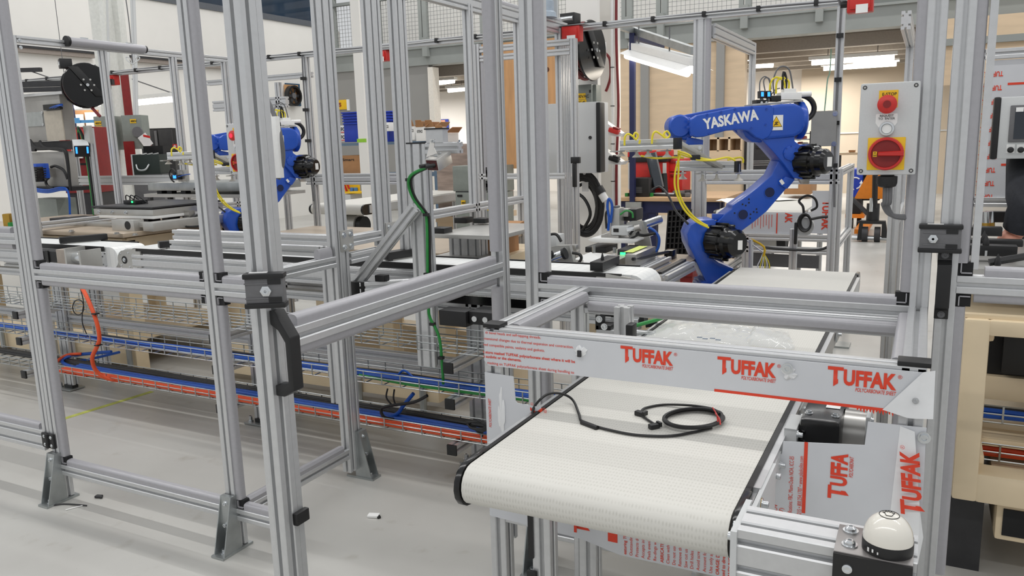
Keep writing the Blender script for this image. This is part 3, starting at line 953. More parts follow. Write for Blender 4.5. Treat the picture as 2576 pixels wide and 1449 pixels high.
for px, py, an in ((1610, 1040, -.3), (1645, 1072, .9)):
    c = bp_(px, py, .006); e = Vector((math.cos(an), math.sin(an), 0))
    bc(CB, 'plug', BLACK, c, (.024, .014, .011), (e, Vector((-e.y, e.x, 0)), Z), .002)
    bc(CB, 'latch_tab', BLACK, c + e * .014 + Z * .003, (.006, .016, .010), (e, Vector((-e.y, e.x, 0)), Z))
for px0, py0, px1, py1 in ((1793, 1026, 1806, 1062), (1800, 1040, 1812, 1068)):
    tb(CB, 'tie', RED, [bp_(px0, py0, .024), bp_((px0 + px1) / 2 + 4, (py0 + py1) / 2, .022), bp_(px1, py1, .014)], .0018, 6)
# crumpled clear bag further along the belt
BG = thing('plastic_bag', 'crumpled clear plastic bag on the belt behind the guard frame', 'bag', at(1790, 850, z=ZC))
rnd = random.Random(4)
nx, ny = 34, 12
c00, c10, c01, c11 = at(1615, 850, z=ZC + .002), at(2000, 880, z=ZC + .002), at(1690, 805, z=ZC + .002), at(1985, 835, z=ZC + .002)
vs = []
for j in range(ny + 1):
    for i in range(nx + 1):
        u, v = i / nx, j / ny
        q = (c00 * (1 - u) + c10 * u) * (1 - v) + (c01 * (1 - u) + c11 * u) * v
        h = (math.sin(u * math.pi) ** .5) * (math.sin(v * math.pi) ** .5) * (.026 if u < .35 else (.030 if u > .72 else .010))
        k = .007 * (rnd.random() - .3)
        vs.append(q + Z * max(.001, h + k) + Vector((rnd.random() - .5, rnd.random() - .5, 0)) * .012)
MB().add(vs, [(j * (nx + 1) + i, j * (nx + 1) + i + 1, (j + 1) * (nx + 1) + i + 1, (j + 1) * (nx + 1) + i) for j in range(ny) for i in range(nx)]).build('film', CLEAR, BG, sharp=25)
INK = mat('grey_ink', (120, 134, 152), .6)
qa = at(1760, 850, z=ZC + .03)
for k_ in range(4):
    bc(BG, 'printed_mark', INK, qa + Vector((.02 * k_, -.012 * (k_ % 2), .002)), (.016, .010, .0008), (Vector((1, .1, 0)).normalized(), Vector((-.1, 1, 0)).normalized(), Z))

# ================================================================== foreground beam, bracket and touch button
ZBm = .842
BMt = thing('mounting_beam', 'slotted aluminium beam bolted to the near end of the conveyor', 'beam', (-.15, 1.25, ZBm))
xbm = XC1 + .036
yb0 = at(1880, 1335, z=ZBm).y
pf(BMt, 'profile', (xbm, yb0 + .045, ZBm - .0675), (.02, yb0 + .045, ZBm - .0675), Y, 2, 3, .045)
bx(BMt, 'end_plate', GREYL, (xbm - .010, yb0 - .004, ZBm - .40), (xbm, yb0 + .12, ZBm - .004))
for yy, zz in ((.03, .03), (.07, .03)): bolt(BMt, (xbm - .010, yb0 + yy, ZBm - zz), -X, .007, .01)
cA, cB, cC, cD = at(2112, 1319, z=ZBm + .004), at(2300, 1353, z=ZBm + .004), at(2298, 1420, z=ZBm + .004), at(2105, 1386, z=ZBm + .004)
BK = thing('angle_bracket', 'dark bent steel bracket carrying the palm button', 'bracket', (cA + cC) / 2)
y0_, y1_ = (cC.y + cD.y) / 2 - .004, (cA.y + cB.y) / 2
bx(BK, 'top_plate', mat('scratched_steel', (150, 146, 144), .32, .7, .12, 8), (cA.x, y0_, ZBm + .001), (cB.x, y1_, ZBm + .005), .001)
bx(BK, 'front_plate', BLACK, (cA.x, y0_ - .004, ZBm - .16), (cB.x, y0_, ZBm + .003))
for px, py in ((2140, 1336), (2137, 1371)):
    c = at(px, py, z=ZBm + .005)
    cy(BK, 'washer', CHROME, c, c + Z * .002, .0115, 18)
    MB().lathe([(.0085, .002), (.008, .006), (.005, .0085), (.003, .0085), (.003, .005)], c, Z, 16).build('bolt', CHROME, BK)
c = at(2131, 1430, y=y0_ - .004)
MB().lathe([(.007, 0), (.007, .003), (.004, .004), (.002, .003)], c, -Y, 16).build('bolt', CHROME, BK)
dc = at(2232, 1382, z=ZBm + .005)
DM = thing('palm_button', 'white domed palm touch button with black ring and hand symbol', 'button', dc)
R_ = .0345
cy(DM, 'ring', BLACK, dc, dc + Z * .017, R_, 40, None, .0012)
MB().lathe([(R_ * .985, .017), (R_ * .985, .021)] + [(R_ * .97 * math.cos(a), .021 + .036 * math.sin(a)) for a in [math.pi / 2 * i / 12 for i in range(1, 12)]] + [(.001, .057)], dc, Z, 40).build('dome', mat('ivory_dome', (228, 224, 214), .16, 0, 0, coat=.5), DM, sharp=50)
for k_ in range(2):
    pass
# hand pictogram ring, lying on the crown of the dome
def domept(u, v):
    rr = math.hypot(u, v)
    return dc + Vector((u, v, .021 + .036 * math.sqrt(max(0, 1 - (rr / (R_ * .97)) ** 2)) + .0006))
tb(DM, 'ring_mark', BLACK, [domept(.0135 * math.cos(2 * math.pi * i / 24), .0135 * math.sin(2 * math.pi * i / 24)) for i in range(25)], .0005, 5, 2)
hand = [(-.004, -.008), (-.006, -.002), (-.009, .002), (-.006, .001), (-.005, .007), (-.003, .002), (-.001, .009), (.0005, .002), (.003, .008), (.0035, .001), (.007, .004), (.005, -.003), (.003, -.008)]
tb(DM, 'hand_mark', BLACK, [domept(*h) for h in hand] + [domept(*hand[0])], .0005, 5, 2)
for k_ in range(3):
    a_ = -2.35 + k_ * .22
    n_ = Vector((math.cos(a_), math.sin(a_), 0))
    bc(DM, 'ring_symbol', WHITE, dc + n_ * (R_ + .0002) + Z * (.007 + .001 * (k_ % 2)), (.0006, .003 - .0006 * k_, .006 - .0012 * k_), (n_, Vector((-n_.y, n_.x, 0)), Z))

# ================================================================== control box
ye = YF - .055
A0, A1 = at(2168, 208, y=ye), at(2312, 437, y=ye)
bx0, bx1, bz0, bz1 = at(2160, 325, y=ye).x, at(2310, 320, y=ye).x, at(2235, 440, y=ye).z, at(2238, 207, y=ye).z
EB = thing('control_box', 'light grey control box with emergency stop and rotary switch on the fence post', 'control box', ((bx0 + bx1) / 2, ye, bz0))
bx(EB, 'back', GREYL, (bx0 + .004, ye + .012, bz0 + .004), (bx1 - .004, ye + .055, bz1 - .004), .003)
bx(EB, 'lid', GREYL, (bx0, ye, bz0), (bx1, ye + .013, bz1), .005)
for xx in (bx0 + .010, bx1 - .010):
    for zz in (bz0 + .010, bz1 - .010):
        cy(EB, 'lid_screw', DARK, (xx, ye - .001, zz), (xx, ye, zz), .005, 14)
        cy(EB, 'lid_screw', STEEL, (xx, ye - .0016, zz), (xx, ye, zz), .0028, 10)
def ep(px, py, o=0): 
    q = at(px, py, y=ye); return Vector((q.x, ye - o, q.z))
q0, q1 = ep(2212, 228), ep(2258, 270)
bx(EB, 'label_plate', YEL, (q0.x, ye - .0012, q1.z), (q1.x, ye, q0.z), .001)
txt(EB, 'lettering', BLACK, 'E-STOP', ep(2219, 241, .0014), X, Z, .0070, None, .008)
c = ep(2233, 263)
bt = MB().lathe([(.012, 0), (.012, .012), (.020, .016), (.0225, .022), (.022, .028), (.016, .0325), (.009, .034), (.0085, .0335), (.0001, .034)], c, -Y, 32).build('mushroom_button', RED, EB)
cy(bt, 'button_lens', REDD, c - Y * .033, c - Y * .0355, .009, 20)
q0, q1 = ep(2207, 286), ep(2257, 320)
pl = [(-.0235, .0), (.0235, .0), (.0245, -.004), (.0245, -.022), (.012, -.04), (-.012, -.04), (-.0245, -.022), (-.0245, -.004)]
cm = ep(2231, 286)
MB().prism(pl, (cm.x, ye, cm.z), X, Z, .0012).build('label_plate', WHITE, EB)
txt(EB, 'lettering', BLACK, 'REQUEST', (cm.x, ye - .0014, cm.z - .0075), X, Z, .0052, None, .004, 0, 'CENTER')
txt(EB, 'lettering', BLACK, 'TO  ENTER', (cm.x, ye - .0014, cm.z - .0145), X, Z, .0052, None, .004, 0, 'CENTER')
c = ep(2231, 324)
MB().lathe([(.018, 0), (.018, .004), (.0165, .009), (.0125, .010), (.0115, .004)], c, -Y, 32).build('button_bezel', CHROME, EB)
cy(EB, 'push_button', WHITE, c, c - Y * .006, .0112, 24)
q0, q1 = ep(2184, 347), ep(2274, 427)
bx(EB, 'switch_plate', YEL, (q0.x, ye - .003, q1.z), (q1.x, ye, q0.z), .003)
c = (q0 + q1) / 2
c.y = ye
MB().lathe([(.0405, .003), (.0405, .012), (.038, .016), (.034, .016), (.033, .010), (.0001, .010)], c, -Y, 40).build('rotary_disc', RED, EB)
cy(EB, 'rotary_well', REDD, c - Y * .0102, c - Y * .0108, .033, 32)
hx0 = c.x - .018
MB().add([(hx0, ye - .011, c.z - .0055), (c.x + .041, ye - .011, c.z - .006), (c.x + .041, ye - .011, c.z + .008), (hx0, ye - .011, c.z + .0055),
          (hx0 + .002, ye - .026, c.z - .003), (c.x + .040, ye - .028, c.z - .004), (c.x + .040, ye - .028, c.z + .006), (hx0 + .002, ye - .026, c.z + .003)],
         [(0, 1, 2, 3), (7, 6, 5, 4), (0, 4, 5, 1), (1, 5, 6, 2), (2, 6, 7, 3), (3, 7, 4, 0)]).build('rotary_handle', RED, EB)
bx(EB, 'label_plate', YEL, (c.x - .029, ye - .0125, c.z - .007), (c.x - .020, ye - .0108, c.z + .006))
txt(EB, 'lettering', BLACK, 'O', (c.x - .0245, ye - .0128, c.z + .001), X, Z, .0035, None, .02, 0, 'CENTER')
txt(EB, 'lettering', BLACK, 'OFF', (c.x - .0245, ye - .0128, c.z - .005), X, Z, .0030, None, .02, 0, 'CENTER')
c = at(2232, 443, y=ye + .03)
MB().lathe([(.016, 0), (.016, -.003), (.024, -.005), (.024, -.022), (.021, -.030), (.014, -.033)], (c.x, ye + .03, bz0), Z, 16).build('cable_gland', BLACK, EB)
for k_ in range(3):
    o_ = k_ * .006
    pts = [Vector((c.x - .004 + o_, ye + .03, bz0 - .02)), Vector((c.x - .003 + o_, ye + .035, bz0 - .07)), at(2222 + k_ * 5, 515, y=ye + .05), at(2240 + k_ * 4, 540 + k_ * 2, y=ye + .06), at(2290, 545 + k_ * 2, y=ye + .07)]
    tb(EB, 'conduit', GREYP, pts, .0058, 8)

# ================================================================== operator panel and sheet wall on the right
yo = 3.55
OP = thing('operator_panel', 'light grey operator panel with dark touch screen cut off at the right edge', 'control panel', at(2540, 330, y=yo))
o0, o1 = at(2510, 245, y=yo), at(2505, 400, y=yo)
bx(OP, 'box', GREYL, (o0.x + .012, yo + .005, o1.z), (o0.x + .52, yo + .2, o0.z), .004)
bx(OP, 'edge_seal', BLACK, (o0.x - .01, yo, o1.z - .002), (o0.x + .012, yo + .06, o0.z + .002), .008)
s0, s1 = at(2546, 265, y=yo), at(2541, 358, y=yo)
bx(OP, 'bezel', GREYP, (s0.x - .004, yo - .002, s1.z), (s0.x + .30, yo + .006, s0.z), .004)
bx(OP, 'screen', SCREEN, (s0.x + .012, yo - .004, s1.z + .012), (s0.x + .29, yo, s0.z - .012))
st = at(2556, 273, y=yo)
bx(OP, 'sticky_note', PURPLE, (st.x, yo - .005, st.z - .012), (st.x + .024, yo - .004, st.z + .004))
for px in (2542, 2568):
    c = at(px, 377, y=yo)
    bx(OP, 'label_plate', WHITE, (c.x - .013, yo + .003, c.z - .012), (c.x + .013, yo + .006, c.z + .02))
    MB().lathe([(.011, 0), (.011, .008), (.006, .010), (.006, .02)], (c.x, yo + .004, c.z), -Y, 14).build('selector_knob', BLACK, OP)
yw = 4.3
SW = thing('masked_sheet', 'tall film-masked polycarbonate sheet behind the operator panel', 'plastic sheet', at(2540, 500, y=yw))
w0, w1, wz0, wz1 = at(2470, 300, y=yw).x, at(2700, 300, y=yw).x, at(2530, 496, y=yw).z, at(2530, 150, y=yw).z
bx(SW, 'sheet', FILM, (w0, yw, wz0), (w1, yw + .006, wz1))
TUF = []
for i in range(10):
    zz = wz1 - .05 - i * (wz1 - wz0) / 10.0
    for j in range(3):
        xx = at(2545, 160, y=yw).x - .09 + j * .16
        if j == 1 and i in (1, 4, 7): continue
        o_ = txt(SW, 'lettering', REDT, 'TUFFAK', (xx + .06, yw - .001, zz), -X, -Z, .021, .075, .03) if not TUF else None
        if not TUF: 
            o_.data = o_.data.copy(); TUF.append(o_)
            for v in o_.data.vertices: v.co = v.co
            base = Vector((xx, yw, zz)); TUF.append(base)
        else:
            o_ = TUF[0].copy(); COL.objects.link(o_); o_.location = TUF[0].location + (Vector((xx, yw, zz)) - TUF[1])
for zz in (at(2560, 210, y=yw).z, at(2560, 414, y=yw).z):
    bx(SW, 'printed_line', REDT, (at(2535, 210, y=yw).x, yw - .001, zz - .005), (w1, yw, zz + .005))
# frame round it
SF = thing('sheet_frame', 'aluminium frame holding the tall masked sheet behind the operator panel', 'frame', (w0, yw, 0))
px_(SF, 'rail', w0 - .05, w1, yw - .01, wz1 + .05, 1, 1, .045, ALU)
px_(SF, 'rail', w0 - .05, w1, yw - .01, wz0 - .0, 1, 1, .045, ALU)
pz(SF, 'post', w0 - .05, yw - .01, .012, wz1 + .05)
pz(SF, 'post', w1 - .05, yw - .01, .012, wz1 + .05)

# ================================================================== transfer line behind the fence
def fb(p, name, m, px0, py0, px1, py1, y, dep, bev=0):
    """upright box: front face in the plane y, seen between two picture corners, dep metres deep"""
    cx, cyy = (px0 + px1) / 2, (py0 + py1) / 2
    x0, x1 = at(px0, cyy, y=y).x, at(px1, cyy, y=y).x
    z0, z1 = at(cx, py1, y=y).z, at(cx, py0, y=y).z
    return bx(p, name, m, (x0, y, z0), (x1, y + dep, z1), bev)


def fpost(p, px, py, w, y, z0, z1, name='post', m=None, ny=1):
    """slotted post whose front face centre is seen at px, py in the plane y"""
    x = at(px, py, y=y).x
    nx = max(1, round(w / P))
    return pf(p, name, (x, y + ny * P / 2, z0), (x, y + ny * P / 2, z1), X, nx, ny, P, m or ALU)


YT = 2.95
ZBt = .917


def roll_belt(p, x0, x1, end, m=WHITE, dep=.22):
    belt_loop(p, YT + .01, YT + dep - .01, x0, x1, ZBt, .062, m, 'x')


GRID = mat('segmented_belt', (232, 234, 232), .4, 0, .0)
nt = GRID.node_tree
bk = nt.nodes.new('ShaderNodeTexBrick'); bk.offset = 0
bk.inputs['Scale'].default_value = 1; bk.inputs['Color1'].default_value = srgb((238, 239, 237)); bk.inputs['Color2'].default_value = srgb((230, 232, 231)); bk.inputs['Mortar'].default_value = srgb((222, 224, 223))
bk.inputs['Mortar Size'].default_value = .003; bk.inputs['Brick Width'].default_value = .045; bk.inputs['Row Height'].default_value = .045
tc = nt.nodes.new('ShaderNodeTexCoord'); nt.links.new(tc.outputs['Object'], bk.inputs['Vector']); nt.links.new(bk.outputs['Color'], nt.nodes['Principled BSDF'].inputs['Base Color'])


def line_conv(label, x0, x1, capped):
    T = thing('line_conveyor', label, 'conveyor', ((x0 + x1) / 2, YT, 0))
    roll_belt(T, x0, x1, 1, GRID)
    for y in (YT - .012, YT + .22):
        bx(T, 'guide_strip', BLACK, (x0 + .13, y, ZBt - .022), (x1 - .10, y + .014, ZBt + .004))
        pf(T, 'side_profile', (x0 + .13, y + .012, ZBt - .075), (x1 - .10, y + .012, ZBt - .075), Y, 1, 2, .045)
    # end plates
    for xe, s in ((x0, 1), (x1, -1)) if capped != 1 else ((x0, 1),):
        n = 8
        pts = [(.16, .004), (.16, -.115)] + [(.062 - math.sin(math.pi * i / n) * .058, -.062 - math.cos(math.pi * i / n) * .055) for i in range(n + 1)]
        vs = [(xe + s * a, YT - .018, ZBt + b) for a, b in pts] + [(xe + s * a, YT - .006, ZBt + b) for a, b in pts]
        k = len(pts)
        pl = MB().add(vs, [tuple(range(k)), tuple(range(2 * k - 1, k - 1, -1))] + [(i, i + k, (i + 1) % k + k, (i + 1) % k) for i in range(k)]).build('end_plate', PLATE, T)
        cy(pl, 'bearing', BLACK, (xe + s * .062, YT - .02, ZBt - .062), (xe + s * .062, YT - .010, ZBt - .062), .022, 16)
        bolt(pl, (xe + s * .062, YT - .02, ZBt - .062), -Y, .008, .006)
        for a, b in ((.03, -.03), (.03, -.095), (.10, -.02), (.10, -.10), (.14, -.06), (.14, -.03)): bolt(pl, (xe + s * a, YT - .018, ZBt + b), -Y, .004, .004)
        bx(pl, 'tension_block', PLATE, (xe + s * .16, YT - .02, ZBt - .10), (xe + s * .20, YT - .004, ZBt - .01))
    return T


xe1 = at(292, 640, y=YT).x
line_conv('white belt line conveyor entering from the left edge behind the fence', xe1 - 3.2, xe1, 1)
T2 = line_conv('long white belt line conveyor running behind the open door', xe1 + .03, at(1625, 690, y=YT).x, 2)
# drive with coupling beside the first conveyor
DR = thing('servo_drive', 'black servo drive with silver coupling beside the white drive roller', 'motor', at(170, 655, y=YT))
q = at(225, 650, y=2.86)
bx(DR, 'motor', BLACK, (q.x - .52, 2.82, q.z - .03), (q.x - .22, 2.90, q.z + .035), .006)
bx(DR, 'gearbox', mat('warm_grey', (156, 146, 136), .5), (q.x - .22, 2.81, q.z - .04), (q.x - .13, 2.91, q.z + .05), .004)
bx(DR, 'bracket', PLATE, (q.x - .13, 2.80, q.z - .06), (q.x - .115, 2.92, q.z + .06))
cy(DR, 'coupling', CHROME, (q.x - .115, 2.86, q.z), (q.x - .02, 2.86, q.z), .035, 20)
cy(DR, 'collar', BLACK, (q.x - .02, 2.86, q.z), (q.x - .005, 2.86, q.z), .042, 20)
bx(DR, 'bracket', PLATE, (q.x - .005, 2.80, q.z - .055), (q.x + .01, 2.93, q.z + .05))
for k_ in range(4): bx(DR, 'fin', BLACK, (q.x - .50 + k_ * .06, 2.812, q.z - .034), (q.x - .48 + k_ * .06, 2.82, q.z + .039))

# structure carrying the line: legs, beams
LN = thing('support_framework', 'aluminium support frame of the transfer line with paired legs', 'frame', (-2.9, 3.0, 0))
legs = [at(1180, 1168, z=0).x, at(640, 1065, z=0).x, at(170, 975, z=0).x]
for lx_ in legs:
    pz(LN, 'leg', lx_, 2.97, .03, .78, 2, 1)
    pz(LN, 'leg', lx_, 3.2, .03, .78, 2, 1)
    bx(LN, 'foot_plate', GALV, (lx_ - .04, 2.93, .004), (lx_ + .11, 3.03, .012))
    bx(LN, 'foot_plate', BLACK, (lx_ + .01, 2.96, .012), (lx_ + .09, 3.0, .03))
    bolt(LN, (lx_ - .02, 2.96, .012), Z, .01, .03)
px_(LN, 'beam', -5.6, -1.0, 2.97, .748, 1, 1)
px_(LN, 'beam', -5.6, -1.0, 3.2, .748, 1, 1)
px_(LN, 'beam', legs[1], legs[0], 2.99, .475, 1, 2)
px_(LN, 'beam', legs[2] - .8, legs[1], 2.99, .475, 1, 1)
# linear axis under the belt
LA = thing('linear_axis', 'black linear axis with toothed belt under the line conveyor', 'linear axis', (-1.7, 2.95, .78))
bx(LA, 'body', BLACKG, (-2.5, 2.94, .752), (-.98, 3.0, .79))
bx(LA, 'toothed_belt', mat('toothed_belt', (190, 190, 186), .5, 0, .4, 220, stretch=(1, .01, .01)), (-2.5, 2.93, .792), (-.98, 2.985, .800))
c = at(1135, 800, y=2.72)
bx(LA, 'carriage', BLACK, (c.x - .06, 2.72, c.z - .035), (c.x + .07, 2.80, c.z + .03), .004)
bx(LA, 'gear_head', BLACK, (c.x + .07, 2.74, c.z - .025), (c.x + .20, 2.86, c.z + .03), .006)
for k_ in range(2): cy(LA, 'plug', CHROME, (c.x + .10 + k_ * .05, 2.735, c.z), (c.x + .10 + k_ * .05, 2.75, c.z), .012, 12)

# wire cable trays ---------------------------------------------------------
YTR = 2.75


def tray(label, x0, x1, ztop, h, dep=.16):
    T = thing('cable_tray', label, 'cable tray', ((x0 + x1) / 2, YTR, ztop - h), 'wire cable trays under the transfer line')
    r = .0028
    zb = ztop - h
    n = int((x1 - x0) / .10)
    for nm, y, z in (('long_wire', YTR, ztop), ('long_wire', YTR, ztop - h * .5), ('long_wire', YTR, zb), ('long_wire', YTR + dep / 3, zb), ('long_wire', YTR + dep * 2 / 3, zb), ('long_wire', YTR + dep, zb), ('long_wire', YTR + dep, ztop), ('long_wire', YTR + dep, ztop - h * .5)):
        cy(T, nm, WIRE, (x0, y, z), (x1, y, z), r, 5)
    first = None
    for i in range(n + 1):
        x = x0 + i * .10
        if first is None:
            m = MB()
            m.tube([(x, YTR - r, ztop), (x, YTR - r, zb + .004), (x, YTR + .004, zb - r), (x, YTR + dep - .004, zb - r), (x, YTR + dep + r, zb + .004), (x, YTR + dep + r, ztop)], r, 5, 1)
            first = m.build('cross_wire', WIRE, T)
        else:
            o = first.copy(); COL.objects.link(o); o.location.x = first.location.x + i * .10
    return T


XR_ = -1.13
zs = [(.645, .062), (.452, .052), (.243, .046)]
tray('upper wire cable tray, nearly empty, under the line conveyor', -5.7, XR_, *zs[0])
tray('middle wire cable tray holding blue and green cables', -5.7, XR_, *zs[1])
tray('lowest wire cable tray holding the orange and blue cable bundle', -5.7, XR_, *zs[2])
# tray arms with black end caps
for lx_ in legs:
    for z in (zs[0][0] - zs[0][1] - .03, zs[1][0] - zs[1][1] - .004, zs[2][0] - zs[2][1] - .004):
        xo = lx_ + .045 + (.02 if lx_ == legs[0] else 0)
        ar = pf(LN, 'tray_arm', (xo, YTR - .04, z - .024), (xo, 2.97, z - .024), X, 1, 1, .045)
        bx(ar, 'end_cap', BLACK, (xo - .023, YTR - .05, z - .047), (xo + .023, YTR - .04, z - .001), .002)


def bundle(label, m, n, x0, x1, y, z, spread, r, seed, wav=.006, zig=None, cat='cable'):
    rnd = random.Random(seed)
    T = thing('cable_bundle', label, cat, ((x0 + x1) / 2, y, z))
    for i in range(n):
        pts = []
        k = max(3, int((x1 - x0) / .45))
        a = 2 * math.pi * i / max(1, n)
        for j in range(k + 1):
            x = x0 + (x1 - x0) * j / k
            pts.append((x, y + spread * math.cos(a) + rnd.uniform(-wav, wav), z + max(r, spread * .5 * (1 + math.sin(a)) + rnd.uniform(-wav, wav) * .6)))
        tb(T, 'cable', m, pts, r, 6, 4)
    return T


z3 = zs[2][0] - zs[2][1]
z2 = zs[1][0] - zs[1][1]
bundle('bundle of orange power cables in the lowest tray', ORANGE, 6, at(150, 930, y=YTR).x, XR_, YTR + .025, z3 + .004, .016, .0085, 3)
bundle('thick blue cables lying behind the orange ones in the lowest tray', BLUEC, 5, at(150, 930, y=YTR).x + .05, XR_, YTR + .085, z3 + .012, .016, .009, 4)
bundle('black cables along the back of the lowest tray', BLACK, 6, -5.7, XR_, YTR + .135, z3 + .012, .02, .010, 5)
bundle('blue network cables in the middle tray', BLUEC, 6, -5.7, XR_, YTR + .07, z2 + .004, .02, .0055, 6, .012)
bundle('black cables in the middle tray', BLACK, 4, -4.2, XR_, YTR + .12, z2 + .004, .012, .006, 8, .012)
# green cable running up to the camera box
GC = thing('green_cable', 'green camera cable running up the post to the steel camera housing', 'cable', at(1110, 960, y=YTR))
ycp = 2.70
pts = [(XR_, YTR + .02, z2 + .012), (-1.5, YTR + .02, z2 + .012), (-1.95, YTR + .015, z2 + .012), (-2.25, YTR + .03, z2 + .02)]
tb(GC, 'cable', GREEN, pts, .0065, 8)
pts = [at(1115, 965, y=YTR + .03), at(1113, 930, y=YTR), at(1105, 850, y=YTR - .02), at(1082, 800, y=YTR - .02), at(1078, 770, y=2.72), at(1076, 690, y=2.70), at(1074, 560, y=2.70), at(1066, 535, y=2.69), at(1040, 500, y=2.66), at(1028, 465, y=2.64), at(1035, 440, y=2.62), at(1075, 420, y=2.62)]
tb(GC, 'cable', GREEN, pts, .0062, 8)
tb(GC, 'cable', BLACK, [p_ + Vector((.010, .004, 0)) for p_ in pts[4:]], .005, 8)
for px, py in ((1074, 690), (1072, 540), (1028, 452), (1088, 815), (1110, 900)):
    q = at(px, py, y=2.69 if py < 760 else YTR - .02)
    bc(GC, 'cable_tie', BLACK, q, (.022, .018, .012))
# orange power lead dropping down on the left, with thin black pair
OL = thing('orange_lead', 'thick orange power lead hanging from the line into the lowest tray', 'cable', at(235, 900, y=2.70))
tb(OL, 'cable', ORANGE, [at(205, 722, y=2.72), at(222, 755, y=2.70), at(243, 810, y=2.69), at(250, 850, y=2.69), at(244, 872, y=2.69), at(232, 900, y=2.69), at(240, 930, y=2.70), at(265, 950, y=2.73), at(300, 958, y=YTR + .03)], .011, 10)
for px, py in ((240, 789), (247, 868)): bc(OL, 'cable_tie', BLACK, at(px, py, y=2.69), (.03, .03, .006))
BLK = thing('black_lead', 'thin black lead with a loop hanging beside the orange one', 'cable', at(205, 780, y=2.74))
tb(BLK, 'cable', BLACK, [at(202, 725, y=2.74), at(210, 760, y=2.74), at(207, 790, y=2.74), at(208, 815, y=2.74), at(220, 845, y=2.78)], .003, 6)
tb(BLK, 'loop', BLACK, [at(197 + 14 * math.cos(a), 773 + 19 * math.sin(a), y=2.74) for a in [i * .45 for i in range(15)]], .003, 6)
BL2 = thing('blue_cable_loop', 'blue and orange cables looping round at the open end of the lowest tray', 'cable', at(170, 915, y=2.85))
tb(BL2, 'cable', ORANGE, [at(205, 890, y=2.95), at(170, 893, y=2.9), at(145, 908, y=2.82), at(140, 925, y=2.78), at(165, 938, y=YTR + .03), at(220, 945, y=YTR + .025)], .009, 8)
tb(BL2, 'cable', BLUEC, [at(280, 885, y=3.0), at(200, 892, y=2.95), at(165, 900, y=2.88), at(158, 912, y=2.84), at(190, 925, y=2.83), at(260, 940, y=YTR + .085)], .010, 8)
tb(BL2, 'cable', BLUEC, [at(300, 886, y=3.04), at(220, 905, y=3.0), at(180, 912, y=2.9), at(230, 930, y=2.84)], .008, 8)
BL3 = thing('cable_branch', 'black and blue cables crossing between the middle and lowest trays', 'cable', at(1000, 1000, y=2.8))
for k_, (m_, r_, ps) in enumerate(((BLACK, .007, [(1075, 995), (1040, 1012), (985, 1020), (960, 1028), (965, 1048), (990, 1055)]), (BLACK, .004, [(975, 978), (972, 1000), (985, 1018)]), (BLACK, .004, [(992, 980), (990, 1002), (996, 1020)]), (BLUEC, .009, [(1040, 990), (1015, 1020), (1000, 1040), (975, 1050)]), (BLUEC, .005, [(1000, 945), (1015, 932), (1035, 945), (1060, 975)]))):
    tb(BL3, 'cable', m_, [at(a_, b_, y=2.79 + .012 * k_) for a_, b_ in ps], r_, 8)
BL4 = thing('cable_knot', 'knot of black cables at the end of the lowest tray beside the masked sheet', 'cable', at(1200, 1075, y=2.72))
for k_ in range(3):
    tb(BL4, 'cable', BLACK, [at(1175, 1062 + 3 * k_, y=2.72 + .02 * k_), at(1200, 1060 - 2 * k_, y=2.72), at(1225, 1066 + 4 * k_, y=2.72), at(1215, 1078 + 3 * k_, y=2.72), at(1185, 1076, y=2.73), at(1180, 1066, y=2.74), at(1215, 1090 + k_ * 4, y=2.76)], .005, 6)

# ---- black bump rails (fixtures) sitting on the belts
def fixture(label, px, py, L=.20, y=YT + .03, pin=False, ang=None):
    c = at(px, py, y=y)
    d_ = Vector(ang).normalized() if ang else Vector((0, 1, 0))
    s_ = Vector((d_.y, -d_.x, 0))
    T = thing('pallet_stop', label, 'fixture', (c.x, c.y, c.z))
    bc(T, 'block', BLACK, c + d_ * (L / 2) + Z * .018, (.055, L, .036), (s_, d_, Z), .002)
    bc(T, 'shim', PLATE, c + d_ * (L / 2) - Z * .003, (.04, L * .7, .006), (s_, d_, Z))
    if pin: MB().lathe([(.007, 0), (.007, .008), (.005, .016), (.001, .032)], c + d_ * .07 + Z * .036, Z, 10).build('pin', BLACK, T)
    return T


fixture('black stop bar on the left line conveyor behind the far left post', 150, 612, .26, ang=(.55, 1, 0))
fixture('black stop bar on the belt beside the silver end plate', 400, 624, .26, ang=(.55, 1, 0))
fixture('black stop bar with screw on the belt behind the diagonal brace', 968, 654, .22, ang=(.3, 1, 0))
fixture('black stop bar with pointed pin near the belt end by the robot cell', 1500, 682, .20, y=YT + .02, pin=True)

# ---- diagonal brace on a carriage
BR = thing('brace_carriage', 'diagonal aluminium brace rising from a black-capped slide', 'brace', at(905, 730, y=2.72))
yb_ = 2.74
a_, b_ = at(898, 712, y=yb_), at(1046, 522, y=yb_)
pf(BR, 'brace', a_, b_, Y, 1, 1, .045)
c = at(905, 722, y=yb_ - .03)
pf(BR, 'slide_arm', (c.x + .0, yb_ - .03, c.z), (c.x + .36, yb_ + .24, c.z), Z, 1, 1, .045)
bx(BR, 'slide_arm_cap', BLACK, (c.x - .05, yb_ - .045, c.z - .026), (c.x + .03, yb_ - .03, c.z + .024), .002)
bx(BR, 'slide', BLACK, (c.x - .06, yb_ - .03, c.z - .05), (c.x + .2, yb_ + .08, c.z - .024))
bx(BR, 'angle', BLACK, (c.x + .06, yb_ + .0, c.z + .023), (c.x + .11, yb_ + .04, c.z + .05), .003)

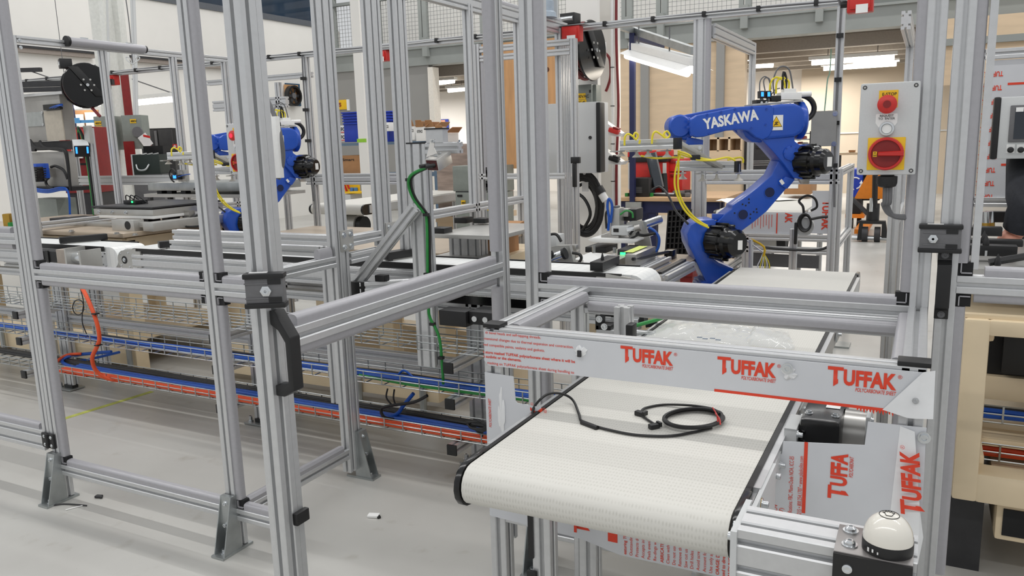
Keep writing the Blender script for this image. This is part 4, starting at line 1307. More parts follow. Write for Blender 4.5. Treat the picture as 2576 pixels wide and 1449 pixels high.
# ---- camera post with steel housing
CP = thing('camera_post', 'aluminium post pair carrying the steel camera housing', 'post', at(1050, 700, y=2.78))
for px_c, top, wid in ((1035, 362, .045),):
    x_ = at(1035, 500, y=2.76).x
zt1 = at(1045, 362, y=2.76).z
x_ = at(1046, 500, y=2.76).x
pf(CP, 'post', (x_, 2.80, .5), (x_, 2.80, zt1), X, 2, 1, .045)
bx(CP, 'post_cap', BLACK, (x_ - .047, 2.776, zt1), (x_ + .047, 2.824, zt1 + .006))
pf(CP, 'head_rail', (x_ + .045, 2.80, zt1 - .02), (x_ + .20, 2.80, zt1 - .02), Y, 1, 1, .045)
bx(CP, 'head_cap', BLACK, (x_ + .05, 2.77, zt1 + .055), (x_ + .14, 2.82, zt1 + .061))
bx(CP, 'head_block', ALU, (x_ + .055, 2.775, zt1 + .002), (x_ + .135, 2.815, zt1 + .055))
CH = thing('camera_housing', 'small stainless steel camera housing with green cable above the line', 'camera', at(1105, 395, y=2.66))
yc_ = 2.66
p0_, p1_, p2_, p3_ = at(1069, 400.6, y=2.62), at(1099, 401.5, y=2.62), at(1133, 379, y=2.76), at(1101, 379, y=2.76)
hv = at(1105, 431, y=2.62) - p1_
hv2 = at(1139, 410, y=2.76) - p2_
MB().add([p0_, p1_, p2_, p3_, p0_ + hv * .95, p1_ + hv, p2_ + hv2, p3_ + hv2], [(3, 2, 1, 0), (4, 5, 6, 7), (0, 1, 5, 4), (1, 2, 6, 5), (2, 3, 7, 6), (3, 0, 4, 7)]).build('housing', STEEL, CH, .002)
DRW = mat('dark_red_window', (70, 18, 20), .2)
fq = [p0_ + (p1_ - p0_) * u + hv * v - Y * .002 for u, v in ((.08, .08), (.94, .08), (.94, .92), (.08, .92))]
MB().add(fq + [v + Y * .0025 for v in fq], [(3, 2, 1, 0), (4, 5, 6, 7), (0, 1, 5, 4), (1, 2, 6, 5), (2, 3, 7, 6), (3, 0, 4, 7)]).build('window', DRW, CH)
for u in (.25, .72):
    q = p0_ + (p1_ - p0_) * u + hv * .5
    cy(CH, 'connector', BLACK, q, q + Vector((-.02, -.035, -.004)), .008, 10)
cH = (p0_ + p2_) / 2; e1 = (p2_ - p1_).normalized(); e3 = (p1_ - p0_).cross(p2_ - p1_).normalized()
fr = at(1085, 365, y=2.72)
ar_ = MB().add([at(1082, 350, y=2.70), at(1093, 350, y=2.70), at(1092, 372, y=2.69), at(1098, 386, y=2.67), at(1072, 396, y=2.67), at(1080, 366, y=2.69)], [(0, 1, 2, 3, 4, 5)])
n_ = len(ar_.v); ar_.v += [v + Vector((0, .004, 0)) for v in ar_.v]; ar_.f += [[11, 10, 9, 8, 7, 6]] + [[i, i + 6, (i + 1) % 6 + 6, (i + 1) % 6] for i in range(6)]
ar_.build('arm', STEEL, CH)
for px, py in ((1087, 356), (1091, 356), (1087, 370), (1091, 370)): bolt(CH, at(px, py, y=2.698), -Y, .005, .004)
for s in (-.02, .02): bolt(CH, cH + e3 * .001 + e1 * s, e3, .005, .004)

# ---- pairs of tall posts hanging frames above the line (divider wall)
DV = thing('cell_divider', 'row of tall aluminium divider posts with bolted joint plates behind the open door', 'fence', (-2.2, 3.2, 0))
XV = XD
yM2 = at(904, 0, x=XV).y
yM3 = at(972, 0, x=XV).y
zM = at(1000, 2, x=XV).z
for y_, zb_0, n_ in ((yM2, 1.0, 2), (yM3, ZBt + .03, 2)):
    for k_ in range(n_): pz(DV, 'post', XV + .002 * k_, y_ + k_ * .047, zb_0, 2.35 if y_ == yM2 else zM, 1, 1, .045 if not k_ else .041)
bx(DV, 'post_cap', BLACK, (XV - .002, yM3 - .002, zM), (XV + .047, yM3 + .1, zM + .006))
zj = at(905, 585, x=XV).z + .0
py_(DV, 'rail', XV, YD + .10, yM2, zj)
py_(DV, 'rail', XV, YD + .10, yM2, zj - .075, 1, 1)
for y_ in (YD + .03, yM2 + .03):
    pl = bx(DV, 'joint_plate', PLATE, (XV + P, y_, zj - .06), (XV + P + .006, y_ + .085, zj + .03), .003)
    for a_ in (.02, .065):
        for b_ in (-.04, .01): bolt(pl, (XV + P + .006, y_ + a_, zj + b_), X, .008, .008)
# rails of the return along x from the double post back to the left
for zz, y_ in ((zj + .005, YD + .06), ):
    px_(DV, 'rail', XV - 1.0, XV, y_, zz, 1, 1)
px_(DV, 'rail', XV - 1.1, XV - .15, YD + .12, zj - .055, 1, 1)
pz(DV, 'post', XV - .145, YD + .12, .3, zj - .055)
# further divider posts and the sloping-away top rail
XV2 = -2.27
zV = at(1085, 0, x=XV2).z
yE = 5.2
zTop = at(1390, 74, y=yE).z
zV = zTop
py_(DV, 'top_rail', XV2, 3.05, yE, zV + .03, 1, 2, .04)
strip(DV, (XV2 + .04, 3.1, zV + .03), (XV2 + .04, yE - .1, zV + .03), Z, -X)
for px, py, n_ in ((1172, 100, 1), (1298, 100, 1), (1402, 120, 2)):
    yy = at(px, py, x=XV2 + .02).y
    for k_ in range(n_): pz(DV, 'post', XV2, yy + k_ * .05, .1, zV - .015)
yy1, yy2 = at(1160, 300, x=XV2 + .045).y, at(1290, 300, x=XV2 + .045).y
py_(DV, 'rail', XV2, at(1080, 540, x=XV2 + .045).y, at(1360, 505, x=XV2 + .045).y, at(1180, 524, x=XV2 + .045).z + .02)

# ================================================================== robots
RD = 4.05
RO = at(1815, 605, d=RD)                       # shoulder joint of the near robot
def rp(px, py, off=0.0):
    """point on the robot's arm plane (square to the view), off metres towards the viewer"""
    v = RW.transposed() @ Vector(((px - 1288) / FPX, (py - 724.5) / FPX, 1.0))
    n = IF
    o = RO - n * off
    t = (o - Vector((0, 0, CAMH))).dot(n) / v.dot(n)
    return Vector((0, 0, CAMH)) + v * t


def rpoly(p, name, m, pts, f0, f1, bev=.008, seg=2):
    """silhouette given in the arm plane, thick from f1 (far) to f0 (near)"""
    a = [rp(*q) for q in pts]
    k = len(a)
    vs = [q - IF * f0 for q in a] + [q - IF * f1 for q in a]
    fs = [tuple(range(k))[::-1], tuple(range(k, 2 * k))] + [(i, (i + 1) % k, (i + 1) % k + k, i + k) for i in range(k)]
    o = MB().add(vs, fs)
    bm = bmesh.new()
    me = bpy.data.meshes.new('t'); me.from_pydata([tuple(v) for v in o.v], [], o.f); bm.from_mesh(me)
    bmesh.ops.recalc_face_normals(bm, faces=bm.faces[:])
    o.v = [v.co.copy() for v in bm.verts]; o.f = [[v.index for v in f.verts] for f in bm.faces]
    bm.free(); bpy.data.meshes.remove(me)
    return o.build(name, m, p, bev, seg)


def motor(p, c, ax, r, L, label_at=None):
    """ribbed black servo motor"""
    c, ax = Vector(c), Vector(ax).normalized()
    m = MB().lathe([(r * .98, 0), (r, .01), (r, L * .5), (r * .93, L * .52), (r * .93, L * .62), (r * .8, L * .7), (r * .8, L * .9), (r * .62, L), (.001, L)], c, ax, 28)
    o = m.build('motor', BLACKG, p)
    u, w = MB().frame(ax)
    for i in range(12):
        a = 2 * math.pi * i / 12
        d_ = u * math.cos(a) + w * math.sin(a)
        bc(o, 'rib', BLACKG, c + ax * (L * .3) + d_ * r, (.012, L * .5, .02), (ax.cross(d_), ax, d_), .003)
    q = c + ax * (L * .86) - IF * (r * .80)
    bc(o, 'rating_label', WHITE, q, (.022, .002, .045), (IR, IF, Z))
    return o


def make_robot():
    base = Vector((RO.x, RO.y, 0))
    R = thing('robot_arm', 'blue six-axis robot arm with white YASKAWA lettering over the conveyor', 'robot', base)
    bz = rp(1790, 712).z
    pd = MB(); pd.box((base.x, base.y, .02), (.46, .46, .04), (IR, IF, Z)); pd.build('floor_plate', DARK, R)
    MB().box((base.x, base.y, bz / 2 - .04), (.34, .34, bz - .14), (IR, IF, Z)).build('pedestal', BEIGE, R, .01)
    MB().lathe([(.19, 0), (.19, .05), (.15, .07), (.14, .13)], (base.x, base.y, bz - .12), Z, 32).build('base_flange', BLUE, R)
    rpoly(R, 'shoulder', BLUE, [(1755, 714), (1754, 704), (1767, 702), (1752, 672), (1738, 640), (1724, 610), (1721, 586), (1730, 563), (1748, 552), (1790, 548), (1800, 600), (1779, 640), (1800, 655), (1840, 672), (1862, 684), (1830, 704), (1796, 714)], .07, -.10, .010)
    MB().lathe([(.085, -.13), (.098, -.11), (.098, .03), (.085, .05)], rp(1778, 600), -IF, 32).build('shoulder_joint', BLUE, R)
    for i in range(8):
        a = 2 * math.pi * i / 8 + .3
        q = rp(1778, 600, -.05)
        d_ = IR * math.cos(a) + Z * math.sin(a)
        cy(R, 'lug', BLUE, q + d_ * .098 - IF * .04, q + d_ * .098 + IF * .04, .016, 8)
    rpoly(R, 'lifting_lug', BLUE, [(1790, 552), (1790, 537), (1817, 537), (1817, 552)], .03, .0, .003)
    motor(R, rp(1798, 606, .05), (IR * .55 - IF * .83), .085, .16)
    lo = [(1992, 449), (1959, 487), (1922, 530), (1888, 558), (1855, 582), (1820, 592), (1800, 585), (1795, 560), (1818, 537), (1836, 523), (1837, 516), (1878, 488), (1905, 466), (1934, 440), (1950, 405), (1975, 395), (1998, 415)]
    la = rpoly(R, 'lower_arm', BLUE, lo, .045, -.085, .010, 3)
    for px, py, r_ in ((1936, 484, .0245), (1869, 540, .0245)):
        q = rp(px, py, .047)
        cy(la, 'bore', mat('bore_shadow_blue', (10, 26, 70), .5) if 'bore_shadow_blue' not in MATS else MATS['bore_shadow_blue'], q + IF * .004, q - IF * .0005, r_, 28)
        MB().lathe([(r_, 0), (r_ * 1.1, 0), (r_ * 1.1, .002), (r_, .002), (r_, 0)], q, -IF, 28, False).build('bore_rim', BLUE, la)
    for px, py in ((1848, 536), (1868, 514), (1876, 517), (1884, 510), (1884, 501), (1903, 526), (1896, 533), (1904, 534), (1888, 539), (1887, 549)):
        q = rp(px, py, .0455); cy(la, 'hole', BLACK, q + IF * .003, q - IF * .001, .0042, 10)
    rpoly(la, 'boss', BLUE, [(1950, 462), (1966, 442), (1990, 450), (1970, 474)], .062, .03, .005)
    q = rp(1967, 458, .0625)
    bc(la, 'label_plate', WHITE, q, (.016, .001, .026), ((IR * .8 + Z * .6), IF, (Z * .8 - IR * .6)))
    rpoly(R, 'elbow_link', BLUE, [(1895, 340), (1985, 330), (1986, 355), (1998, 364), (2041, 362), (2041, 367), (2006, 381), (2001, 438), (2008, 450), (1984, 446), (1962, 415), (1932, 380), (1905, 352)], .075, -.095, .012, 3)
    q = rp(1989, 385, .076)
    cy(R, 'elbow_cover', BLUE, q, q - IF * .006, .036, 32, None, .002)
    for i in range(8):
        d_ = IR * math.cos(i * .785) + Z * math.sin(i * .785)
        bolt(R, q + d_ * .033 - IF * .006, -IF, .003, .003, BLUE)
    motor(R, rp(2014, 406, .03), (IR * .62 - IF * .78), .076, .15)
    rpoly(R, 'cable_clamp', STEEL, [(2005, 450), (2032, 448), (2030, 462), (2012, 462)], .03, 0, .002)
    # fore arm: housing, two forks, wrist
    hs = [(1918, 268), (1955, 263), (1985, 262), (2000, 268), (2010, 285), (2011, 318), (2003, 334), (1984, 345), (1930, 350), (1908, 352)]
    ho = rpoly(R, 'forearm_housing', BLUE, hs, .085, -.105, .028, 4)
    MB().lathe([(.088, 0), (.093, .012), (.093, .03), (.08, .04)], rp(2000, 303, -.01), IR, 32).build('end_cover', BLUE, R)
    fk = [(1724, 316), (1727, 301), (1743, 291), (1848, 270.5), (1926, 266), (1933, 272), (1931, 325), (1920, 345), (1906, 352), (1888, 346), (1870, 330), (1850, 327), (1815, 329.5), (1760, 344.5), (1741, 346), (1727, 339)]
    fr_ = rpoly(R, 'fork', BLUE, fk, .090, .045, .008, 3)
    rpoly(R, 'fork', BLUE, [(a_ - 14, b_ - 3) if a_ < 1900 else (a_, b_) for a_, b_ in fk], -.065, -.11, .008, 3)
    rpoly(R, 'forearm_belly', BLUE, [(1858, 322), (1930, 320), (1925, 352), (1905, 360), (1885, 357), (1868, 344)], .05, -.07, .015, 3)
    for px, py in ((1732, 305), (1779, 289), (1814, 282), (1849, 275), (1891, 271), (1928, 274), (1926, 313), (1890, 322), (1850, 324), (1815, 327), (1784, 335), (1739, 339), (1731, 320)):
        bolt(fr_, rp(px, py, .090), -IF, .0048, .004, BLUE)
    e_ = (rp(1900, 285) - rp(1770, 309)).normalized()
    t_ = txt(R, 'lettering', WHITE, 'YASKAWA', rp(1773, 324.5, .0905), e_, Vector(e_.cross(IF)) * (1 if e_.cross(IF).z > 0 else -1), .047, (rp(1904, 300) - rp(1768, 320)).length, .042, 0, 'LEFT', 1.03)
    w0_, w1_ = rp(1937, 327, .0865), rp(1968, 290, .0865)
    wl_ = bc(R, 'warning_label', WHITE, (w0_ + w1_) / 2, (.066, .002, .072), (IR, IF, Z))
    cw = (w0_ + w1_) / 2 - IF * .0013
    def tri(r_): return [cw + IR * (r_ * x_) + Z * (r_ * y_) for x_, y_ in ((-.9, -.62), (.9, -.62), (0, .95))]
    for r_, m_, o_ in ((.033, BLACK, .0002), (.029, YEL, .0005)):
        tp = tri(r_)
        MB().add([q - IF * o_ for q in tp] + [q for q in tp], [(0, 1, 2), (0, 3, 4, 1), (1, 4, 5, 2), (2, 5, 3, 0)]).build('warning_sign', m_, wl_)
    for (x0, z0, L_, an) in ((-.001, -.006, .012, .6), (.002, .002, .010, 1.0), (.006, .000, .010, .4), (-.004, .000, .008, 1.7), (.003, -.009, .012, .1), (-.008, -.010, .008, .9)):
        d2 = IR * math.cos(an) + Z * math.sin(an)
        bc(wl_, 'pictogram', BLACK, cw + IR * x0 + Z * z0 - IF * .0008, (L_, .0004, .0032), (d2, IF, IF.cross(d2)))
    rpoly(R, 'wrist', BLUE, [(1680, 335), (1682, 312), (1692, 298), (1712, 292), (1735, 296), (1740, 320), (1738, 345), (1720, 352), (1692, 350)], .045, -.07, .014, 3)
    MB().lathe([(.052, -.075), (.056, -.06), (.056, .05), (.048, .06)], rp(1705, 318), -IF, 28).build('wrist_joint', BLUE, R)
    rpoly(R, 'tool_flange', BLUE, [(1722, 344), (1764, 352), (1762, 372), (1757, 376), (1720, 362)], .05, -.05, .006)
    # valve plate on top of the elbow
    VB = rpoly(R, 'valve_plate', PLATE, [(1884, 268), (1884, 263), (2010, 252), (2010, 257)], .06, -.08, .001)
    def rb_(name, m, x0, y0, x1, y1, f0, f1, bev=.002): return rpoly(VB, name, m, [(x0, y1), (x0, y0), (x1, y0), (x1, y1)], f0, f1, bev)
    rb_('valve_block', WHITE, 1956, 234, 2008, 252, .05, -.02)
    rb_('valve_block', WHITE, 1966, 224, 1996, 234, .04, -.01)
    rb_('valve_base', BLACK, 1896, 252, 1925, 262, .05, -.03)
    rb_('manifold', BLACK, 1932, 242, 1957, 256, .05, -.02)
    for x0 in (1905, 1921):
        rb_('pressure_switch', BLACK, x0, 230, x0 + 12, 248, .05, -.0)
        rb_('display', LEDB, x0 + 2, 233, x0 + 8, 244, .052, .049, 0)
        rb_('fitting', GREYP, x0 + 3, 248, x0 + 9, 256, .045, .02)
    for x0 in (1916, 1928, 1988, 1968): bolt(VB, rp(x0, 258, .055), -IF, .004, .004)
    cy(VB, 'silencer', WHITE, rp(2005, 238, .02), rp(2040, 236, .02), .013, 12)
    H = []
    for i in range(13):
        a = -1.5 + 3.1 * i / 12
        H.append(rp(2012 + 36 * math.cos(a), 272 + 32 * math.sin(a), .01))
    tb(R, 'hose', BLACK, [rp(2006, 240, .01)] + H + [rp(2010, 306, .0)], .013, 10, 4)
    for (m_, r_, ps) in ((GREYP, .004, [(1948, 240), (1945, 205), (1955, 175), (1970, 167), (1985, 175), (1992, 205), (1997, 250)]), (YELLOW, .005, [(1937, 236), (1938, 210), (1948, 196), (1960, 196), (1972, 205), (1975, 222)]), (YELLOW, .005, [(1952, 236), (1953, 212), (1960, 198), (1972, 196), (1984, 205), (1984, 225)]), (GREYP, .003, [(1911, 230), (1912, 205), (1922, 193), (1933, 198), (1938, 215)]), (GREYP, .003, [(1925, 230), (1921, 206), (1926, 196), (1936, 200), (1940, 225)]), (BLACK, .006, [(1968, 225), (1969, 195), (1972, 180)]), (BLACK, .006, [(1977, 225), (1978, 200), (1974, 182)]), (GREYP, .004, [(1998, 250), (2005, 290), (2018, 320), (2014, 338), (2002, 342)]), (GREYP, .003, [(1938, 242), (1950, 226), (1962, 222)])):
        tb(R, 'cable', m_, [rp(a_, b_, .03) for a_, b_ in ps], r_, 7)
    tb(R, 'cable', BLACK, [rp(2004, 384, .07), rp(2015, 372, .08), rp(2042, 366, .08), rp(2050, 378, .10), rp(2044, 395, .12), rp(2025, 404, .11)], .005, 7)
    bc(R, 'connector', WHITE, rp(2052, 375, .09), (.03, .02, .03), (IR, IF, Z), .004)
    return R


ROB = make_robot()


def make_gripper():
    """twin-beam vacuum gripper"""
    c0 = rp(1740, 375)
    T = thing('vacuum_gripper', 'twin-beam vacuum gripper with suction cups and yellow hoses on the near robot', 'gripper', c0)
    def gp(px, py, off): return rp(px, py, off)
    bl = MB()
    rows = (((1566, 366), (1701, 361), (.0, .20), ((1562, 393), (1602, 396), (1630, 395), (1678, 396))), ((1705, 417), (1852, 419), (-.12, .06), ((1717, 451), (1768, 456), (1803, 455), (1858, 455))))
    for a_, b_, off, cups in rows:
        A_, B_ = gp(*a_, off[0]), gp(*b_, off[1])
        d_ = (B_ - A_).normalized()
        d_ = Vector((d_.x, d_.y, 0)).normalized()
        pf(T, 'beam', A_, B_, Z.cross(d_), 1, 1, .05, ALU)
        e_ = bc(T, 'beam_cap', BLACK, B_ + d_ * .008, (.018, .054, .054), (d_, Z.cross(d_), Z), .002)
        side = Z.cross(d_)
        for px, py in cups:
            q = gp(px, py, off[0] + (off[1] - off[0]) * (px - a_[0]) / (b_[0] - a_[0]))
            h_ = B_.z - .032
            q2 = Vector((q.x, q.y, h_))
            bc(T, 'cup_arm', PLATE, q2 - side * .03 + Z * .0, (.022, .10, .006), (d_, side, Z))
            cup = MB().lathe([(.022, 0), (.024, .002), (.008, .016), (.006, .03), (.006, .034)], q, Z, 16).build('suction_cup', mat('cup_rubber', (214, 210, 200), .5) if 'cup_rubber' not in MATS else MATS['cup_rubber'], T)
            cy(cup, 'cup_stem', CHROME, q + Z * .03, Vector((q.x, q.y, h_ + .045)), .005, 10)
    A_, B_ = gp(1716, 366, .10), gp(1806, 418, .02)
    bc(T, 'cross_bar', PLATE, (A_ + B_) / 2, ((B_ - A_).length + .05, .06, .02), ((B_ - A_).normalized(), (B_ - A_).normalized().cross(Z).normalized(), (B_ - A_).normalized().cross((B_ - A_).normalized().cross(Z)).normalized()), .003)
    c_ = gp(1740, 372, .06)
    bc(T, 'mount_plate', PLATE, c_, (.09, .08, .03), (IR, IF, Z), .003)
    for dx in (-.02, .03): bolt(T, c_ + IR * dx - IF * .04, -IF, .006, .005)
    bc(T, 'hose_joint', BLACK, gp(1749, 396, .13), (.045, .03, .025), (IR, IF, Z), .005)
    for ps, off in (([(1571, 366), (1572, 345), (1580, 337), (1592, 343), (1600, 350), (1605, 340), (1598, 334), (1594, 345), (1602, 352)], .16), ([(1608, 362), (1610, 352)], .16),
                    ([(1640, 362), (1642, 340), (1650, 331), (1665, 340), (1676, 348), (1685, 340), (1678, 330), (1670, 338), (1678, 350)], .16), ([(1612, 392), (1650, 398), (1690, 396), (1720, 397)], .10), ([(1705, 385), (1735, 395), (1760, 398), (1795, 402), (1830, 396), (1850, 404)], .12), ([(1705, 380), (1730, 388), (1755, 402), (1800, 403)], .14), ([(1830, 402), (1860, 396), (1869, 400), (1869, 410)], .05),
                    ([(1712, 388), (1700, 425), (1697, 460), (1703, 490), (1722, 528), (1750, 556), (1783, 573)], .14), ([(1707, 386), (1707, 430), (1706, 470), (1716, 505), (1740, 540), (1765, 560), (1780, 568)], .13)):
        tb(T, 'yellow_hose', YELLOW, [gp(a_, b_, off) for a_, b_ in ps], .0050, 7)
    tb(T, 'black_cable', BLACK, [gp(1640, 478, -.3), gp(1660, 470, -.3), gp(1680, 490, -.2), gp(1700, 530, -.1), gp(1728, 560, 0), gp(1745, 575, 0)], .006, 7)
    return T


GRP = make_gripper()

def place(src, old, new, label, rz, s=1.0):
    c = copy_tree(src)
    c['label'] = label
    c.rotation_euler.z = rz
    d_ = Matrix.Rotation(rz, 3, 'Z') @ ((Vector(src.location) - Vector(old)) * s)
    c.location = Vector(new) + d_
    c.scale = (s, s, s)
    return c


def az(px, py):
    v = at(px, py, d=1) - Vector((0, 0, CAMH))
    return math.atan2(v.y, v.x)


n2 = at(630, 560, d=5.75)
rz = az(690, 430) - az(1900, 430)
R2 = place(ROB, RO, n2, 'blue robot arm half hidden behind the open door edge', rz)
R2.location.z = 0
G2 = place(GRP, RO, n2, 'vacuum gripper of the half hidden robot, left of the fence post', rz)
# that robot's tool hangs further left; third robot at the picture edge
n3 = at(-190, 545, d=6.1)
R3 = place(ROB, RO, n3, 'blue robot arm barely visible at the far left picture edge', az(-90, 430) - az(1900, 430))
R3.location.z = 0
for o in (ROB, R2, R3): o['group'] = 'blue robot arms in the three cells'

# ================================================================== back fence of the cells
YU = 5.2
zU = at(1400, 66, y=YU).z
CBF = thing('cell_back_fence', 'long aluminium fence with cabled top rail behind the robot cells', 'fence', (-3, YU, 0))
xl_, xr_ = at(46, 202, y=YU).x, at(2130, 2, y=YU).x
px_(CBF, 'top_rail', xl_, xr_, YU, zU)
for px, n_ in ((160, 1), (437, 1), (768, 1), (1420, 1), (1760, 2), (2108, 1)):
    x_ = at(px, 200, y=YU).x
    pz(CBF, 'post', x_ - P * n_ / 2, YU + .002, .02, zU - P, n_, 1)
zm = at(1850, 428, y=YU).z
for a_, b_ in ((46, 440), (768, 1000), (1775, 2112)): px_(CBF, 'rail', at(a_, 440, y=YU).x, at(b_, 440, y=YU).x, YU + .002, zm, 1, 2)
for a_, b_ in ((1785, 1980), (1880, 2095)):
    px_(CBF, 'rail', at(a_, 600, y=YU).x, at(b_, 600, y=YU).x, YU + .06, .45)
strip(CBF, (at(1772, 300, y=YU).x, YU, zm + .05), (at(1772, 300, y=YU).x, YU, zU - P), X, Y, .03)
# cables along the top rail
TC = thing('rail_cables', 'grey cables tied along the top rail of the cell back fence', 'cable', (-3, YU, zU))
for k_ in range(2):
    tb(TC, 'cable', GREYL if k_ else GREYP, [(xl_ + (xr_ - xl_) * i / 14, YU - .012 - .006 * k_, zU - .014 - .010 * k_ + .006 * math.sin(i * 2.1 + k_)) for i in range(15)], .005, 6, 3)
for i in range(24):
    x_ = xl_ + (xr_ - xl_) * (i + .5) / 24
    bx(TC, 'cable_clip', BLACK, (x_ - .012, YU - .028, zU - .035), (x_ + .012, YU - .002, zU - .001), .003)
for px in (768, 2112):
    x_ = at(px, 200, y=YU).x - .006
    tb(TC, 'cable', GREYP, [(x_, YU - .012, zU - .02), (x_ - .004, YU - .015, zU - .3), (x_ - .003, YU - .015, 1.4), (x_ + .01, YU - .015, 1.0)], .006, 6)
    for z_ in (2.0, 1.75, 1.5, 1.25): bx(TC, 'cable_clip', BLACK, (x_ - .02, YU - .03, z_ - .012), (x_ + .018, YU - .002, z_ + .012))

def vframe(label, px, py0, px1, y0, y1, z, zlow, x=None):
    """a short aluminium bay running away from the viewer"""
    x_ = at(px, py0, y=y0).x if x is None else x
    T = thing('side_fence', label, 'fence', (x_, y0, 0))
    py_(T, 'top_rail', x_, y0, y1, z, 1, 2)
    pz(T, 'post', x_, y1, .02, z)
    py_(T, 'rail', x_, y0, y1, zlow)
    return T


vframe('short aluminium fence return with deep top rail behind the robot forearm', 1783, 62, 1840, YU + .05, 6.55, at(1783, 60, y=YU + .05).z, .5)
vframe('short aluminium fence return right of the control box top', 2268, 28, 2300, 4.6, 5.6, at(2268, 28, y=4.6).z, 1.0)
pst = thing('machine_post', 'single dark aluminium post behind the control box conduit', 'post', at(2245, 740, y=3.7))
x_ = at(2247, 560, y=3.7).x
pz(pst, 'upright', x_ - .022, 3.7, .02, at(2250, 395, y=3.7).z)
bx(pst, 'foot_plate', GALV, (x_ - .06, 3.66, 0), (x_ + .06, 3.78, .012))

# left cell side fence with the strip light
XS = -5.36
zS = at(30, 90, x=XS).z
LSF = thing('side_fence', 'aluminium side fence of the left cell carrying a tube work light', 'fence', (XS, 4, 0))
yS0, yS1 = at(30, 90, x=XS).y, 5.25
py_(LSF, 'top_rail', XS, yS0, yS1, zS)
for px, py in ((32, 200), (262, 240), (437, 240), (562, 200)):
    yy = at(px, py, x=XS + .02).y
    pz(LSF, 'post', XS, yy, .02, zS - (.0 if px < 50 else P))
py_(LSF, 'rail', XS, yS0, yS1, 1.0)
for z_ in (zS - .03, zS - .075): bolt(LSF, (XS + .045, yS0 + .02, z_), X, .008, .006)
SL = thing('strip_light', 'grey aluminium tube work light on the left cell top rail', 'lamp', (XS, 4, zS))
a_, b_ = at(172, 104, x=XS + .06), at(362, 124, x=XS + .06)
cy(SL, 'body', STRIP, a_, b_, .030, 16)
cy(SL, 'end_cap', BLACK, a_ - (b_ - a_).normalized() * .02, a_, .036, 14)
cy(SL, 'end_cap', BLACK, b_, b_ + (b_ - a_).normalized() * .015, .028, 14)
for t_ in (.2, .8): bc(SL, 'clip', CHROME, a_ + (b_ - a_) * t_ + Z * .03, (.02, .05, .012))
# camera stand post inside the left cell
def scanner(label, px, py, y, green=True, tilt=1):
    T = thing('scanner_stand', label, 'camera', at(px, 540, y=y))
    top = at(px + 5, py - 50, y=y); low = at(px + 36, py + 170, y=y)
    pf(T, 'post', (top.x, y + .05, low.z), (top.x, y + .05, top.z), X, 1, 1, .045)
    c = at(px, py, y=y - .04)
    a1 = Vector((.75, -.45, -.35)).normalized(); a2 = a1.cross(Z).normalized(); a3 = a2.cross(a1)
    bc(T, 'housing', GREYL, c, (.13, .10, .085), (a1, a2, a3), .004)
    bc(T, 'face', BLACK, c + a1 * .066, (.01, .10, .085), (a1, a2, a3), .003)
    for s in (-.036, .036): bc(T, 'light_bar', LEDB, c + a1 * .0715 + a2 * s + a3 * .01, (.003, .012, .05), (a1, a2, a3))
    bx(T, 'bracket', PLATE, (top.x + .0, y + .0, c.z + .03), (top.x + .06, y + .03, c.z + .16))
    for m_, dx in ((GREEN, 0), (BLACK, .012)):
        tb(T, 'cable', m_, [c - a1 * .06, c - a1 * .10 + Z * .08, c - a1 * .02 + Z * .14, Vector((top.x - .03 + dx, y + .01, c.z + .05)), Vector((top.x - .026 + dx, y + .02, c.z - .2)), Vector((top.x - .026 + dx, y + .02, low.z))], .009, 7)
    return T


scanner('blue-lit grey scanner on a post with green cable in the left cell', 204, 372, 3.9)

# small red guard switches on the top rails
def redbox(label, px, py, y, s=1.0):
    c = at(px, py, y=y)
    T = thing('guard_switch', label, 'switch', c)
    bc(T, 'body', RED, c, (.13 * s, .07, .10 * s), None, .006)
    bc(T, 'cover', RED, c - Y * .04, (.10 * s, .012, .07 * s), None, .004)
    bc(T, 'bracket', GALV, c + Z * (.055 * s), (.20 * s, .08, .006))
    cy(T, 'cable_gland', BLACK, c - X * (.065 * s), c - X * (.10 * s), .016, 10)
    tb(T, 'cable', GREYP, [c - X * (.10 * s), c - X * (.12 * s) + Z * .05, c - X * (.12 * s) + Z * .09 + Y * .03], .006, 6)
    bc(T, 'paper_tag', PURPLE, c - Y * .048 - Z * (.035 * s) + X * .01, (.06 * s, .003, .045 * s), None)
    return T


redbox('red guard switch under the top rail beside the hose reel on the white column', 1440, 86, YU - .10, 1.0)
redbox('red guard switch hanging between the tall divider posts', 966, 141, 4.6, .7)
redbox('red guard switch at the top edge above the control box', 2165, 8, 4.4, .9)
redbox('red guard switch beside the left hose reel', 283, 202, YU - .06, .9)
# grey signal tower on the divider
c = at(1372, 55, x=XV2 + .02)
ST = thing('signal_tower', 'pale blue-grey cylindrical signal tower base on the divider rail', 'signal light', c)
b0 = Vector((XV2 + .02, c.y, zV + .03))
MB().lathe([(.075, 0), (.07, .03), (.058, .04), (.058, .10), (.05, .105), (.05, .30), (.045, .305)], b0, Z, 28).build('body', mat('tower_grey', (164, 176, 188), .4), ST)
bx(ST, 'mount_plate', GREYL, (XV2 - .05, c.y + .10, zV + .03), (XV2 + .06, c.y + .12, zV + .30))

# second control box, on the open-door side cell
def small_box(label, px, py, y):
    c = at(px, py, y=y)
    off = c - Vector(((bx0 + bx1) / 2, ye, (bz0 + bz1) / 2))
    o = copy_tree(EB); o['label'] = label
    o.location = Vector(EB.location) + off
    return o


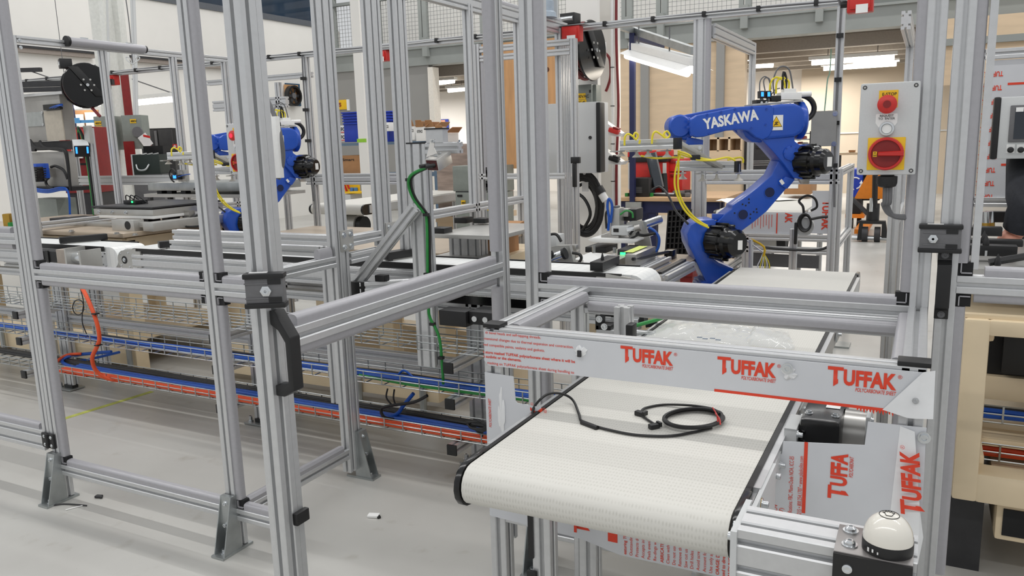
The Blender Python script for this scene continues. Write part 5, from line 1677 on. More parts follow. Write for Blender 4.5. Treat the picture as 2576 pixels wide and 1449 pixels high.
s2 = small_box('grey control box with lit red emergency stop, half hidden by the open door edge', 600, 375, 2.66)
for ch in s2.children:
    if ch.name.startswith('mushroom_button'):
        for g in ch.children: g.data = g.data.copy(); g.data.materials[0] = LEDR
EB['group'] = s2['group'] = 'grey fence control boxes'
WB = thing('grey_enclosure', 'narrow white enclosure edge seen just right of the open door post', 'enclosure', at(690, 380, y=3.1))
fb(WB, 'box', WHITE, 676, 293, 699, 448, 3.1, .03, .003)
tb(WB, 'conduit', GREYP, [at(672, 250, y=3.14), at(690, 290, y=3.14), at(705, 340, y=3.13), at(712, 400, y=3.13), at(700, 450, y=3.12)], .012, 8)

# ================================================================== white column with cabinet, reel and cables
YK = 6.0
CO = struct(fb(None, 'column_white', WPAINT, 1428, -60, 1504, 640, YK, .06), 'white steel column behind the control cabinet')
xk0, xk1 = at(1428, 300, y=YK).x, at(1504, 300, y=YK).x
bx(CO, 'web', WPAINT, ((xk0 + xk1) / 2 - .02, YK + .06, 0), ((xk0 + xk1) / 2 + .02, YK + .30, 3.4))
bx(CO, 'flange', WPAINT, (xk0, YK + .30, 0), (xk1 + .06, YK + .36, 3.4))
PI_ = thing('white_pipe', 'slim white conduit pipe with black ties right of the white column', 'pipe', at(1541, 400, y=6.2))
q = at(1541, 300, y=6.2)
cy(PI_, 'pipe', WHITE, (q.x, 6.2, 0), (q.x, 6.2, 3.4), .014, 12)
for z_ in (.8, 1.1, 1.4, 1.7, 2.0, 2.3): cy(PI_, 'tie', BLACK, (q.x, 6.2, z_), (q.x, 6.2, z_ + .006), .018, 10)
MH = thing('maroon_hose', 'maroon air hose hanging along the white conduit pipe', 'hose', (q.x + .04, 6.2, 1))
tb(MH, 'hose', MAROON, [(q.x + .03, 6.22, 2.6), (q.x + .035, 6.2, 2.2), (q.x + .05, 6.2, 1.7), (q.x + .03, 6.2, 1.2), (q.x + .03, 6.2, .75)], .011, 8)
tb(MH, 'coil', MAROON, [at(1524, 135, y=6.25), at(1534, 150, y=6.22), at(1536, 190, y=6.25), at(1530, 215, y=6.25), at(1524, 230, y=6.25)], .011, 8)
TH = thing('thermostat', 'small white thermostat with grey display on the column', 'thermostat', at(1514, 122, y=YK - .02))
fb(TH, 'case', WHITE, 1504, 106, 1522, 143, YK + .01, .03, .004)
fb(TH, 'display', GREYP, 1509, 113, 1519, 133, YK + .008, .003)
tb(TH, 'cable', WHITE, [at(1513, 106, y=YK + .03), at(1511, 80, y=YK + .04), at(1503, 55, y=YK + .05), at(1500, 0, y=YK + .05)], .006, 6)
# disconnect
DC = thing('disconnect_box', 'grey-green 480VAC disconnect box above the control cabinet', 'electrical box', at(1472, 240, y=YK - .15))
fb(DC, 'box', GREYG, 1445, 213, 1488, 290, YK - .15, .15, .003)
fb(DC, 'side', GREYG, 1488, 213, 1500, 290, YK - .11, .11, .003)
fb(DC, 'label_plate', YEL, 1447, 235, 1473, 250, YK - .153, .003)
txt(DC, 'lettering', BLACK, '480VAC', at(1448, 247, y=YK - .154), X, Z, .022, None, .01)
fb(DC, 'label_plate', YEL, 1447, 251, 1475, 262, YK - .153, .003)
txt(DC, 'lettering', BLACK, 'DISC-40', at(1448, 260, y=YK - .154), X, Z, .016, None, .01)
fb(DC, 'switch', BLACK, 1482, 226, 1486, 233, YK - .155, .01)
# control cabinet
YCB = 5.45
CC = thing('control_cabinet', 'pale grey wall cabinet with black edge seal left of the robot', 'cabinet', at(1440, 350, y=YCB))
fb(CC, 'body', GREYL, 1362, 259, 1503, 436, YCB, .22, .004)
fb(CC, 'edge_seal', BLACK, 1499, 257, 1510, 434, YCB - .01, .10, .010)
c = at(1485, 346, y=YCB)
MB().lathe([(.012, 0), (.012, .006), (.008, .007), (.005, .004)], c, -Y, 16).build('lock', DARK, CC)
lp = thing('door_latch', 'black pull latch on the thin post in front of the control cabinet', 'latch', at(1445, 430, y=5.0))
x_ = at(1443, 300, y=5.0).x
lpz = at(1440, 96, y=5.0).z
TPP = thing('machine_post', 'thin aluminium post in front of the control cabinet', 'post', (x_, 5.0, 0))
pf(TPP, 'upright', (x_, 5.02, .03), (x_, 5.02, lpz), X, 1, 1, .04)
bx(TPP, 'foot_plate', GALV, (x_ - .05, 4.96, 0), (x_ + .05, 5.08, .03))
fb(lp, 'body', BLACK, 1435, 395, 1457, 411, 4.97, .03, .004)
fb(lp, 'handle', BLACK, 1439, 411, 1448, 471, 4.96, .03, .006)
px_(TPP, 'rail', at(1205, 110, y=5.0).x, x_ - .022, 5.0, lpz + .0, 1, 1, .04)
px_(TPP, 'rail', at(1205, 110, y=5.0).x, x_ - .022, 5.0, lpz - .06, 1, 1, .04)
fpost(TPP, 1203, 300, .045, 5.0, .02, lpz + .02, 'upright')
strip(TPP, (at(1212, 300, y=5.0).x, 5.006, 1.2), (at(1212, 300, y=5.0).x, 5.006, lpz - .06), X, Y, .03)
px_(TPP, 'rail', at(1205, 445, y=5.0).x, at(1420, 445, y=5.0).x, 5.0, at(1240, 437, y=5.0).z, 1, 1, .04)
for py in (134, 428, 462):
    q_ = at(1222, py, y=5.0)
    bx(TPP, 'corner_bracket', BLACK, (q_.x, 5.0, q_.z - .025), (q_.x + .05, 5.02, q_.z + .02))
    bx(TPP, 'corner_bracket', BLACK, (q_.x, 5.0, q_.z - .05), (q_.x + .025, 5.02, q_.z))
for py, px0, px1 in ((198, 505, 768), (254, 520, 705)):
    z_ = at(640, py - 8, y=YU).z
    px_(CBF, 'rail', at(px0, py, y=YU).x, at(px1, py, y=YU).x, YU + .06, z_, 1, 1 if py < 200 else 2)
fpost(CBF, 697, 240, .045, YU + .06, .1, at(697, 205, y=YU).z)
# bracket shelves on the column
for k_, (py, nm) in enumerate(((342, 'upper'), (412, 'lower'))):
    q = at(1512, py, y=YK - .05)
    S_ = thing('bracket_shelf', '%s white bent sheet shelf on the column holding small tools' % nm, 'shelf', q, 'white bracket shelves')
    MB().prism([(0, .13), (0, 0), (.17, -.01), (.20, .02), (.17, .012)], (q.x, YK - .05, q.z), X, Z, -.10).build('shelf', WHITE, S_)
    u_ = thing('tool_pouch', '%s on the %s bracket shelf' % (('red tool pouch', 'black tool roll')[k_], nm), 'tool', q + Vector((.12, 0, .03)))
    bc(u_, 'pouch', (RED, BLACK)[k_], q + Vector((.11, .0, .035)), (.09, .06, .04), ((.9, 0, -.3), (0, 1, 0), (.3, 0, .9)), .012)
    bc(u_, 'flap', (REDD, DARK)[k_], q + Vector((.13, -.0, .055)), (.05, .064, .012), ((.9, 0, -.3), (0, 1, 0), (.3, 0, .9)), .004)
# black cable coil on the column
CK = thing('cable_coil', 'big black power cable coil hanging under the control cabinet', 'cable', at(1472, 515, y=5.7))
for k_ in range(7):
    rx, ry = 46 - k_ * 2.5, 80 - k_ * 4
    ox, oy = random.uniform(-4, 4), random.uniform(-4, 6)
    tb(CK, 'turn', BLACK, [at(1472 + ox + rx * math.cos(a), 515 + oy + ry * math.sin(a) + 6 * math.cos(a), y=5.62 + k_ * .02) for a in [2 * math.pi * i / 14 for i in range(15)]], .014, 7, 3)
tb(CK, 'turn', BLACK, [at(1440, 480, y=5.6), at(1470, 500, y=5.58), at(1485, 540, y=5.58), at(1465, 580, y=5.6)], .012, 7)
cy(CK, 'hook', STEEL, at(1470, 436, y=5.6), at(1470, 436, y=6.02), .012, 8)
cy(CK, 'plug', WHITE, at(1512, 485, y=5.6), at(1524, 505, y=5.6), .03, 12)
cy(CK, 'plug_collar', BLACK, at(1505, 472, y=5.6), at(1514, 487, y=5.6), .036, 12)
fb(CK, 'label_plate', WHITE, 1464, 458, 1480, 482, 5.66, .004)

# hose reels
def reel(label, c, ax, r, hose):
    c, ax = Vector(c), Vector(ax).normalized()
    T = thing('hose_reel', label, 'hose reel', c)
    MB().lathe([(r * .25, -.10), (r, -.10), (r * 1.03, -.09), (r, -.08), (r * .6, -.075), (r * .6, .075), (r, .08), (r * 1.03, .09), (r, .10), (r * .25, .10)], c, ax, 40).build('drum', BLACKG, T)
    for k_ in range(5):
        rr = r * (.66 + .07 * k_)
        u, w = MB().frame(ax)
        tb(T, 'hose_turn', hose, [c + ax * (-.06 + .03 * ((k_ * 2) % 5)) + (u * math.cos(a) + w * math.sin(a)) * rr for a in [2 * math.pi * i / 20 for i in range(21)]], .013, 6, 2)
    u, w = MB().frame(ax)
    s = ax.cross(Z).normalized()
    arm = bc(T, 'arm', BLACK, c + ax * .115 + Z * (r * .15), (r * .42, r * 1.7, .012), (s, (Z * .8 + s * .6).normalized(), ax), .004)
    bc(T, 'arm', BLACK, c - ax * .115 + Z * (r * .15), (r * .42, r * 1.7, .012), (s, (Z * .8 + s * .6).normalized(), ax), .004)
    for k_ in range(6):
        a = k_ * 1.05
        cy(T, 'hole', PLATE, c + ax * .121 + (s * math.cos(a) + Z * math.sin(a)) * (r * .28), c + ax * .124 + (s * math.cos(a) + Z * math.sin(a)) * (r * .28), r * .045, 8)
    cy(T, 'hub', CHROME, c + ax * .12, c + ax * .135, r * .07, 14)
    bc(T, 'swivel', BLACK, c + Z * (r * 1.0) + s * (r * .75), (.10, .12, .08), (s, ax, Z), .006)
    cy(T, 'roller', CHROME, c + Z * (r * 1.0) + s * (r * .95) - ax * .05, c + Z * (r * 1.0) + s * (r * .95) + ax * .05, .02, 10)
    return T


reel('black hose reel with maroon hose mounted on the white column', at(1462, 130, y=5.75), (.985, -.10, 0), .215, MAROON)
r2c = at(216, 216, d=7.2)
RL = reel('black hose reel with red hose high in front of the side wall', r2c, (.88, -.48, 0), .19, MAROON)
tb(RL, 'hose', MAROON, [r2c + Vector((.02, 0, -.17)), at(235, 275, d=7.2), at(252, 293, d=7.2)], .014, 7)
bc(RL, 'wall_arm', DARK, at(150, 210, d=7.4), (1.0, .05, .05), (IR, IF, Z))
bc(RL, 'wall_arm', DARK, at(150, 224, d=7.4), (.9, .05, .04), (IR, IF, Z))

# ================================================================== machines behind the line
YP = 3.35
MB1 = thing('machine_bed', 'cream welded machine frame with tan top plate behind the left fence bay', 'machine', (-5.2, 3.8, 0))
zp = at(310, 599, y=YP).z
xp1 = at(310, 599, y=YP).x
bx(MB1, 'top_plate', BEIGEP, (-6.5, YP, zp), (xp1, 4.35, zp + .028), .003)
bx(MB1, 'apron', BEIGE, (-6.4, YP + .03, zp - .14), (xp1 - .06, YP + .12, zp - .01), .006)
bx(MB1, 'apron', BEIGE, (xp1 - .14, YP + .06, zp - .14), (xp1 - .05, 4.3, zp - .01), .006)
for x_, y_ in ((xp1 - .15, YP + .03), (xp1 - .15, 4.2), (xp1 - .95, YP + .05), (xp1 - .95, 4.2), (xp1 - 1.7, YP + .03)):
    bx(MB1, 'leg', BEIGE, (x_, y_, .0), (x_ + .10, y_ + .10, zp - .02), .008)
bx(MB1, 'base_beam', BEIGE, (-6.4, YP + .02, .05), (xp1 - .1, YP + .16, .25), .01)
bx(MB1, 'base_beam', BEIGE, (-6.4, 4.1, .05), (xp1 - .1, 4.24, .25), .01)
bx(MB1, 'shelf', BEIGE, (-6.4, YP + .16, .20), (xp1 - .1, 4.1, .215))
for x_ in (-6.0, -5.2, -4.6):
    cy(MB1, 'levelling_bolt', GALV, (x_, YP - .01, .0), (x_, YP - .01, .24), .018, 8)
for px, py in ((180, 583), (294, 589), (340, 592)): bolt(MB1, at(px, py, z=zp + .028), Z, .014, .012, STEEL)
MB2 = thing('machine_bed', 'cream welded machine frame behind the open door and the cable trays', 'machine', (-3, 3.9, 0))
xm0, xm1 = xp1 + .56, at(1110, 1035, z=0).x
bx(MB2, 'base_beam', BEIGE, (xm0, 3.5, .05), (xm1 - .35, 3.66, .25), .012)
MB().prism([(0, 0), (.36, 0), (.36, .06), (0, .20)], (xm1 - .36, 3.66, .05), X, Z, .16).build('base_end', BEIGE, MB2, .008)
bx(MB2, 'base_beam', BEIGE, (xm0, 4.3, .05), (xm1 - .1, 4.46, .25), .012)
for px in (690, 835, 988, 1118):
    x_ = at(px, 860, y=3.6).x
    bx(MB2, 'leg', BEIGE, (x_ - .05, 3.54, .2), (x_ + .05, 3.64, .80), .008)
    bx(MB2, 'leg', BEIGE, (x_ - .15, 4.32, .2), (x_ - .05, 4.42, .80), .008)
bx(MB2, 'apron', BEIGE, (xm0, 3.52, .76), (xm1, 3.66, .86), .008)
bx(MB2, 'deck', BEIGEP, (xm0, 3.5, .86), (xm1 + .05, 4.5, .88))
for px in (905, 1065): cy(MB2, 'levelling_bolt', GALV, (at(px, 1010, y=3.48).x, 3.48, 0), (at(px, 1010, y=3.48).x, 3.48, .14), .02, 8)
MR = thing('machine_bed', 'cream machine frame with dark openings right of the closed door', 'machine', (.6, 3.0, 0))
yr_ = 2.75
xr0 = at(2412, 900, y=yr_).x
zr1 = at(2440, 790, y=yr_).z
def wb(n, a, b): return bx(MR, n, BEIGE, a, b, .010)
xs0, xs1 = at(2412, 1000, y=yr_).x, at(2478, 1000, y=yr_).x
zt1, zo1, zo0, zbt = at(2440, 803, y=yr_).z, at(2484, 846, y=yr_).z, at(2480, 1195, y=yr_).z, at(2440, 1262, y=yr_).z
wb('post', (xs0, yr_, zbt), (xs1, yr_ + .10, zt1))
wb('top_beam', (xs1 - .005, yr_, zo1), (xs1 + 1.2, yr_ + .10, zt1))
wb('bottom_beam', (xs1 - .005, yr_, zbt), (xs1 + 1.2, yr_ + .10, zo0))
wb('side_beam', (xs0, yr_ + .1, zt1 - .09), (xs0 + .09, yr_ + 1.0, zt1))
wb('side_beam', (xs0, yr_ + .1, zbt), (xs0 + .09, yr_ + 1.0, zbt + .12))
wb('post', (xs0, yr_ + .95, zbt), (xs1, yr_ + 1.05, zt1))
bx(MR, 'deck', BEIGE, (xs0, yr_ + .02, zt1), (xs1 + 1.2, yr_ + 1.05, zt1 + .012))
wb('fork_pocket', (xs1 + .06, yr_ + .06, zbt - .14), (xs1 + .5, yr_ + .9, zbt))
bx(MR, 'pocket_mouth', DARKIN, (xs1 + .08, yr_ + .055, zbt - .12), (xs1 + .48, yr_ + .065, zbt - .03))
bx(MR, 'skid', DARK, (xs0, yr_ + .1, 0), (xs0 + .1, yr_ + 1.0, zbt))
yi = yr_ + .45
bx(MR, 'dark_cabinet', DARKIN, (xs1 - .05, yi, at(2500, 941, y=yi).z), (xs1 + 1.2, yi + .4, zt1 - .02), .006)
for k_ in range(14): bx(MR, 'grille_bar', DARK, (xs1 + .0 + k_ * .016, yi - .005, zo1 - .10), (xs1 + .008 + k_ * .016, yi, zo1 - .01))
bx(MR, 'terminal_box', BLACK, (xs1 + .07, yi - .05, at(2540, 940, y=yi).z + .01), (xs1 + .5, yi - .005, zo1 - .08), .004)
wb('mid_beam', (xs1 - .1, yi - .02, at(2500, 1003, y=yi).z), (xs1 + 1.2, yi + .1, at(2500, 942, y=yi).z))
wb('mid_beam', (xs1 - .1, yi + .02, at(2500, 1098, y=yi).z), (xs1 + 1.2, yi + .1, at(2500, 1068, y=yi).z))
wb('inner_floor', (xs1 - .1, yi - .1, zo0 - .03), (xs1 + 1.2, yi + .4, zo0 + .0))
xr0 = xs0
# cable trays beyond on the right
for k_, (py, lbl) in enumerate(((1035, 'wire tray with blue cables seen through the cream machine frame'), (1130, 'wire tray with orange and black cables low inside the cream machine frame'))):
    q = at(2480, py, y=3.12)
    T = thing('cable_tray', lbl, 'cable tray', q)
    for dz in (0, .03, -.03): cy(T, 'long_wire', WIRE, (xr0 - .1, 3.10, q.z + dz), (xr0 + 1.2, 3.10, q.z + dz), .003, 5)
    for i in range(12): bx(T, 'cross_wire', WIRE, (xr0 - .05 + i * .1, 3.095, q.z - .03), (xr0 - .044 + i * .1, 3.105, q.z + .03))
    for i, m_ in enumerate((BLUEC, BLUEC, BLACK) if not k_ else (ORANGE, ORANGE, BLACK, BLUEC)):
        tb(T, 'cable', m_, [(xr0 - .1 + .25 * j, 3.12 + i * .015, q.z - .02 + .012 * i + .008 * math.sin(j + i)) for j in range(6)], .010, 6)

# right-hand work table with black fixtures
WT = thing('fixture_table', 'grey aluminium fixture plate with black pin blocks right of the closed door', 'fixture', at(2500, 665, y=2.9))
zt0 = at(2460, 664, y=2.9).z
bx(WT, 'plate', PLATE, (xr0 - .08, 2.80, zt0 - .03), (xr0 + 1.2, 3.6, zt0))
for (px0, py0, px1, py1, y_) in ((2434, 618, 2560, 645, 2.95), (2436, 604, 2574, 620, 3.1), (2436, 572, 2522, 594, 3.35)):
    B_ = fb(WT, 'pin_block', BLACK, px0, py0, px1, py1, y_, .05, .003)
for (px, py, y_) in ((2480, 618, 2.96), (2475, 607, 3.1), (2455, 572, 3.36), (2509, 668, 2.82)):
    MB().lathe([(.009, 0), (.010, .008), (.007, .02), (.001, .036)], at(px, py, y=y_), Z, 12).build('pin', BLACK, WT)
for (px, py, y_) in ((2480, 640, 2.94), (2455, 588, 3.34)): bx(WT, 'clamp', ALU, at(px - 3, py + 4, y=y_), at(px + 4, py - 9, y=y_) + Y * .004)
bx(WT, 'plate', PLATE, (xr0 + .42, 3.3, zt0 + .10), (xr0 + 1.2, 3.6, zt0 + .12))
for x_ in (xr0 + .45, xr0 + 1.1): bx(WT, 'plate_leg', PLATE, (x_, 3.4, zt0), (x_ + .04, 3.44, zt0 + .10))
fb(WT, 'valve_body', GREYG, 2456, 540, 2480, 572, 3.6, .05, .004)
cy(WT, 'cylinder', CHROME, at(2486, 560, y=3.55), at(2485, 532, y=3.55), .02, 12)
cy(WT, 'cylinder_foot', BRASS, at(2486, 570, y=3.55), at(2486, 560, y=3.55), .022, 12)
bc(WT, 'clamp', BLACK, at(2505, 545, y=3.6), (.07, .04, .04))
tb(WT, 'cable_carrier', BLACK, [at(2488, 660, y=2.83), at(2520, 655, y=2.84), at(2580, 645, y=2.9)], .012, 6)

# ---- person reaching in at the right edge (arm, shoulder and trunk out of the picture)
PN = thing('person', 'person in a dark sleeve reaching over the fixtures at the right edge', 'person', (at(2700, 470, y=3.95).x, 4.0, 0))
yq = 3.45
el = at(2572, 545, y=yq - .05); wr = at(2550, 588, y=yq - .02)
def limb(p, name, m, pts, radii, n=14):
    k = MB()
    ps = [Vector(q) for q in pts]
    fr = []
    for i, q in enumerate(ps):
        t = (ps[min(i + 1, len(ps) - 1)] - ps[max(i - 1, 0)]).normalized()
        u = t.cross(Vector((.3, .8, .5))).normalized(); w = t.cross(u)
        fr += [q + (u * math.cos(2 * math.pi * j / n) + w * math.sin(2 * math.pi * j / n)) * radii[i] for j in range(n)]
    m_ = len(ps)
    k.add(fr, [(i * n + j, i * n + (j + 1) % n, (i + 1) * n + (j + 1) % n, (i + 1) * n + j) for i in range(m_ - 1) for j in range(n)] + [tuple(range(n))[::-1], tuple(range((m_ - 1) * n, m_ * n))])
    return k.build(name, m, p, sharp=80)
tr = Vector((at(2700, 470, y=3.95).x, 4.0, 0))
def ring(c, rx, ry, n=16): return [Vector((c[0] + rx * math.cos(2 * math.pi * j / n), c[1] + ry * math.sin(2 * math.pi * j / n), c[2])) for j in range(n)]
def stack(p, name, m, secs, n=16):
    vs = []
    for c, rx, ry in secs: vs += ring(c, rx, ry, n)
    k = len(secs)
    return MB().add(vs, [(i * n + j, i * n + (j + 1) % n, (i + 1) * n + (j + 1) % n, (i + 1) * n + j) for i in range(k - 1) for j in range(n)] + [tuple(range(n))[::-1], tuple(range((k - 1) * n, k * n))]).build(name, m, p, sharp=85)
def tz(z_, dy=0, dx=0): return (tr.x + dx, tr.y + dy, z_)
stack(PN, 'body', CLOTH, [(tz(.86), .15, .11), (tz(.95), .165, .12), (tz(1.10), .155, .115), (tz(1.25), .18, .125), (tz(1.38), .205, .115), (tz(1.45), .17, .09), (tz(1.49), .08, .065), (tz(1.53), .06, .058)])
TRO = mat('dark_trousers', (38, 42, 54), .9, 0, .1, 30)
for sgn in (-1, 1):
    stack(PN, 'leg', TRO, [(tz(.05, 0, sgn * .10), .045, .05), (tz(.28, 0, sgn * .10), .058, .06), (tz(.48, 0, sgn * .095), .06, .062), (tz(.70, 0, sgn * .085), .08, .085), (tz(.90, 0, sgn * .075), .09, .10)])
    stack(PN, 'shoe', BLACK, [(tz(0, -.05, sgn * .10), .05, .13), (tz(.04, -.05, sgn * .10), .05, .13), (tz(.08, -.01, sgn * .10), .045, .07)])
stack(PN, 'head', SKIN, [(tz(1.50), .052, .055), (tz(1.545, -.01), .056, .066), (tz(1.58, -.02), .066, .088), (tz(1.63, -.018), .074, .096), (tz(1.69, -.012), .076, .098), (tz(1.74, -.005), .064, .084), (tz(1.77), .03, .04)])
MB().add([Vector(tz(1.655, -.108)), Vector(tz(1.612, -.102, -.016)), Vector(tz(1.612, -.102, .016)), Vector(tz(1.612, -.135)), Vector(tz(1.60, -.105))], [(0, 1, 3), (0, 3, 2), (1, 4, 3), (2, 3, 4)]).build('nose', SKIN, PN, sharp=60)
for sgn in (-1, 1):
    bc(PN, 'eye', DARK, tz(1.652, -.106, sgn * .032), (.022, .006, .010), None, .002)
    bc(PN, 'ear', SKIN, tz(1.645, -.0, sgn * .077), (.014, .035, .055), None, .006)
bc(PN, 'mouth', mat('lips', (170, 96, 88), .5), tz(1.582, -.106), (.042, .006, .010), None, .003)
stack(PN, 'hair', mat('brown_hair', (60, 42, 30), .8), [(tz(1.655, .045), .070, .062), (tz(1.70, .012), .082, .092), (tz(1.745, .006), .072, .090), (tz(1.785, .0), .036, .046)])
s0 = Vector(tz(1.40, 0, -.17))
limb(PN, 'sleeve', CLOTH, [s0 + Vector((.06, 0, .02)), s0, s0 + (el - s0) * .35, s0 + (el - s0) * .75, el, el + (wr - el) * .7], [.075, .075, .068, .060, .056, .046])
o0 = Vector(tz(1.40, 0, .17))
limb(PN, 'sleeve', CLOTH, [o0 - Vector((.06, 0, -.02)), o0, o0 + Vector((.07, -.06, -.28)), o0 + Vector((.02, -.28, -.36))], [.075, .075, .058, .045])
limb(PN, 'forearm', SKIN, [el + (wr - el) * .6, wr], [.036, .032])
limb(PN, 'hand', SKIN, [o0 + Vector((.02, -.28, -.36)), o0 + Vector((.0, -.36, -.37)), o0 + Vector((-.01, -.42, -.38))], [.03, .038, .03])
for k_ in range(4):
    b_ = o0 + Vector((-.035 + .018 * k_, -.42, -.385))
    limb(PN, 'finger', SKIN, [b_, b_ + Vector((0, -.035, -.01)), b_ + Vector((0, -.06 + .006 * abs(k_ - 1), -.03))], [.009, .0085, .006], 8)
limb(PN, 'thumb', SKIN, [o0 + Vector((-.03, -.34, -.37)), o0 + Vector((-.06, -.37, -.38)), o0 + Vector((-.065, -.40, -.40))], [.010, .009, .007], 8)
hn = wr + Vector((-.03, -.02, -.05))
limb(PN, 'hand', SKIN, [wr, (wr + hn) / 2, hn], [.032, .038, .034])
for k_ in range(4):
    b_ = hn + Vector((-.02 + .014 * k_, -.022 + .012 * k_, -.01))
    limb(PN, 'finger', SKIN, [b_, b_ + Vector((-.016, -.01, -.03)), b_ + Vector((-.02, -.005, -.055 + .006 * abs(k_ - 1)))], [.009, .0085, .006], 8)
limb(PN, 'thumb', SKIN, [wr + Vector((-.03, -.01, -.02)), wr + Vector((-.055, -.02, -.045)), wr + Vector((-.06, -.02, -.07))], [.010, .009, .007], 8)

# ---- small servo actuator inside the guard frame
SA = thing('servo_actuator', 'black servo actuator with cable loops inside the guard frame beside the belt', 'actuator', at(1540, 800, y=2.62))
fb(SA, 'motor', BLACK, 1505, 758, 1548, 797, 2.60, .10, .006)
fb(SA, 'warning_label', YEL, 1512, 770, 1523, 790, 2.597, .004)
fb(SA, 'bracket', BLACK, 1497, 792, 1508, 832, 2.50, .06, .004)
fb(SA, 'bracket', BLACK, 1497, 818, 1536, 832, 2.50, .06, .004)
for px, py in ((1507, 803), (1520, 822)): bolt(SA, at(px, py, y=2.498), -Y, .008, .005)
for k_, (py0, py1, x1_p) in enumerate(((775, 795, 1622), (797, 817, 1610))):
    z_ = at(1560, py0, y=2.62).z
    px_(SA, 'profile', at(1540, py0, y=2.62).x, at(x1_p, py0, y=2.62).x, 2.62 - .02 * k_, z_, 1, 1, .04)
    fb(SA, 'profile_cap', BLACK, x1_p - 2, py0, x1_p + 10, py1, 2.615 - .02 * k_, .045)
for k_ in range(7): tb(SA, 'cable', BLACK, [at(1612, 780 + 4 * k_, y=2.66), at(1630 + 2 * k_, 772 + 2 * k_, y=2.68), at(1650 + 2 * k_, 790 + k_, y=2.70), at(1648 - 3 * k_, 815, y=2.70), at(1625, 822 - k_, y=2.70)], .004, 5)
tb(SA, 'green_cable', GREEN, [at(1562, 829, y=2.45), at(1610, 816, y=2.5), at(1660, 802, y=2.6), at(1690, 790, y=2.7)], .007, 8)
px_(SA, 'base_rail', at(1500, 838, y=2.5).x, at(1640, 838, y=2.5).x, 2.50, at(1560, 833, y=2.5).z, 1, 1, .045)
# yellow hook with hanging cords behind the belt end
YHk = thing('cord_hook', 'yellow bracket with pale cords hanging behind the belt end', 'bracket', at(1920, 690, y=4.3))
tb(YHk, 'bar', YEL, [at(1890, 602, y=4.3), at(1922, 621, y=4.3), at(1921, 645, y=4.3)], .006, 6, 3)
cy(YHk, 'rod', STEEL, at(1872, 600, y=4.3), at(1920, 634, y=4.3), .004, 6)
cy(YHk, 'stand', ALU, at(1890, 602, y=4.3), (at(1890, 602, y=4.3).x, 4.3, 0), .012, 8)
for k_ in range(6): tb(YHk, 'cord', YELLOW if k_ % 2 else PURPLE, [at(1920, 636, y=4.3), at(1912 + 4 * k_, 655, y=4.3), at(1906 + 6 * k_, 668 + 3 * (k_ % 2), y=4.3), at(1908 + 5 * k_, 680, y=4.3)], .003, 5)
# ---- things on the left machine table
LSL = thing('linear_slide', 'aluminium linear slide with black end on the cream machine plate', 'linear axis', at(270, 580, z=zp + .03))
q0, q1 = at(222, 588, z=zp + .03), at(440, 566, z=zp + .03)
def vb(p, name, m, px0, py0, w, x, y, z, sx_, sy_, sz, bev=.003): pass
e_ = (at(272, 590, z=zp + .03))
bx(LSL, 'housing', PLATE, (e_.x - .22, YP + .12, zp + .028), (e_.x, YP + .20, zp + .10), .003)
cy(LSL, 'end_disc', BLACK, (e_.x - .06, YP + .118, zp + .066), (e_.x - .06, YP + .124, zp + .066), .028, 20)
bx(LSL, 'rail', PLATE, (e_.x + .06, YP + .14, zp + .028), (e_.x + .16, 4.2, zp + .085), .003)
bx(LSL, 'rail', PLATE, (e_.x - .02, YP + .16, zp + .05), (e_.x + .06, YP + .2, zp + .085), .003)
bx(LSL, 'rail', PLATE, (e_.x - .9, YP + .30, zp + .028), (e_.x - .3, YP + .42, zp + .05), .003)
FT = thing('tilt_fixture', 'dark-topped fixture plate with white underlay on the left machine', 'fixture', at(330, 545, z=zp + .2))
z_ = at(330, 535, y=YP + .3).z
f0, f1 = at(236, 535, y=YP + .25).x, at(385, 540, y=YP + .25).x
for k_ in range(3): bx(FT, 'support', BLACK, (f0 + .1 + k_ * .2, YP + .4, zp + .03), (f0 + .16 + k_ * .2, YP + .5, z_ - .03))
bx(FT, 'underlay', WHITE, (f0 + .05, YP + .25, z_ - .035), (f1, YP + .85, z_ - .015), .003)
bx(FT, 'frame', PLATE, (f0, YP + .25, z_ - .015), (f1, YP + .85, z_ + .028), .003)
bx(FT, 'top_sheet', DARK, (f0 - .01, YP + .24, z_ + .034), (f1 + .01, YP + .86, z_ + .046), .002)
for k_ in range(3): bolt(FT, (f0 + .06 + k_ * .14, YP + .25, z_ + .006), -Y, .009, .012)
bx(FT, 'bracket', STEEL, (f1 - .02, YP + .50, zp + .03), (f1 + .05, YP + .55, z_))
bx(FT, 'coupler', BLACK, (f0 + .12, YP + .4, z_ + .048), (f0 + .25, YP + .5, z_ + .075), .004)
bc(FT, 'led', LEDG, (f0 + .22, YP + .395, z_ + .065), (.012, .004, .012))
for k_ in range(3): tb(FT, 'wire', BLACK, [(f0 + .1 + .04 * k_, YP + .44, z_ + .07), (f0 + .14 + .05 * k_, YP + .42, z_ + .11), (f0 + .2 + .05 * k_, YP + .46, z_ + .05)], .004, 5)
tb(FT, 'cable', BLACK, [(f1 + .02, YP + .6, z_ + .03), (f1 + .08, YP + .58, z_ - .02), (f1 + .06, YP + .5, zp + .08), (f1 + .12, YP + .4, zp + .035), (f1 + .22, YP + .42, zp + .035)], .008, 6)
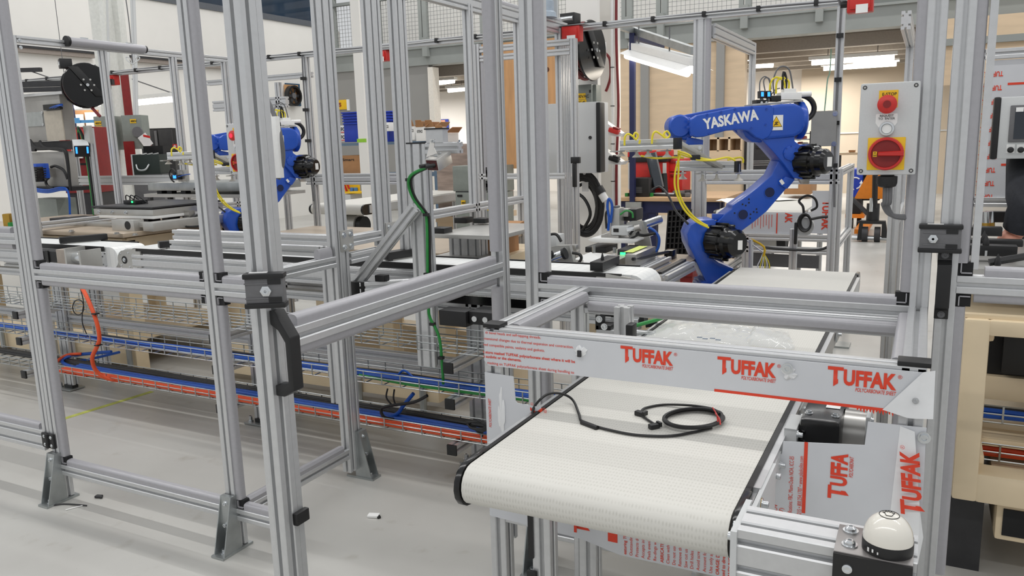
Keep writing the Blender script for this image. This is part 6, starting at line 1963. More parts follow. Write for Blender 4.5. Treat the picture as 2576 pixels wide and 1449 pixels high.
for (px0, py0, px1, py1, y_, lbl) in ((125, 550, 182, 565, 3.62, 'black bar block on the left machine plate near the far left post'), (175, 546, 222, 560, 3.8, 'thin black plate behind the bar block on the left machine')):
    T = thing('machine_block', lbl, 'fixture', at((px0 + px1) / 2, py1, y=y_))
    fb(T, 'block', BLACK, px0, py0, px1, py1, y_, .12, .003)
    fb(T, 'clamp', ALU, px0 + 8, py1 - 4, px0 + 14, py1 + 3, y_ - .01, .01)
    zf = at(px0, py1, y=y_).z
    bx(T, 'riser', PLATE, (at(px0, py1, y=y_).x, y_ + .01, zp + .028), (at(px1, py1, y=y_).x, y_ + .1, zf))

# vacuum plate / galvanised tray of the second robot
GT = thing('infeed_table', 'galvanised steel infeed tray on legs between the fence posts', 'table', at(440, 480, y=4.4))
fb(GT, 'tray', GALV, 372, 460, 640, 480, 4.4, .5, .004)
fb(GT, 'lower_shelf', PLATE, 362, 489, 640, 497, 4.38, .55)
for px in (382, 432, 520): fb(GT, 'leg', DARK, px, 497, px + 7, 700, 4.5, .03)
for px in (395, 420, 455, 500): fb(GT, 'sensor', BLACK, px, 480, px + 12, 489, 4.45, .05)
GTs = thing('tray_sensor', 'small sensor block with blue light on the galvanised infeed tray', 'sensor', at(445, 455, y=4.4))
fb(GTs, 'plate', STEEL, 447, 427, 470, 457, 4.42, .02, .002)
fb(GTs, 'head', BLACK, 430, 440, 448, 452, 4.38, .04, .003)
fb(GTs, 'light', LEDB, 435, 441, 442, 449, 4.376, .004)
tb(GTs, 'cable', BLACK, [at(438, 458, y=4.38), at(430, 450, y=4.38), at(426, 435, y=4.38), at(432, 425, y=4.38), at(440, 432, y=4.38), at(440, 442, y=4.38)], .006, 6)
tb(GTs, 'cable', BLUEC, [at(448, 445, y=4.38), at(465, 440, y=4.38), at(478, 438, y=4.38)], .004, 6)

# stacked steel enclosures at the far left
SB = thing('steel_enclosure', 'stacked bare steel electrical enclosures in the left cell', 'enclosure', at(110, 500, y=4.75))
ys_ = 4.75
BST = mat('bare_steel', (160, 158, 154), .5, .25, .08, 6)
fb(SB, 'upper_box', BST, 44, 240, 156, 355, ys_, .12, .004)
fb(SB, 'cover_plate', mat('tan_steel', (186, 178, 164), .5, .2), 114, 278, 158, 354, ys_ - .01, .01)
fb(SB, 'cover_plate', GALV, 62, 282, 108, 318, ys_ - .006, .006)
fb(SB, 'terminal_block', BLACK, 108, 262, 150, 276, ys_ - .03, .03)
for k_ in range(3): tb(SB, 'wire', BLUEC, [at(125 + k_ * 6, 272, y=ys_ - .03), at(140 + k_ * 5, 266, y=ys_ - .06), at(158, 262 + k_ * 3, y=ys_ - .02)], .005, 5)
fb(SB, 'shelf', DARK, 50, 356, 170, 378, ys_ + .02, .10)
fb(SB, 'lower_box', BST, 66, 382, 164, 469, ys_, .12, .004)
fb(SB, 'shelf', BLACK, 70, 470, 182, 480, ys_ - .05, .2)
fb(SB, 'pedestal', GREYG, 88, 500, 150, 640, ys_, .2, .004)
fb(SB, 'top_edge', ALU, 40, 234, 156, 241, ys_ - .02, .14)
for ps in ([(75, 352), (90, 370), (110, 374), (160, 376), (170, 400), (176, 470)], [(100, 355), (115, 372), (150, 378), (166, 390), (178, 480)], [(128, 420), (140, 418), (160, 428), (170, 450)], [(122, 447), (115, 455), (120, 468), (135, 474)], [(60, 345), (72, 358), (72, 376), (90, 378)]):
    tb(SB, 'cable', BLACK, [at(a_, b_, y=ys_ - .05) for a_, b_ in ps], .013, 7)
for k_ in range(3): tb(SB, 'cable', BLUEC, [at(84, 474 + k_ * 3, y=ys_ - .06), at(120, 478 + k_ * 3, y=ys_ - .07), at(155, 472 + k_ * 3, y=ys_ - .07), at(172, 485, y=ys_ - .07), at(176, 540, y=ys_ - .07)], .010, 6)
for px, py in ((63, 284), (106, 283), (66, 316), (108, 314)): bolt(SB, at(px, py, y=ys_ - .006), -Y, .008, .006)
BMo = thing('servo_motor', 'blue and black servo motor in front of the lower steel enclosure', 'motor', at(85, 440, y=4.5))
fb(BMo, 'mount', STEEL, 78, 425, 88, 448, 4.55, .22)
fb(BMo, 'housing', BLUE, 76, 412, 93, 450, 4.5, .12, .008)
fb(BMo, 'motor', BLACKG, 74, 420, 90, 458, 4.47, .08, .01)
for k_ in range(5): fb(BMo, 'rib', BLACKG, 73, 424 + k_ * 6, 92, 427 + k_ * 6, 4.465, .09)

# ---- pick station beside the robot cell
YQ = 3.36
PS = thing('press_station', 'steel and aluminium press station with white clamp plate beside the robot', 'machine', at(1560, 690, y=YQ))
zq0 = at(1560, 690, y=YQ).z
bx(PS, 'bed', BEIGEP, (at(1440, 690, y=YQ).x, YQ - .02, zq0 - .03), (at(1660, 690, y=YQ).x, YQ + .75, zq0 - .01))
bx(PS, 'frame', BEIGE, (at(1440, 690, y=YQ).x + .05, YQ + .05, .02), (at(1660, 690, y=YQ).x - .1, YQ + .7, zq0 - .03), .01)
t0 = [at(1450, 690, y=YQ), at(1543, 672, y=YQ + .05), at(1552, 642, y=YQ + .40), at(1485, 634, y=YQ + .42), at(1448, 650, y=YQ + .3)]
MB().add(t0 + [v - Z * .012 for v in t0], [(0, 1, 2, 3, 4), (9, 8, 7, 6, 5)] + [(i, i + 5, (i + 1) % 5 + 5, (i + 1) % 5) for i in range(5)]).build('product_tray', WHITE, PS)
fb(PS, 'tray_skirt', PLATE, 1525, 655, 1552, 678, YQ + .10, .2)
yu = YQ + .45
zc_ = at(1540, 611, y=yu).z
c0, c1 = at(1488, 610, y=yu), at(1590, 612, y=yu)
MB().prism([(0, 0), (c1.x - c0.x, 0), (c1.x - c0.x + .03, .012), (c1.x - c0.x + .03, .02), (-.0, .022), (-.02, .012)], (c0.x, yu + .26, zc_), X, Z, .26).build('clamp_plate', WHITE, PS, .002)
fb(PS, 'mount_block', STEEL, 1512, 592, 1556, 603, yu + .03, .2, .002)
fb(PS, 'cylinder_body', GREYL, 1537, 569, 1580, 592, yu + .02, .10, .006)
fb(PS, 'window', BLACK, 1543, 575, 1556, 584, yu + .018, .004)
fb(PS, 'column', PLATE, 1536, 524, 1558, 592, yu + .05, .08, .003)
fb(PS, 'cap', GREYP, 1541, 518, 1553, 528, yu + .06, .05, .008)
fb(PS, 'sensor_head', BLACK, 1560, 526, 1600, 556, yu + .12, .12, .006)
fb(PS, 'sensor_cover', STEEL, 1546, 525, 1580, 545, yu + .10, .05, .003)
MB().add([at(1580, 592, y=yu + .1), at(1576, 560, y=yu + .1), at(1590, 556, y=yu + .1), at(1618, 556, y=yu + .1), at(1634, 600, y=yu + .1), at(1642, 645, y=yu + .1), at(1600, 645, y=yu + .1), at(1596, 610, y=yu + .1)] + [q_ + Y * .02 for q_ in [at(1580, 592, y=yu + .1), at(1576, 560, y=yu + .1), at(1590, 556, y=yu + .1), at(1618, 556, y=yu + .1), at(1634, 600, y=yu + .1), at(1642, 645, y=yu + .1), at(1600, 645, y=yu + .1), at(1596, 610, y=yu + .1)]],
         [tuple(range(8)), tuple(range(15, 7, -1))] + [(i, i + 8, (i + 1) % 8 + 8, (i + 1) % 8) for i in range(8)]).build('side_plate', PLATE, PS)
cy(PS, 'air_cylinder', CHROME, at(1620, 566, y=yu + .1), at(1660, 552, y=yu + .2), .022, 14)
cy(PS, 'piston_rod', CHROME, at(1578, 578, y=yu), at(1600, 574, y=yu), .010, 10)
cy(PS, 'clevis', STEEL, at(1598, 575, y=yu), at(1612, 571, y=yu), .018, 12)
for px in (1494, 1546): cy(PS, 'guide_pin', CHROME, at(px, 636, y=YQ + .2), at(px, 618 + (px - 1494) * .1, y=YQ + .2), .009, 10)
fb(PS, 'scanner', DARK, 1553, 628, 1588, 650, YQ + .3, .18, .003)
fb(PS, 'scanner_window', LEDG, 1560, 635, 1573, 643, YQ + .298, .004)
fb(PS, 'scanner', DARK, 1472, 622, 1524, 636, YQ + .5, .18, .003)
fb(PS, 'steel_cover', STEEL, 1572, 640, 1600, 672, YQ + .08, .3, .003)
q_ = at(1600, 635, y=YQ + .2)
bx(PS, 'label_plate', mat('lime_note', (214, 226, 120), .6), (at(1584, 638, y=YQ + .2).x, YQ + .12, at(1590, 640, y=YQ + .08).z + .003), (at(1606, 638, y=YQ + .2).x, YQ + .34, at(1590, 640, y=YQ + .08).z + .004))
a_, b_ = at(1588, 692, y=YQ), at(1690, 645, y=YQ + .62)
pf(PS, 'slide_rail', (a_.x, YQ + .02, a_.z), (a_.x + .01, YQ + .45, a_.z), X, 2, 1, .045)
pf(PS, 'slide_rail', (a_.x + .14, YQ + .02, a_.z - .02), (a_.x + .15, YQ + .45, a_.z - .02), X, 1, 1, .045)
bx(PS, 'cable_chain', BLACK, (a_.x + .10, YQ + .05, a_.z - .02), (a_.x + .125, YQ + .46, a_.z + .012))
fb(PS, 'chain_end', BLACKG, 1670, 630, 1692, 672, YQ + .55, .08, .006)
tb(PS, 'cable', BLACK, [at(1592, 652, y=YQ + .06), at(1620, 648, y=YQ + .2), at(1650, 640, y=YQ + .35), at(1680, 634, y=YQ + .5)], .008, 6)
for ps, m_, r_ in (([(1530, 580), (1532, 550), (1528, 520), (1532, 500), (1540, 518), (1536, 560)], BLUEC, .007), ([(1526, 575), (1524, 540), (1530, 528)], BLACK, .006), ([(1632, 572), (1648, 582), (1658, 600), (1655, 625), (1642, 640)], BLUEC, .007), ([(1600, 588), (1620, 592), (1650, 586)], BLACK, .008), ([(1560, 540), (1575, 530), (1590, 535), (1592, 548)], GREEN, .005), ([(1575, 605), (1605, 590), (1598, 575), (1585, 590)], BLACK, .006)):
    tb(PS, 'tube', m_, [at(a1, b1, y=yu + .04) for a1, b1 in ps], r_, 6)
PS2 = thing('press_station', 'left-hand press arm with chrome cylinder in front of the black cable coil', 'machine', at(1410, 665, y=YQ))
MB().add([v for yy in (0, .03) for v in [at(*q_, y=YQ + .1) + Y * yy for q_ in ((1378, 624), (1400, 618), (1432, 617), (1446, 672), (1400, 672), (1378, 660))]], [tuple(range(6)), tuple(range(11, 5, -1))] + [(i, i + 6, (i + 1) % 6 + 6, (i + 1) % 6) for i in range(6)]).build('side_plate', PLATE, PS2)
cy(PS2, 'air_cylinder', CHROME, at(1360, 660, y=YQ + .05), at(1418, 638, y=YQ + .06), .020, 14)
cy(PS2, 'cylinder_ring', BLACK, at(1417, 639, y=YQ + .06), at(1423, 637, y=YQ + .06), .028, 14)
fb(PS2, 'valve_body', GREYL, 1380, 592, 1400, 622, YQ + .25, .1, .004)
fb(PS2, 'clevis', STEEL, 1434, 616, 1450, 632, YQ + .15, .04, .004)
fb(PS2, 'foot', STEEL, 1378, 660, 1448, 690, YQ + .1, .10)
for ps, m_ in (([(1384, 668), (1395, 660), (1412, 662), (1424, 672)], BLUEC), ([(1386, 650), (1390, 640), (1386, 632)], BLACK), ([(1440, 636), (1458, 640), (1462, 652), (1450, 668), (1444, 676)], BLACK), ([(1382, 590), (1400, 590), (1412, 608)], BLACK)):
    tb(PS2, 'tube', m_, [at(a1, b1, y=YQ + .03) for a1, b1 in ps], .007, 6)

# ---- pedestal fixture behind the door rail
PF = thing('pedestal_fixture', 'aluminium plate with black blocks on a slotted pedestal above the line', 'fixture', at(1150, 650, y=3.3))
yf_ = 3.3
zf_ = at(1130, 600, y=yf_).z
xf0, xf1 = at(1085, 598, y=yf_).x, at(1175, 595, y=yf_).x + .05
bx(PF, 'plate', PLATE, (xf0, yf_, zf_), (xf1 + .12, yf_ + .55, zf_ + .02), .002)
xc_ = at(1140, 620, y=yf_ + .05).x
pf(PF, 'pedestal', (xc_, yf_ + .2, .88), (xc_, yf_ + .2, zf_), X, 4, 2, .045)
bx(PF, 'pedestal_foot', PLATE, (xc_ - .14, yf_ + .06, .86), (xc_ + .14, yf_ + .34, .885))
bx(PF, 'shoe', mat('tan_pad', (222, 206, 184), .6), (xc_ - .16, yf_ + .02, .84), (xc_ + .16, yf_ + .36, .86))
fb(PF, 'pin_block', BLACK, 1082, 574, 1117, 590, yf_ + .02, .08, .003)
fb(PF, 'pin_block', BLACK, 1142, 548, 1172, 562, yf_ + .42, .08, .003)
fb(PF, 'pin_block', BLACK, 1190, 550, 1220, 562, yf_ + .42, .08, .003)
CBx = thing('cardboard_box', 'brown cardboard box with white label on the line behind the door hinge post', 'box', at(1228, 640, y=3.7))
fb(CBx, 'carton', CARD, 1197, 586, 1258, 642, 3.7, .22, .002)
o_ = at(1197, 586, y=3.7); o2 = at(1258, 586, y=3.7)
MB().add([(o_.x - .002, 3.69, o_.z), (o2.x + .002, 3.69, o_.z), (o2.x + .03, 3.93, o_.z + .045), (o_.x + .03, 3.93, o_.z + .045), (o_.x - .002, 3.69, o_.z - .012), (o2.x + .002, 3.69, o_.z - .012), (o2.x + .03, 3.93, o_.z + .0), (o_.x + .03, 3.93, o_.z + .0)], [(0, 1, 2, 3), (0, 4, 5, 1), (1, 5, 6, 2), (2, 6, 7, 3), (3, 7, 4, 0), (7, 6, 5, 4)]).build('lid', CARD, CBx)
fb(CBx, 'label_plate', WHITE, 1246, 615, 1257, 628, 3.695, .004)
txt(CBx, 'lettering', BLACK, 'YA', at(1248, 637, y=3.695), X, Z, .012, None, .03)
bxs = thing('line_stand', 'cream plinth under the cardboard box behind the line', 'machine', at(1228, 700, y=3.7))
fb(bxs, 'plinth', BEIGE, 1190, 643, 1275, 700, 3.68, .5, .01)
bx(bxs, 'column', BEIGE, (at(1200, 700, y=3.7).x, 3.7, 0), (at(1260, 700, y=3.7).x, 4.1, at(1228, 699, y=3.68).z), .01)

# ---- exit conveyors in the three cells
def exit_conv(label):
    T = thing('exit_conveyor', label, 'conveyor', (-1.06, 6.9, 0), 'exit conveyors of the cells')
    x0, x1, y0, y1, z = -1.37, -.76, 5.9, 8.0, .90
    belt_loop(T, x0, x1, y0, y1, z, .05)
    for x_, s in ((x0, -1), (x1, 1)):
        bx(T, 'side_rail', ALU, (x_ + (0 if s > 0 else -.03), y0 + .10, z - .085), (x_ + (.03 if s > 0 else 0), y1, z - .01))
        n = 8
        pts = [(.14, .0), (.14, -.10)] + [(.05 - math.sin(math.pi * i / n) * .055, -.05 - math.cos(math.pi * i / n) * .05) for i in range(n + 1)]
        k = len(pts)
        vs = [(x_ + s * .002, y0 + a, z + b) for a, b in pts] + [(x_ + s * .02, y0 + a, z + b) for a, b in pts]
        MB().add(vs, [tuple(range(k)), tuple(range(2 * k - 1, k - 1, -1))] + [(i, i + k, (i + 1) % k + k, (i + 1) % k) for i in range(k)]).build('end_cap', BLACKG, T)
    for x_ in (x0 + .06, x1 - .10):
        for y_ in (y0 + .4, y1 - .3): pz(T, 'leg', x_, y_, .02, z - .10)
    pf(T, 'cross_bar', (x0, y0 + .42, .35), (x1, y0 + .42, .35), Y, 1, 1, .045)
    cy(T, 'drum_motor', PLATE, (x0 + .42, y0 + .22, z - .22), (x0 + .25, y0 + .22, z - .22), .11, 24)
    cy(T, 'motor_vent', BLACK, (x0 + .42, y0 + .22, z - .22), (x0 + .48, y0 + .22, z - .22), .09, 24)
    bx(T, 'bracket', GREYL, (x0 + .2, y0 + .12, z - .3), (x0 + .24, y0 + .32, z - .06))
    return T


EC = exit_conv('cream belt exit conveyor behind the robot lower arm')
for dx, lbl in ((-3.95, 'white exit conveyor behind the elbow of the half hidden robot'), (-8.0, 'white exit conveyor behind the blue-lit scanner post')):
    o = copy_tree(EC); o['label'] = lbl; o.location.x += dx; o.location.y += .1 if dx > -5 else -.3
# frame with masked panels round the exit conveyor
EF = thing('sheeted_frame', 'aluminium frame with printed masked sheets below the exit conveyor', 'frame', (-.9, 5.75, 0))
ya = 5.72
xa0, xa1 = at(1868, 560, y=ya).x, at(2104, 560, y=ya).x
for x_ in (xa1 - .02, xa0): pz(EF, 'post', x_, ya, .02, at(2100, 425, y=ya).z if x_ > xa0 else .75)
px_(EF, 'rail', xa0, xa1, ya, at(1980, 590, y=ya).z, 1, 1)
px_(EF, 'rail', xa0, xa1, ya, at(1980, 622, y=ya).z, 1, 1)
px_(EF, 'rail', xa0, xa1, ya, .12, 1, 2)
zft = at(2100, 425, y=ya).z
px_(EF, 'rail', at(1940, 440, y=ya).x, xa1, ya, zft, 1, 1)
for z_ in (zft, .72, .25): py_(EF, 'rail', xa1 - .02, ya + .045, ya + .9, z_)
pz(EF, 'post', xa1 - .02, ya + .9, .02, zft)
bx(EF, 'foot_plate', GALV, (xa1 - .06, ya - .05, 0), (xa1 + .12, ya + .1, .012))
fb(EF, 'sheet', FILM, 1868, 534, 2040, 588, ya + .05, .006)
fb(EF, 'sheet', FILM, 2042, 480, 2094, 588, ya + .05, .006)
q_ = at(2070, 505, y=ya + .048)
txt(EF, 'lettering', REDT, 'TUFFAK', (q_.x, ya + .048, q_.z), -Z, X, .045, .20, .03)
q_ = at(1976, 536, y=ya + .048)
txt(EF, 'lettering', REDT, 'AK', (q_.x, ya + .048, q_.z), -Z, X, .045, .07, .03)
for px, py0, py1 in ((1953, 536, 587), (2090, 506, 587)): fb(EF, 'printed_line', REDT, px, py0, px + 2.5, py1, ya + .046, .003)
for k_ in range(8): fb(EF, 'printed_line', REDT, 1892 + k_ * 7, 540, 1893 + k_ * 7, 575 - 4 * (k_ % 3), ya + .047, .002)
fb(EF, 'panel', GREYP, 1880, 640, 2060, 672, ya + .5, .01)
# coil and pick-up sensor on a post
SC = thing('sensor_stand', 'post with a black sensor cable coil beside the exit conveyor', 'sensor', at(2000, 690, y=5.3))
x_ = at(1995, 600, y=5.3).x
pz(SC, 'post', x_ - .022, 5.3, .02, at(1995, 577, y=5.3).z)
fb(SC, 'slide_plate', BLACK, 1997, 560, 2005, 615, 5.28, .03, .006)
for k_ in range(4):
    tb(SC, 'coil', BLACK, [at(2024 + (16 - k_) * math.cos(a) + k_, 560 + (22 - k_ * 1.5) * math.sin(a), y=5.27 + k_ * .01) for a in [2 * math.pi * i / 12 for i in range(13)]], .007, 6, 3)
cy(SC, 'drum', GREYL, at(2022, 570, y=5.30), at(2024, 565, y=5.42), .06, 18)
tb(SC, 'cable', BLACK, [at(2022, 545, y=5.28), at(2020, 520, y=5.28), at(2010, 505, y=5.3), at(2030, 492, y=5.3), at(2050, 500, y=5.3), at(2055, 520, y=5.3), at(2040, 530, y=5.3)], .008, 6)
tb(SC, 'cable', BLACK, [at(2038, 552, y=5.28), at(2070, 546, y=5.28), at(2095, 548, y=5.28), at(2099, 570, y=5.28), at(2097, 600, y=5.28), at(2080, 622, y=5.28), at(2040, 630, y=5.28), at(1960, 626, y=5.28), at(1925, 622, y=5.28)], .009, 6)
# carton with papers on the exit conveyor
CE = thing('cardboard_box', 'brown cardboard carton with white shipping label behind the robot lower arm', 'box', at(2000, 485, y=7.0))
fb(CE, 'carton', CARD, 1972, 450, 2040, 489, 7.1, .4, .003)
fb(CE, 'label_plate', WHITE, 1980, 456, 2008, 474, 7.095, .004)
for k_, (px, py, lbl) in enumerate(((1842, 502, 'white paper sheet on the exit conveyor, lower of two overlapping'), (1852, 506, 'white paper sheet on the exit conveyor, upper of two overlapping'), (1955, 500, 'single white paper sheet on the exit conveyor near the carton'))):
    q_ = at(px, py, z=.904 + .003 * k_)
    tag(bc(None, 'paper_sheet', PURPLE, q_, (.21, .30, .0015), (Vector((math.cos(k_ * .4), math.sin(k_ * .4), 0)), Vector((-math.sin(k_ * .4), math.cos(k_ * .4), 0)), Z)), lbl, 'paper', 'papers on the exit conveyor')
# grey plate hung on the fence right of the robot
GP = thing('steel_plate', 'bare grey steel plate bolted to the fence right of the robot elbow', 'plate', at(2078, 325, y=YU - .06))
fb(GP, 'plate', mat('dull_zinc', (150, 150, 148), .5, .4, .08, 12), 2040, 279, 2104, 368, YU - .06, .006)
for px, py in ((2107, 286), (2104, 362)): bolt(GP, at(px - 6, py, y=YU - .06), -Y, .010, .006)
# grate panel and red crate behind the robot base
GR = thing('black_grate', 'black plastic grate leaning behind the robot shoulder', 'grate', at(1705, 640, y=4.9))
o_, e1_, e2_ = at(1676, 640, y=4.95), Vector((.55, -.2, .06)).normalized(), Vector((.05, .05, 1)).normalized()
w_, h_ = .16, .28
g_ = MB()
for i in range(6): bc(GR, 'bar', BLACK, o_ + e1_ * (w_ * i / 5) + e2_ * (h_ / 2), (.010, .02, h_), (e1_, e1_.cross(e2_), e2_))
for j in range(9): bc(GR, 'slat', BLACK, o_ + e1_ * (w_ / 2) + e2_ * (h_ * j / 8), (w_, .016, .008), (e1_, e1_.cross(e2_), e2_))
bc(GR, 'backing', DARKIN, o_ + e1_ * (w_ / 2) + e2_ * (h_ / 2) + Y * .012, (w_, .006, h_), (e1_, e1_.cross(e2_), e2_))
cxa, cxb = at(1690, 680, y=5.0).x, at(1742, 680, y=5.0).x
DLY = thing('crate_dolly', 'black wheeled dolly under the red crates', 'dolly', ((cxa + cxb) / 2, 5.17, 0))
bx(DLY, 'deck', BLACK, (cxa, 5.0, .075), (cxb, 5.35, .10))
for x_ in (cxa + .03, cxb - .07):
    for y_ in (5.05, 5.25): cy(DLY, 'caster', BLACK, (x_, y_, .037), (x_ + .04, y_, .037), .037, 12)
for k_, w_ in enumerate(('lowest', 'middle', 'topmost')):
    z_ = .10 + .26 * k_
    RC = thing('storage_crate', 'dark red plastic crate behind the robot shoulder, %s of its stack' % w_, 'crate', ((cxa + cxb) / 2, 5.17, z_), 'red crates behind the robot')
    bx(RC, 'body', REDD, (cxa, 5.0, z_), (cxb, 5.35, z_ + .235), .01)
    bx(RC, 'rim', REDD, (cxa - .006, 4.985, z_ + .20), (cxb + .006, 5.36, z_ + .25), .006)
    bx(RC, 'hand_slot', DARKIN, (cxa + .08, 4.996, z_ + .08), (cxa + .20, 5.0, z_ + .14))

# ================================================================== workbench behind the robot
YW = 7.0
WBn = thing('workbench', 'wooden topped workbench with dark blue steel frame behind the robot', 'workbench', at(1660, 640, y=YW))
xw0, xw1 = at(1538, 500, y=YW).x, at(1737, 500, y=YW).x + .05
zw1 = at(1640, 497, y=YW).z
bx(WBn, 'top', BENCH, (xw0, YW, zw1 - .035), (xw1 + .25, YW + .85, zw1), .004)
bx(WBn, 'apron', BLUEK, (xw0 + .02, YW + .03, zw1 - .14), (xw1 + .2, YW + .09, zw1 - .035))
for x_ in (xw0 + .05, (xw0 + xw1) / 2 - .05, xw1): bx(WBn, 'leg', BLUEK, (x_, YW + .04, 0), (x_ + .07, YW + .11, zw1 - .05))
for x_ in (xw0 + .05, xw1): bx(WBn, 'leg', BLUEK, (x_, YW + .75, 0), (x_ + .07, YW + .82, zw1 - .05))
xq = at(1590, 300, y=YW - .02).x
bx(WBn, 'lamp_upright', BLUEK, (xq - .022, YW - .03, zw1 - .3), (xq + .022, YW + .02, at(1590, 84, y=YW).z))
bx(WBn, 'upright_clamp', GALV, (xq - .06, YW - .035, zw1 - .13), (xq + .09, YW - .005, zw1 - .04))
zt_ = at(1590, 84, y=YW).z
bx(WBn, 'lamp_arm', BLUEK, (xq - .02, YW - .02, zt_ - .05), (xq + .02, YW + .9, zt_))
bx(WBn, 'hanging_channel', GALV, (xq - .03, YW - .3, zt_ + .0), (xq + .01, YW + .5, zt_ + .05))
c0, c1 = at(1592, 76, y=YW + .1), at(1745, 128, y=YW - .75)
bc(WBn, 'hanging_channel', GALV, (c0 + c1) / 2, ((c1 - c0).length, .05, .06), ((c1 - c0).normalized(), (c1 - c0).normalized().cross(Z).normalized(), Z))
BLp = thing('bench_lamp', 'white hooded fluorescent bench lamp hanging left of the robot', 'lamp', at(1650, 150, y=YW))
a_, b_ = at(1596, 124, y=YW + .05), at(1752, 166, y=YW - .75)
d_ = (b_ - a_).normalized(); s_ = d_.cross(Z).normalized()
bc(BLp, 'spine', WHITE, (a_ + b_) / 2 + Z * .03, ((b_ - a_).length, .12, .06), (d_, s_, Z), .006)
MB().add([a_ + s_ * k_ * w_ + Z * z_ for (w_, z_) in ((.06, .0), (.15, -.035)) for k_ in (-1, 1)] + [b_ + s_ * k_ * w_ + Z * z_ for (w_, z_) in ((.06, .0), (.15, -.035)) for k_ in (-1, 1)], [(0, 2, 6, 4), (1, 5, 7, 3), (0, 4, 5, 1)]).build('reflector', WHITE, BLp)
for k_ in (-1, 1): cy(BLp, 'tube', LAMPM, a_ + s_ * (.075 * k_) - Z * .055, b_ + s_ * (.075 * k_) - Z * .055, .028, 10)
for t_ in (.08, .6):
    q = a_ + (b_ - a_) * t_
    cy(BLp, 'chain', GREYP, q + Z * .06, q + Z * .25, .006, 6)
bc(BLp, 'end_block', BLACK, a_ - d_ * .02, (.02, .10, .05), (d_, s_, Z))

# on the bench
TBx = thing('tool_box', 'large red stacking tool box with black lid on the workbench', 'tool box', at(1630, 490, y=YW + .35))
yt_ = YW + .35
fb(TBx, 'case', RED, 1584, 405, 1676, 478, yt_, .35, .01)
fb(TBx, 'lid', BLACK, 1580, 393, 1678, 408, yt_ - .02, .38, .008)
fb(TBx, 'handle', RED, 1578, 378, 1690, 396, yt_ + .05, .08, .012)
for px in (1580, 1667): fb(TBx, 'latch', GREYL, px, 410, px + 8, 476, yt_ - .015, .02)
fb(TBx, 'base', RED, 1582, 478, 1680, 493, yt_, .35, .006)
TB2 = thing('tool_box', 'pair of red drawer boxes right of the red tool box', 'tool box', at(1698, 485, y=YW + .45))
for k_, (y0, y1) in enumerate(((400, 432), (434, 482))):
    fb(TB2, 'drawer_case', RED, 1676, y0, 1716, y1, YW + .45, .3, .006)
    fb(TB2, 'pull', REDD, 1686, y0 + 4, 1700, y0 + 10, YW + .435, .02, .003)
z0_ = at(1698, 482, y=YW + .45).z
bx(TB2, 'base', RED, (at(1676, 480, y=YW + .45).x, YW + .45, zw1), (at(1716, 480, y=YW + .45).x, YW + .75, z0_))
PCx = thing('computer_case', 'small black computer case standing on the workbench', 'computer', at(1607, 497, y=YW + .06))
fb(PCx, 'case', BLACK, 1583, 448, 1632, 497, YW + .06, .2, .004)
fb(PCx, 'panel', DARK, 1600, 470, 1616, 486, YW + .057, .004)
for k_ in range(6): fb(PCx, 'vent', GREYP, 1600, 471 + k_ * 2.5, 1614, 472 + k_ * 2.5, YW + .055, .003)
for px in (1572, 1633): fb(PCx, 'stand', GREEN, px, 486, px + 7, 497, YW + .1, .05)
MN = thing('computer_monitor', 'flat monitor seen edge-on beside the black computer case', 'monitor', at(1655, 485, y=YW + .3))
o_ = at(1636, 385, y=YW + .25); o2 = at(1655, 470, y=YW + .2)
u_ = (o2 - o_).normalized(); w_ = Vector((.55, .8, 0)).normalized(); n_ = u_.cross(w_).normalized()
bc(MN, 'screen', SCREEN, (o_ + o2) / 2, ((o2 - o_).length, .10, .03), (u_, w_, n_), .006)
bc(MN, 'bezel', GREYP, (o_ + o2) / 2 + w_ * .05, ((o2 - o_).length + .01, .02, .035), (u_, w_, n_), .003)
cy(MN, 'stand', BLACK, (o2.x + .04, YW + .3, zw1), (o2.x + .02, YW + .32, zw1 + .2), .03, 12)
cy(MN, 'foot', BLACK, (o2.x + .04, YW + .3, zw1), (o2.x + .04, YW + .3, zw1 + .015), .10, 20)
KB = thing('keyboard', 'grey computer keyboard lying on the workbench', 'keyboard', at(1675, 492, z=zw1))
q = at(1678, 490, z=zw1 + .01)
bc(KB, 'body', DARK, q, (.30, .14, .02), ((.96, -.2, 0), (.2, .96, 0), Z), .004)
for i in range(5):
    bc(KB, 'key_row', GREYL, q + Vector((.2, .96, 0)) * (-.05 + .025 * i) + Z * .012, (.28, .018, .006), ((.96, -.2, 0), (.2, .96, 0), Z))
for k_, (px, py, nm, lbl, m_) in enumerate(((1712, 484, 'hand_tool', 'grey hand tool lying beside the keyboard on the bench', GREYP), (1726, 482, 'phone_handset', 'black handset lying farthest back on the bench right end', BLACK), (1716, 490, 'computer_mouse', 'dark mouse nearest the bench front edge', DARK))):
    T = thing(nm, lbl, 'tool', at(px, py, z=zw1))
    e1_, e2_ = Vector((.9, .3 - k_ * .3, 0)).normalized(), Vector((-.3 + k_ * .3, .9, 0)).normalized()
    bc(T, 'body', m_, at(px, py, z=zw1 + .018), (.15, .05, .035), (e1_, e2_, Z), .012)
    bc(T, 'end', DARK if k_ == 0 else GREYP, at(px, py, z=zw1 + .02) + e1_ * .06, (.04, .042, .04), (e1_, e2_, Z), .01)

